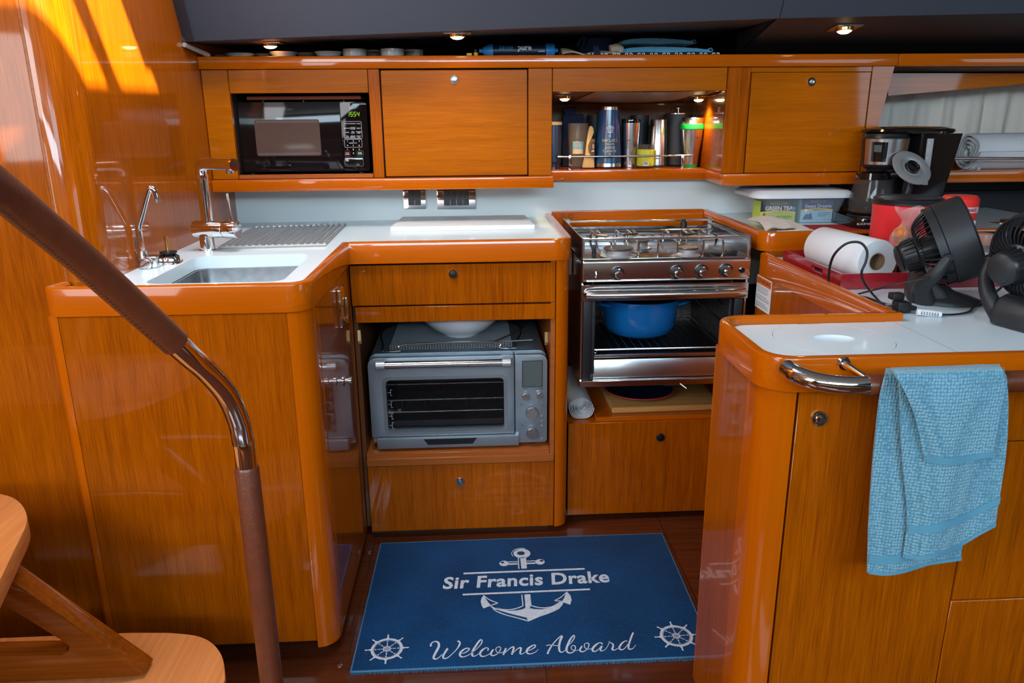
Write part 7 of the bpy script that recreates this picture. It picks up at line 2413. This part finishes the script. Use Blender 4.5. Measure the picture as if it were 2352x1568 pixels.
# ---- desk fans
def fan(base, heading, tilt, hoff, label):
    """small air circulator: ringed head on a curved stand"""
    t = thing('desk_fan', base, label, 'fan')
    ax_ = V(math.cos(heading) * math.cos(tilt), math.sin(heading) * math.cos(tilt), math.sin(tilt))
    c = Vector(base) + Vector(hoff)
    side = ax_.cross(V(0, 0, 1)).normalized()
    upv = side.cross(ax_).normalized()
    M = Matrix.Identity(4)
    for i in range(3):
        M[i][0], M[i][1], M[i][2], M[i][3] = side[i], upv[i], ax_[i], c[i]
    R = 0.083
    rg = build('head_ring', MB().lathe([(R * 0.95, -0.020), (R, -0.019), (R, 0.030), (R * 0.96, 0.034), (R * 0.93, 0.034), (R * 0.93, -0.020), (R * 0.95, -0.020)], 56, M, cap=False), 'black_matte', t)
    build('rear_collar', MB().lathe([(R * 0.93, -0.036), (R * 0.97, -0.036), (R * 0.965, -0.0205), (R * 0.93, -0.0205), (R * 0.93, -0.036)], 56, M, cap=False), 'black_matte', rg)
    mh = build('motor_housing', MB().lathe([(0, -0.104), (0.020, -0.103), (0.027, -0.099), (0.030, -0.092), (0.031, -0.070), (0.036, -0.066), (0.036, -0.060), (0.028, -0.058), (0.026, -0.020), (0, -0.020)], 36, M), 'black_plastic', t)
    build('motor_cap', MB().lathe([(0.0285, -0.1005), (0.022, -0.107), (0.010, -0.1095), (0, -0.110)], 36, M), 'black_matte', mh)
    for i in range(40):
        a = 2 * math.pi * i / 40
        u = V(math.cos(a), math.sin(a), 0)
        P = [u * 0.0355 + V(0, 0, -0.064), u * 0.052 + V(0, 0, -0.062), u * 0.066 + V(0, 0, -0.050), u * (R * 0.94) + V(0, 0, -0.030)]
        build('grille_rib', MB().tube([M @ p for p in spline(P, 3)], 0.0014, 5), 'black_plastic', t)
    for i in range(20):
        a = 2 * math.pi * i / 20
        u = V(math.cos(a), math.sin(a), 0)
        build('cooling_fin', MB().tube([M @ (u * 0.0305 + V(0, 0, -0.092)), M @ (u * 0.0335 + V(0, 0, -0.070))], 0.0016, 4), 'black_plastic', mh)
    for k, rr in enumerate((0.022, 0.036, 0.050, 0.064, 0.075)):
        build('front_grille_ring', MB().lathe([(rr, 0.026), (rr + 0.002, 0.028), (rr, 0.030)], 40, M, cap=False), 'black_gloss', t)
    for i in range(16):
        a = 2 * math.pi * i / 16
        P = [V(0.02 * math.cos(a), 0.02 * math.sin(a), 0.028), V(0.05 * math.cos(a + 0.25), 0.05 * math.sin(a + 0.25), 0.030), V(R * 0.93 * math.cos(a + 0.45), R * 0.93 * math.sin(a + 0.45), 0.027)]
        build('front_grille_rib', MB().tube([M @ p for p in spline(P, 3)], 0.0012, 4), 'black_gloss', t)
    build('front_hub', MB().lathe([(0.022, 0.025), (0.020, 0.033), (0.010, 0.037), (0, 0.038)], 28, M), 'black_gloss', t)
    for i in range(5):
        a = 2 * math.pi * i / 5
        def bl(u, v):
            r_ = 0.020 + 0.050 * u
            aa = a + (v - 0.5) * 0.9 + 0.35 * u
            return M @ V(r_ * math.cos(aa), r_ * math.sin(aa), -0.012 + 0.024 * v)
        build('blade', MB().grid(bl, 5, 5, 0.0012), 'black_gloss', t)
    # stand: foot, forward wedge and two arms reaching the pivots
    hz = V(math.cos(heading), math.sin(heading), 0)
    b = Vector(base)
    foot = MB()
    ring = []
    prof = [(1.0, 0.0005), (1.0, 0.004), (0.94, 0.009), (0.72, 0.016), (0.45, 0.024), (0.28, 0.036)]
    nn = 40
    for (s, z) in prof:
        for i in range(nn):
            a = 2 * math.pi * i / nn
            lx = 0.066 * s * math.cos(a)
            ly = 0.050 * s * math.sin(a)
            sh_ = -0.030 * (1 - s)
            ring.append(b + hz * (lx + 0.012 + sh_) + V(-hz.y, hz.x, 0) * ly + V(0, 0, z))
    fs = []
    for k in range(len(prof) - 1):
        fs += [(k * nn + i, k * nn + (i + 1) % nn, (k + 1) * nn + (i + 1) % nn, (k + 1) * nn + i) for i in range(nn)]
    fs.append(tuple(range(nn - 1, -1, -1)))
    fs.append(tuple((len(prof) - 1) * nn + i for i in range(nn)))
    build('foot', foot.add(ring, fs), 'black_matte', t)
    sd = V(-hz.y, hz.x, 0)
    piv = c - ax_ * 0.026
    for s in (-1, 1):
        p0 = b - hz * 0.030 + sd * s * 0.034 + V(0, 0, 0.006)
        p1 = b - hz * 0.040 + sd * s * 0.058 + V(0, 0, 0.040)
        p2 = piv + side * (-s) * 0.078 * 0 + sd * s * 0.082 - upv * 0.012
        S = spline([p0, p1, (p1 + p2) / 2 + sd * s * 0.012, p2], 5)
        build('stand_arm', MB().tube(S, [0.020 - 0.011 * k / (len(S) - 1) for k in range(len(S))], 12, flat=0.9), 'black_matte', t)
        build('pivot_knob', MB().cyl(p2 - sd * s * 0.006, p2 + sd * s * 0.006, 0.010, 0.008, 16), 'black_plastic', t)
    wd = [b - hz * 0.062 + V(0, 0, 0.001), b + hz * 0.020 + V(0, 0, 0.001), b + hz * 0.002 + V(0, 0, 0.030), b - hz * 0.026 + V(0, 0, 0.058), b - hz * 0.050 + V(0, 0, 0.050), b - hz * 0.064 + V(0, 0, 0.026)]
    build('stand_wedge', MB().prism([p - sd * 0.038 for p in wd], sd * 0.076), 'black_matte', t, bevel=0.010, seg=3)
    return t
fan1 = fan(V(0.948, 1.462, ZI), math.radians(-24), math.radians(24), (0.012, 0.0, 0.124), 'black desk fan tilted up beside the red tray')
fan2 = fan(V(1.000, 1.265, ZI), math.radians(15), math.radians(12), (0.008, 0.010, 0.128), 'black desk fan with rear motor cap facing the towel rail')

# ---- power cords
zc_ = ZI + 0.0035
def cord(name, pts, parent, r=0.0027):
    return build(name, MB().tube(spline(pts, 8), r, 8, flat=0.75), 'black_rubber', parent)
c1 = [V(0.915, 1.405, 0.850), PY(2300, 572, 1.44), PY(2262, 590, 1.43), PY(2225, 615, 1.41), PY(2180, 628, 1.40), PY(2110, 642, 1.40), PY(2050, 655, 1.42), PY(2010, 665, 1.45), PZ(1968, 676, zc_), PZ(1966, 680, zc_), PZ(1990, 683, zc_), PZ(2030, 697, zc_), PZ(2052, 703, zc_)]
cord('power_cord', c1[1:], fan2)
c2 = [PZ(1903, 640, zc_ + 0.030) , PY(1906, 612, 1.585), PY(1918, 582, 1.570), PY(1945, 559, 1.560), PY(1975, 557, 1.555), PY(1991, 575, 1.550), PY(1989, 600, 1.548), PY(1979, 625, 1.545), PY(1984, 648, 1.52), PZ(2005, 676, zc_), PZ(2030, 702, zc_), PZ(2052, 722, zc_), PZ(2072, 716, zc_)]
c2[0] = V(PY(1904, 640, 1.60).x, 1.60, 0.812)
cord('power_cord', c2, fan1)
c3 = [PZ(2150, 722, zc_), PZ(2190, 722, zc_), PZ(2225, 716, zc_), PZ(2240, 700, zc_ + 0.004), PY(2275, 678, 1.33), PY(2300, 660, 1.27), PY(2308, 645, 1.235)]
cord('power_cord', c3, fan2)
q0, q1 = PZ(2055, 718, ZI), PZ(2092, 720, ZI)
pg = build('power_plug', MB().box(q0.x, q1.x, q0.y - 0.010, q0.y + 0.016, ZI + 0.0004, ZI + 0.022), 'black_plastic', fan2, bevel=0.004)
build('plug_head', MB().box(q0.x - 0.004, q0.x + 0.020, q0.y + 0.006, q0.y + 0.026, ZI + 0.0226, ZI + 0.036), 'black_plastic', pg, bevel=0.003)
build('strain_relief', MB().cyl(V(q1.x, q0.y + 0.002, ZI + 0.010), V(q1.x + 0.014, q0.y - 0.001, ZI + 0.008), 0.006, 0.004, 10), 'black_rubber', pg)
for dz in (0.008, 0.014):
    build('prong', MB().box(q0.x - 0.018, q0.x, q0.y + 0.004, q0.y + 0.010, ZI + dz, ZI + dz + 0.0016), 'steel', pg)
t0, t1 = PZ(2106, 716, ZI + 0.008), PZ(2162, 722, ZI + 0.005)
build('paper_tag', MB().tube([t0, t0.lerp(t1, 0.5), t1], [0.0058, 0.0062, 0.0050], 8), 'paper_flat', pg)
ln_ = MB()
for k in range(7):
    p = t0.lerp(t1, 0.12 + 0.11 * k)
    ln_.box(p.x - 0.0012, p.x + 0.0016, p.y - 0.0064, p.y - 0.0060, p.z - 0.003, p.z + 0.003)
build('tag_print', ln_, 'grey_print', pg, smooth=False)
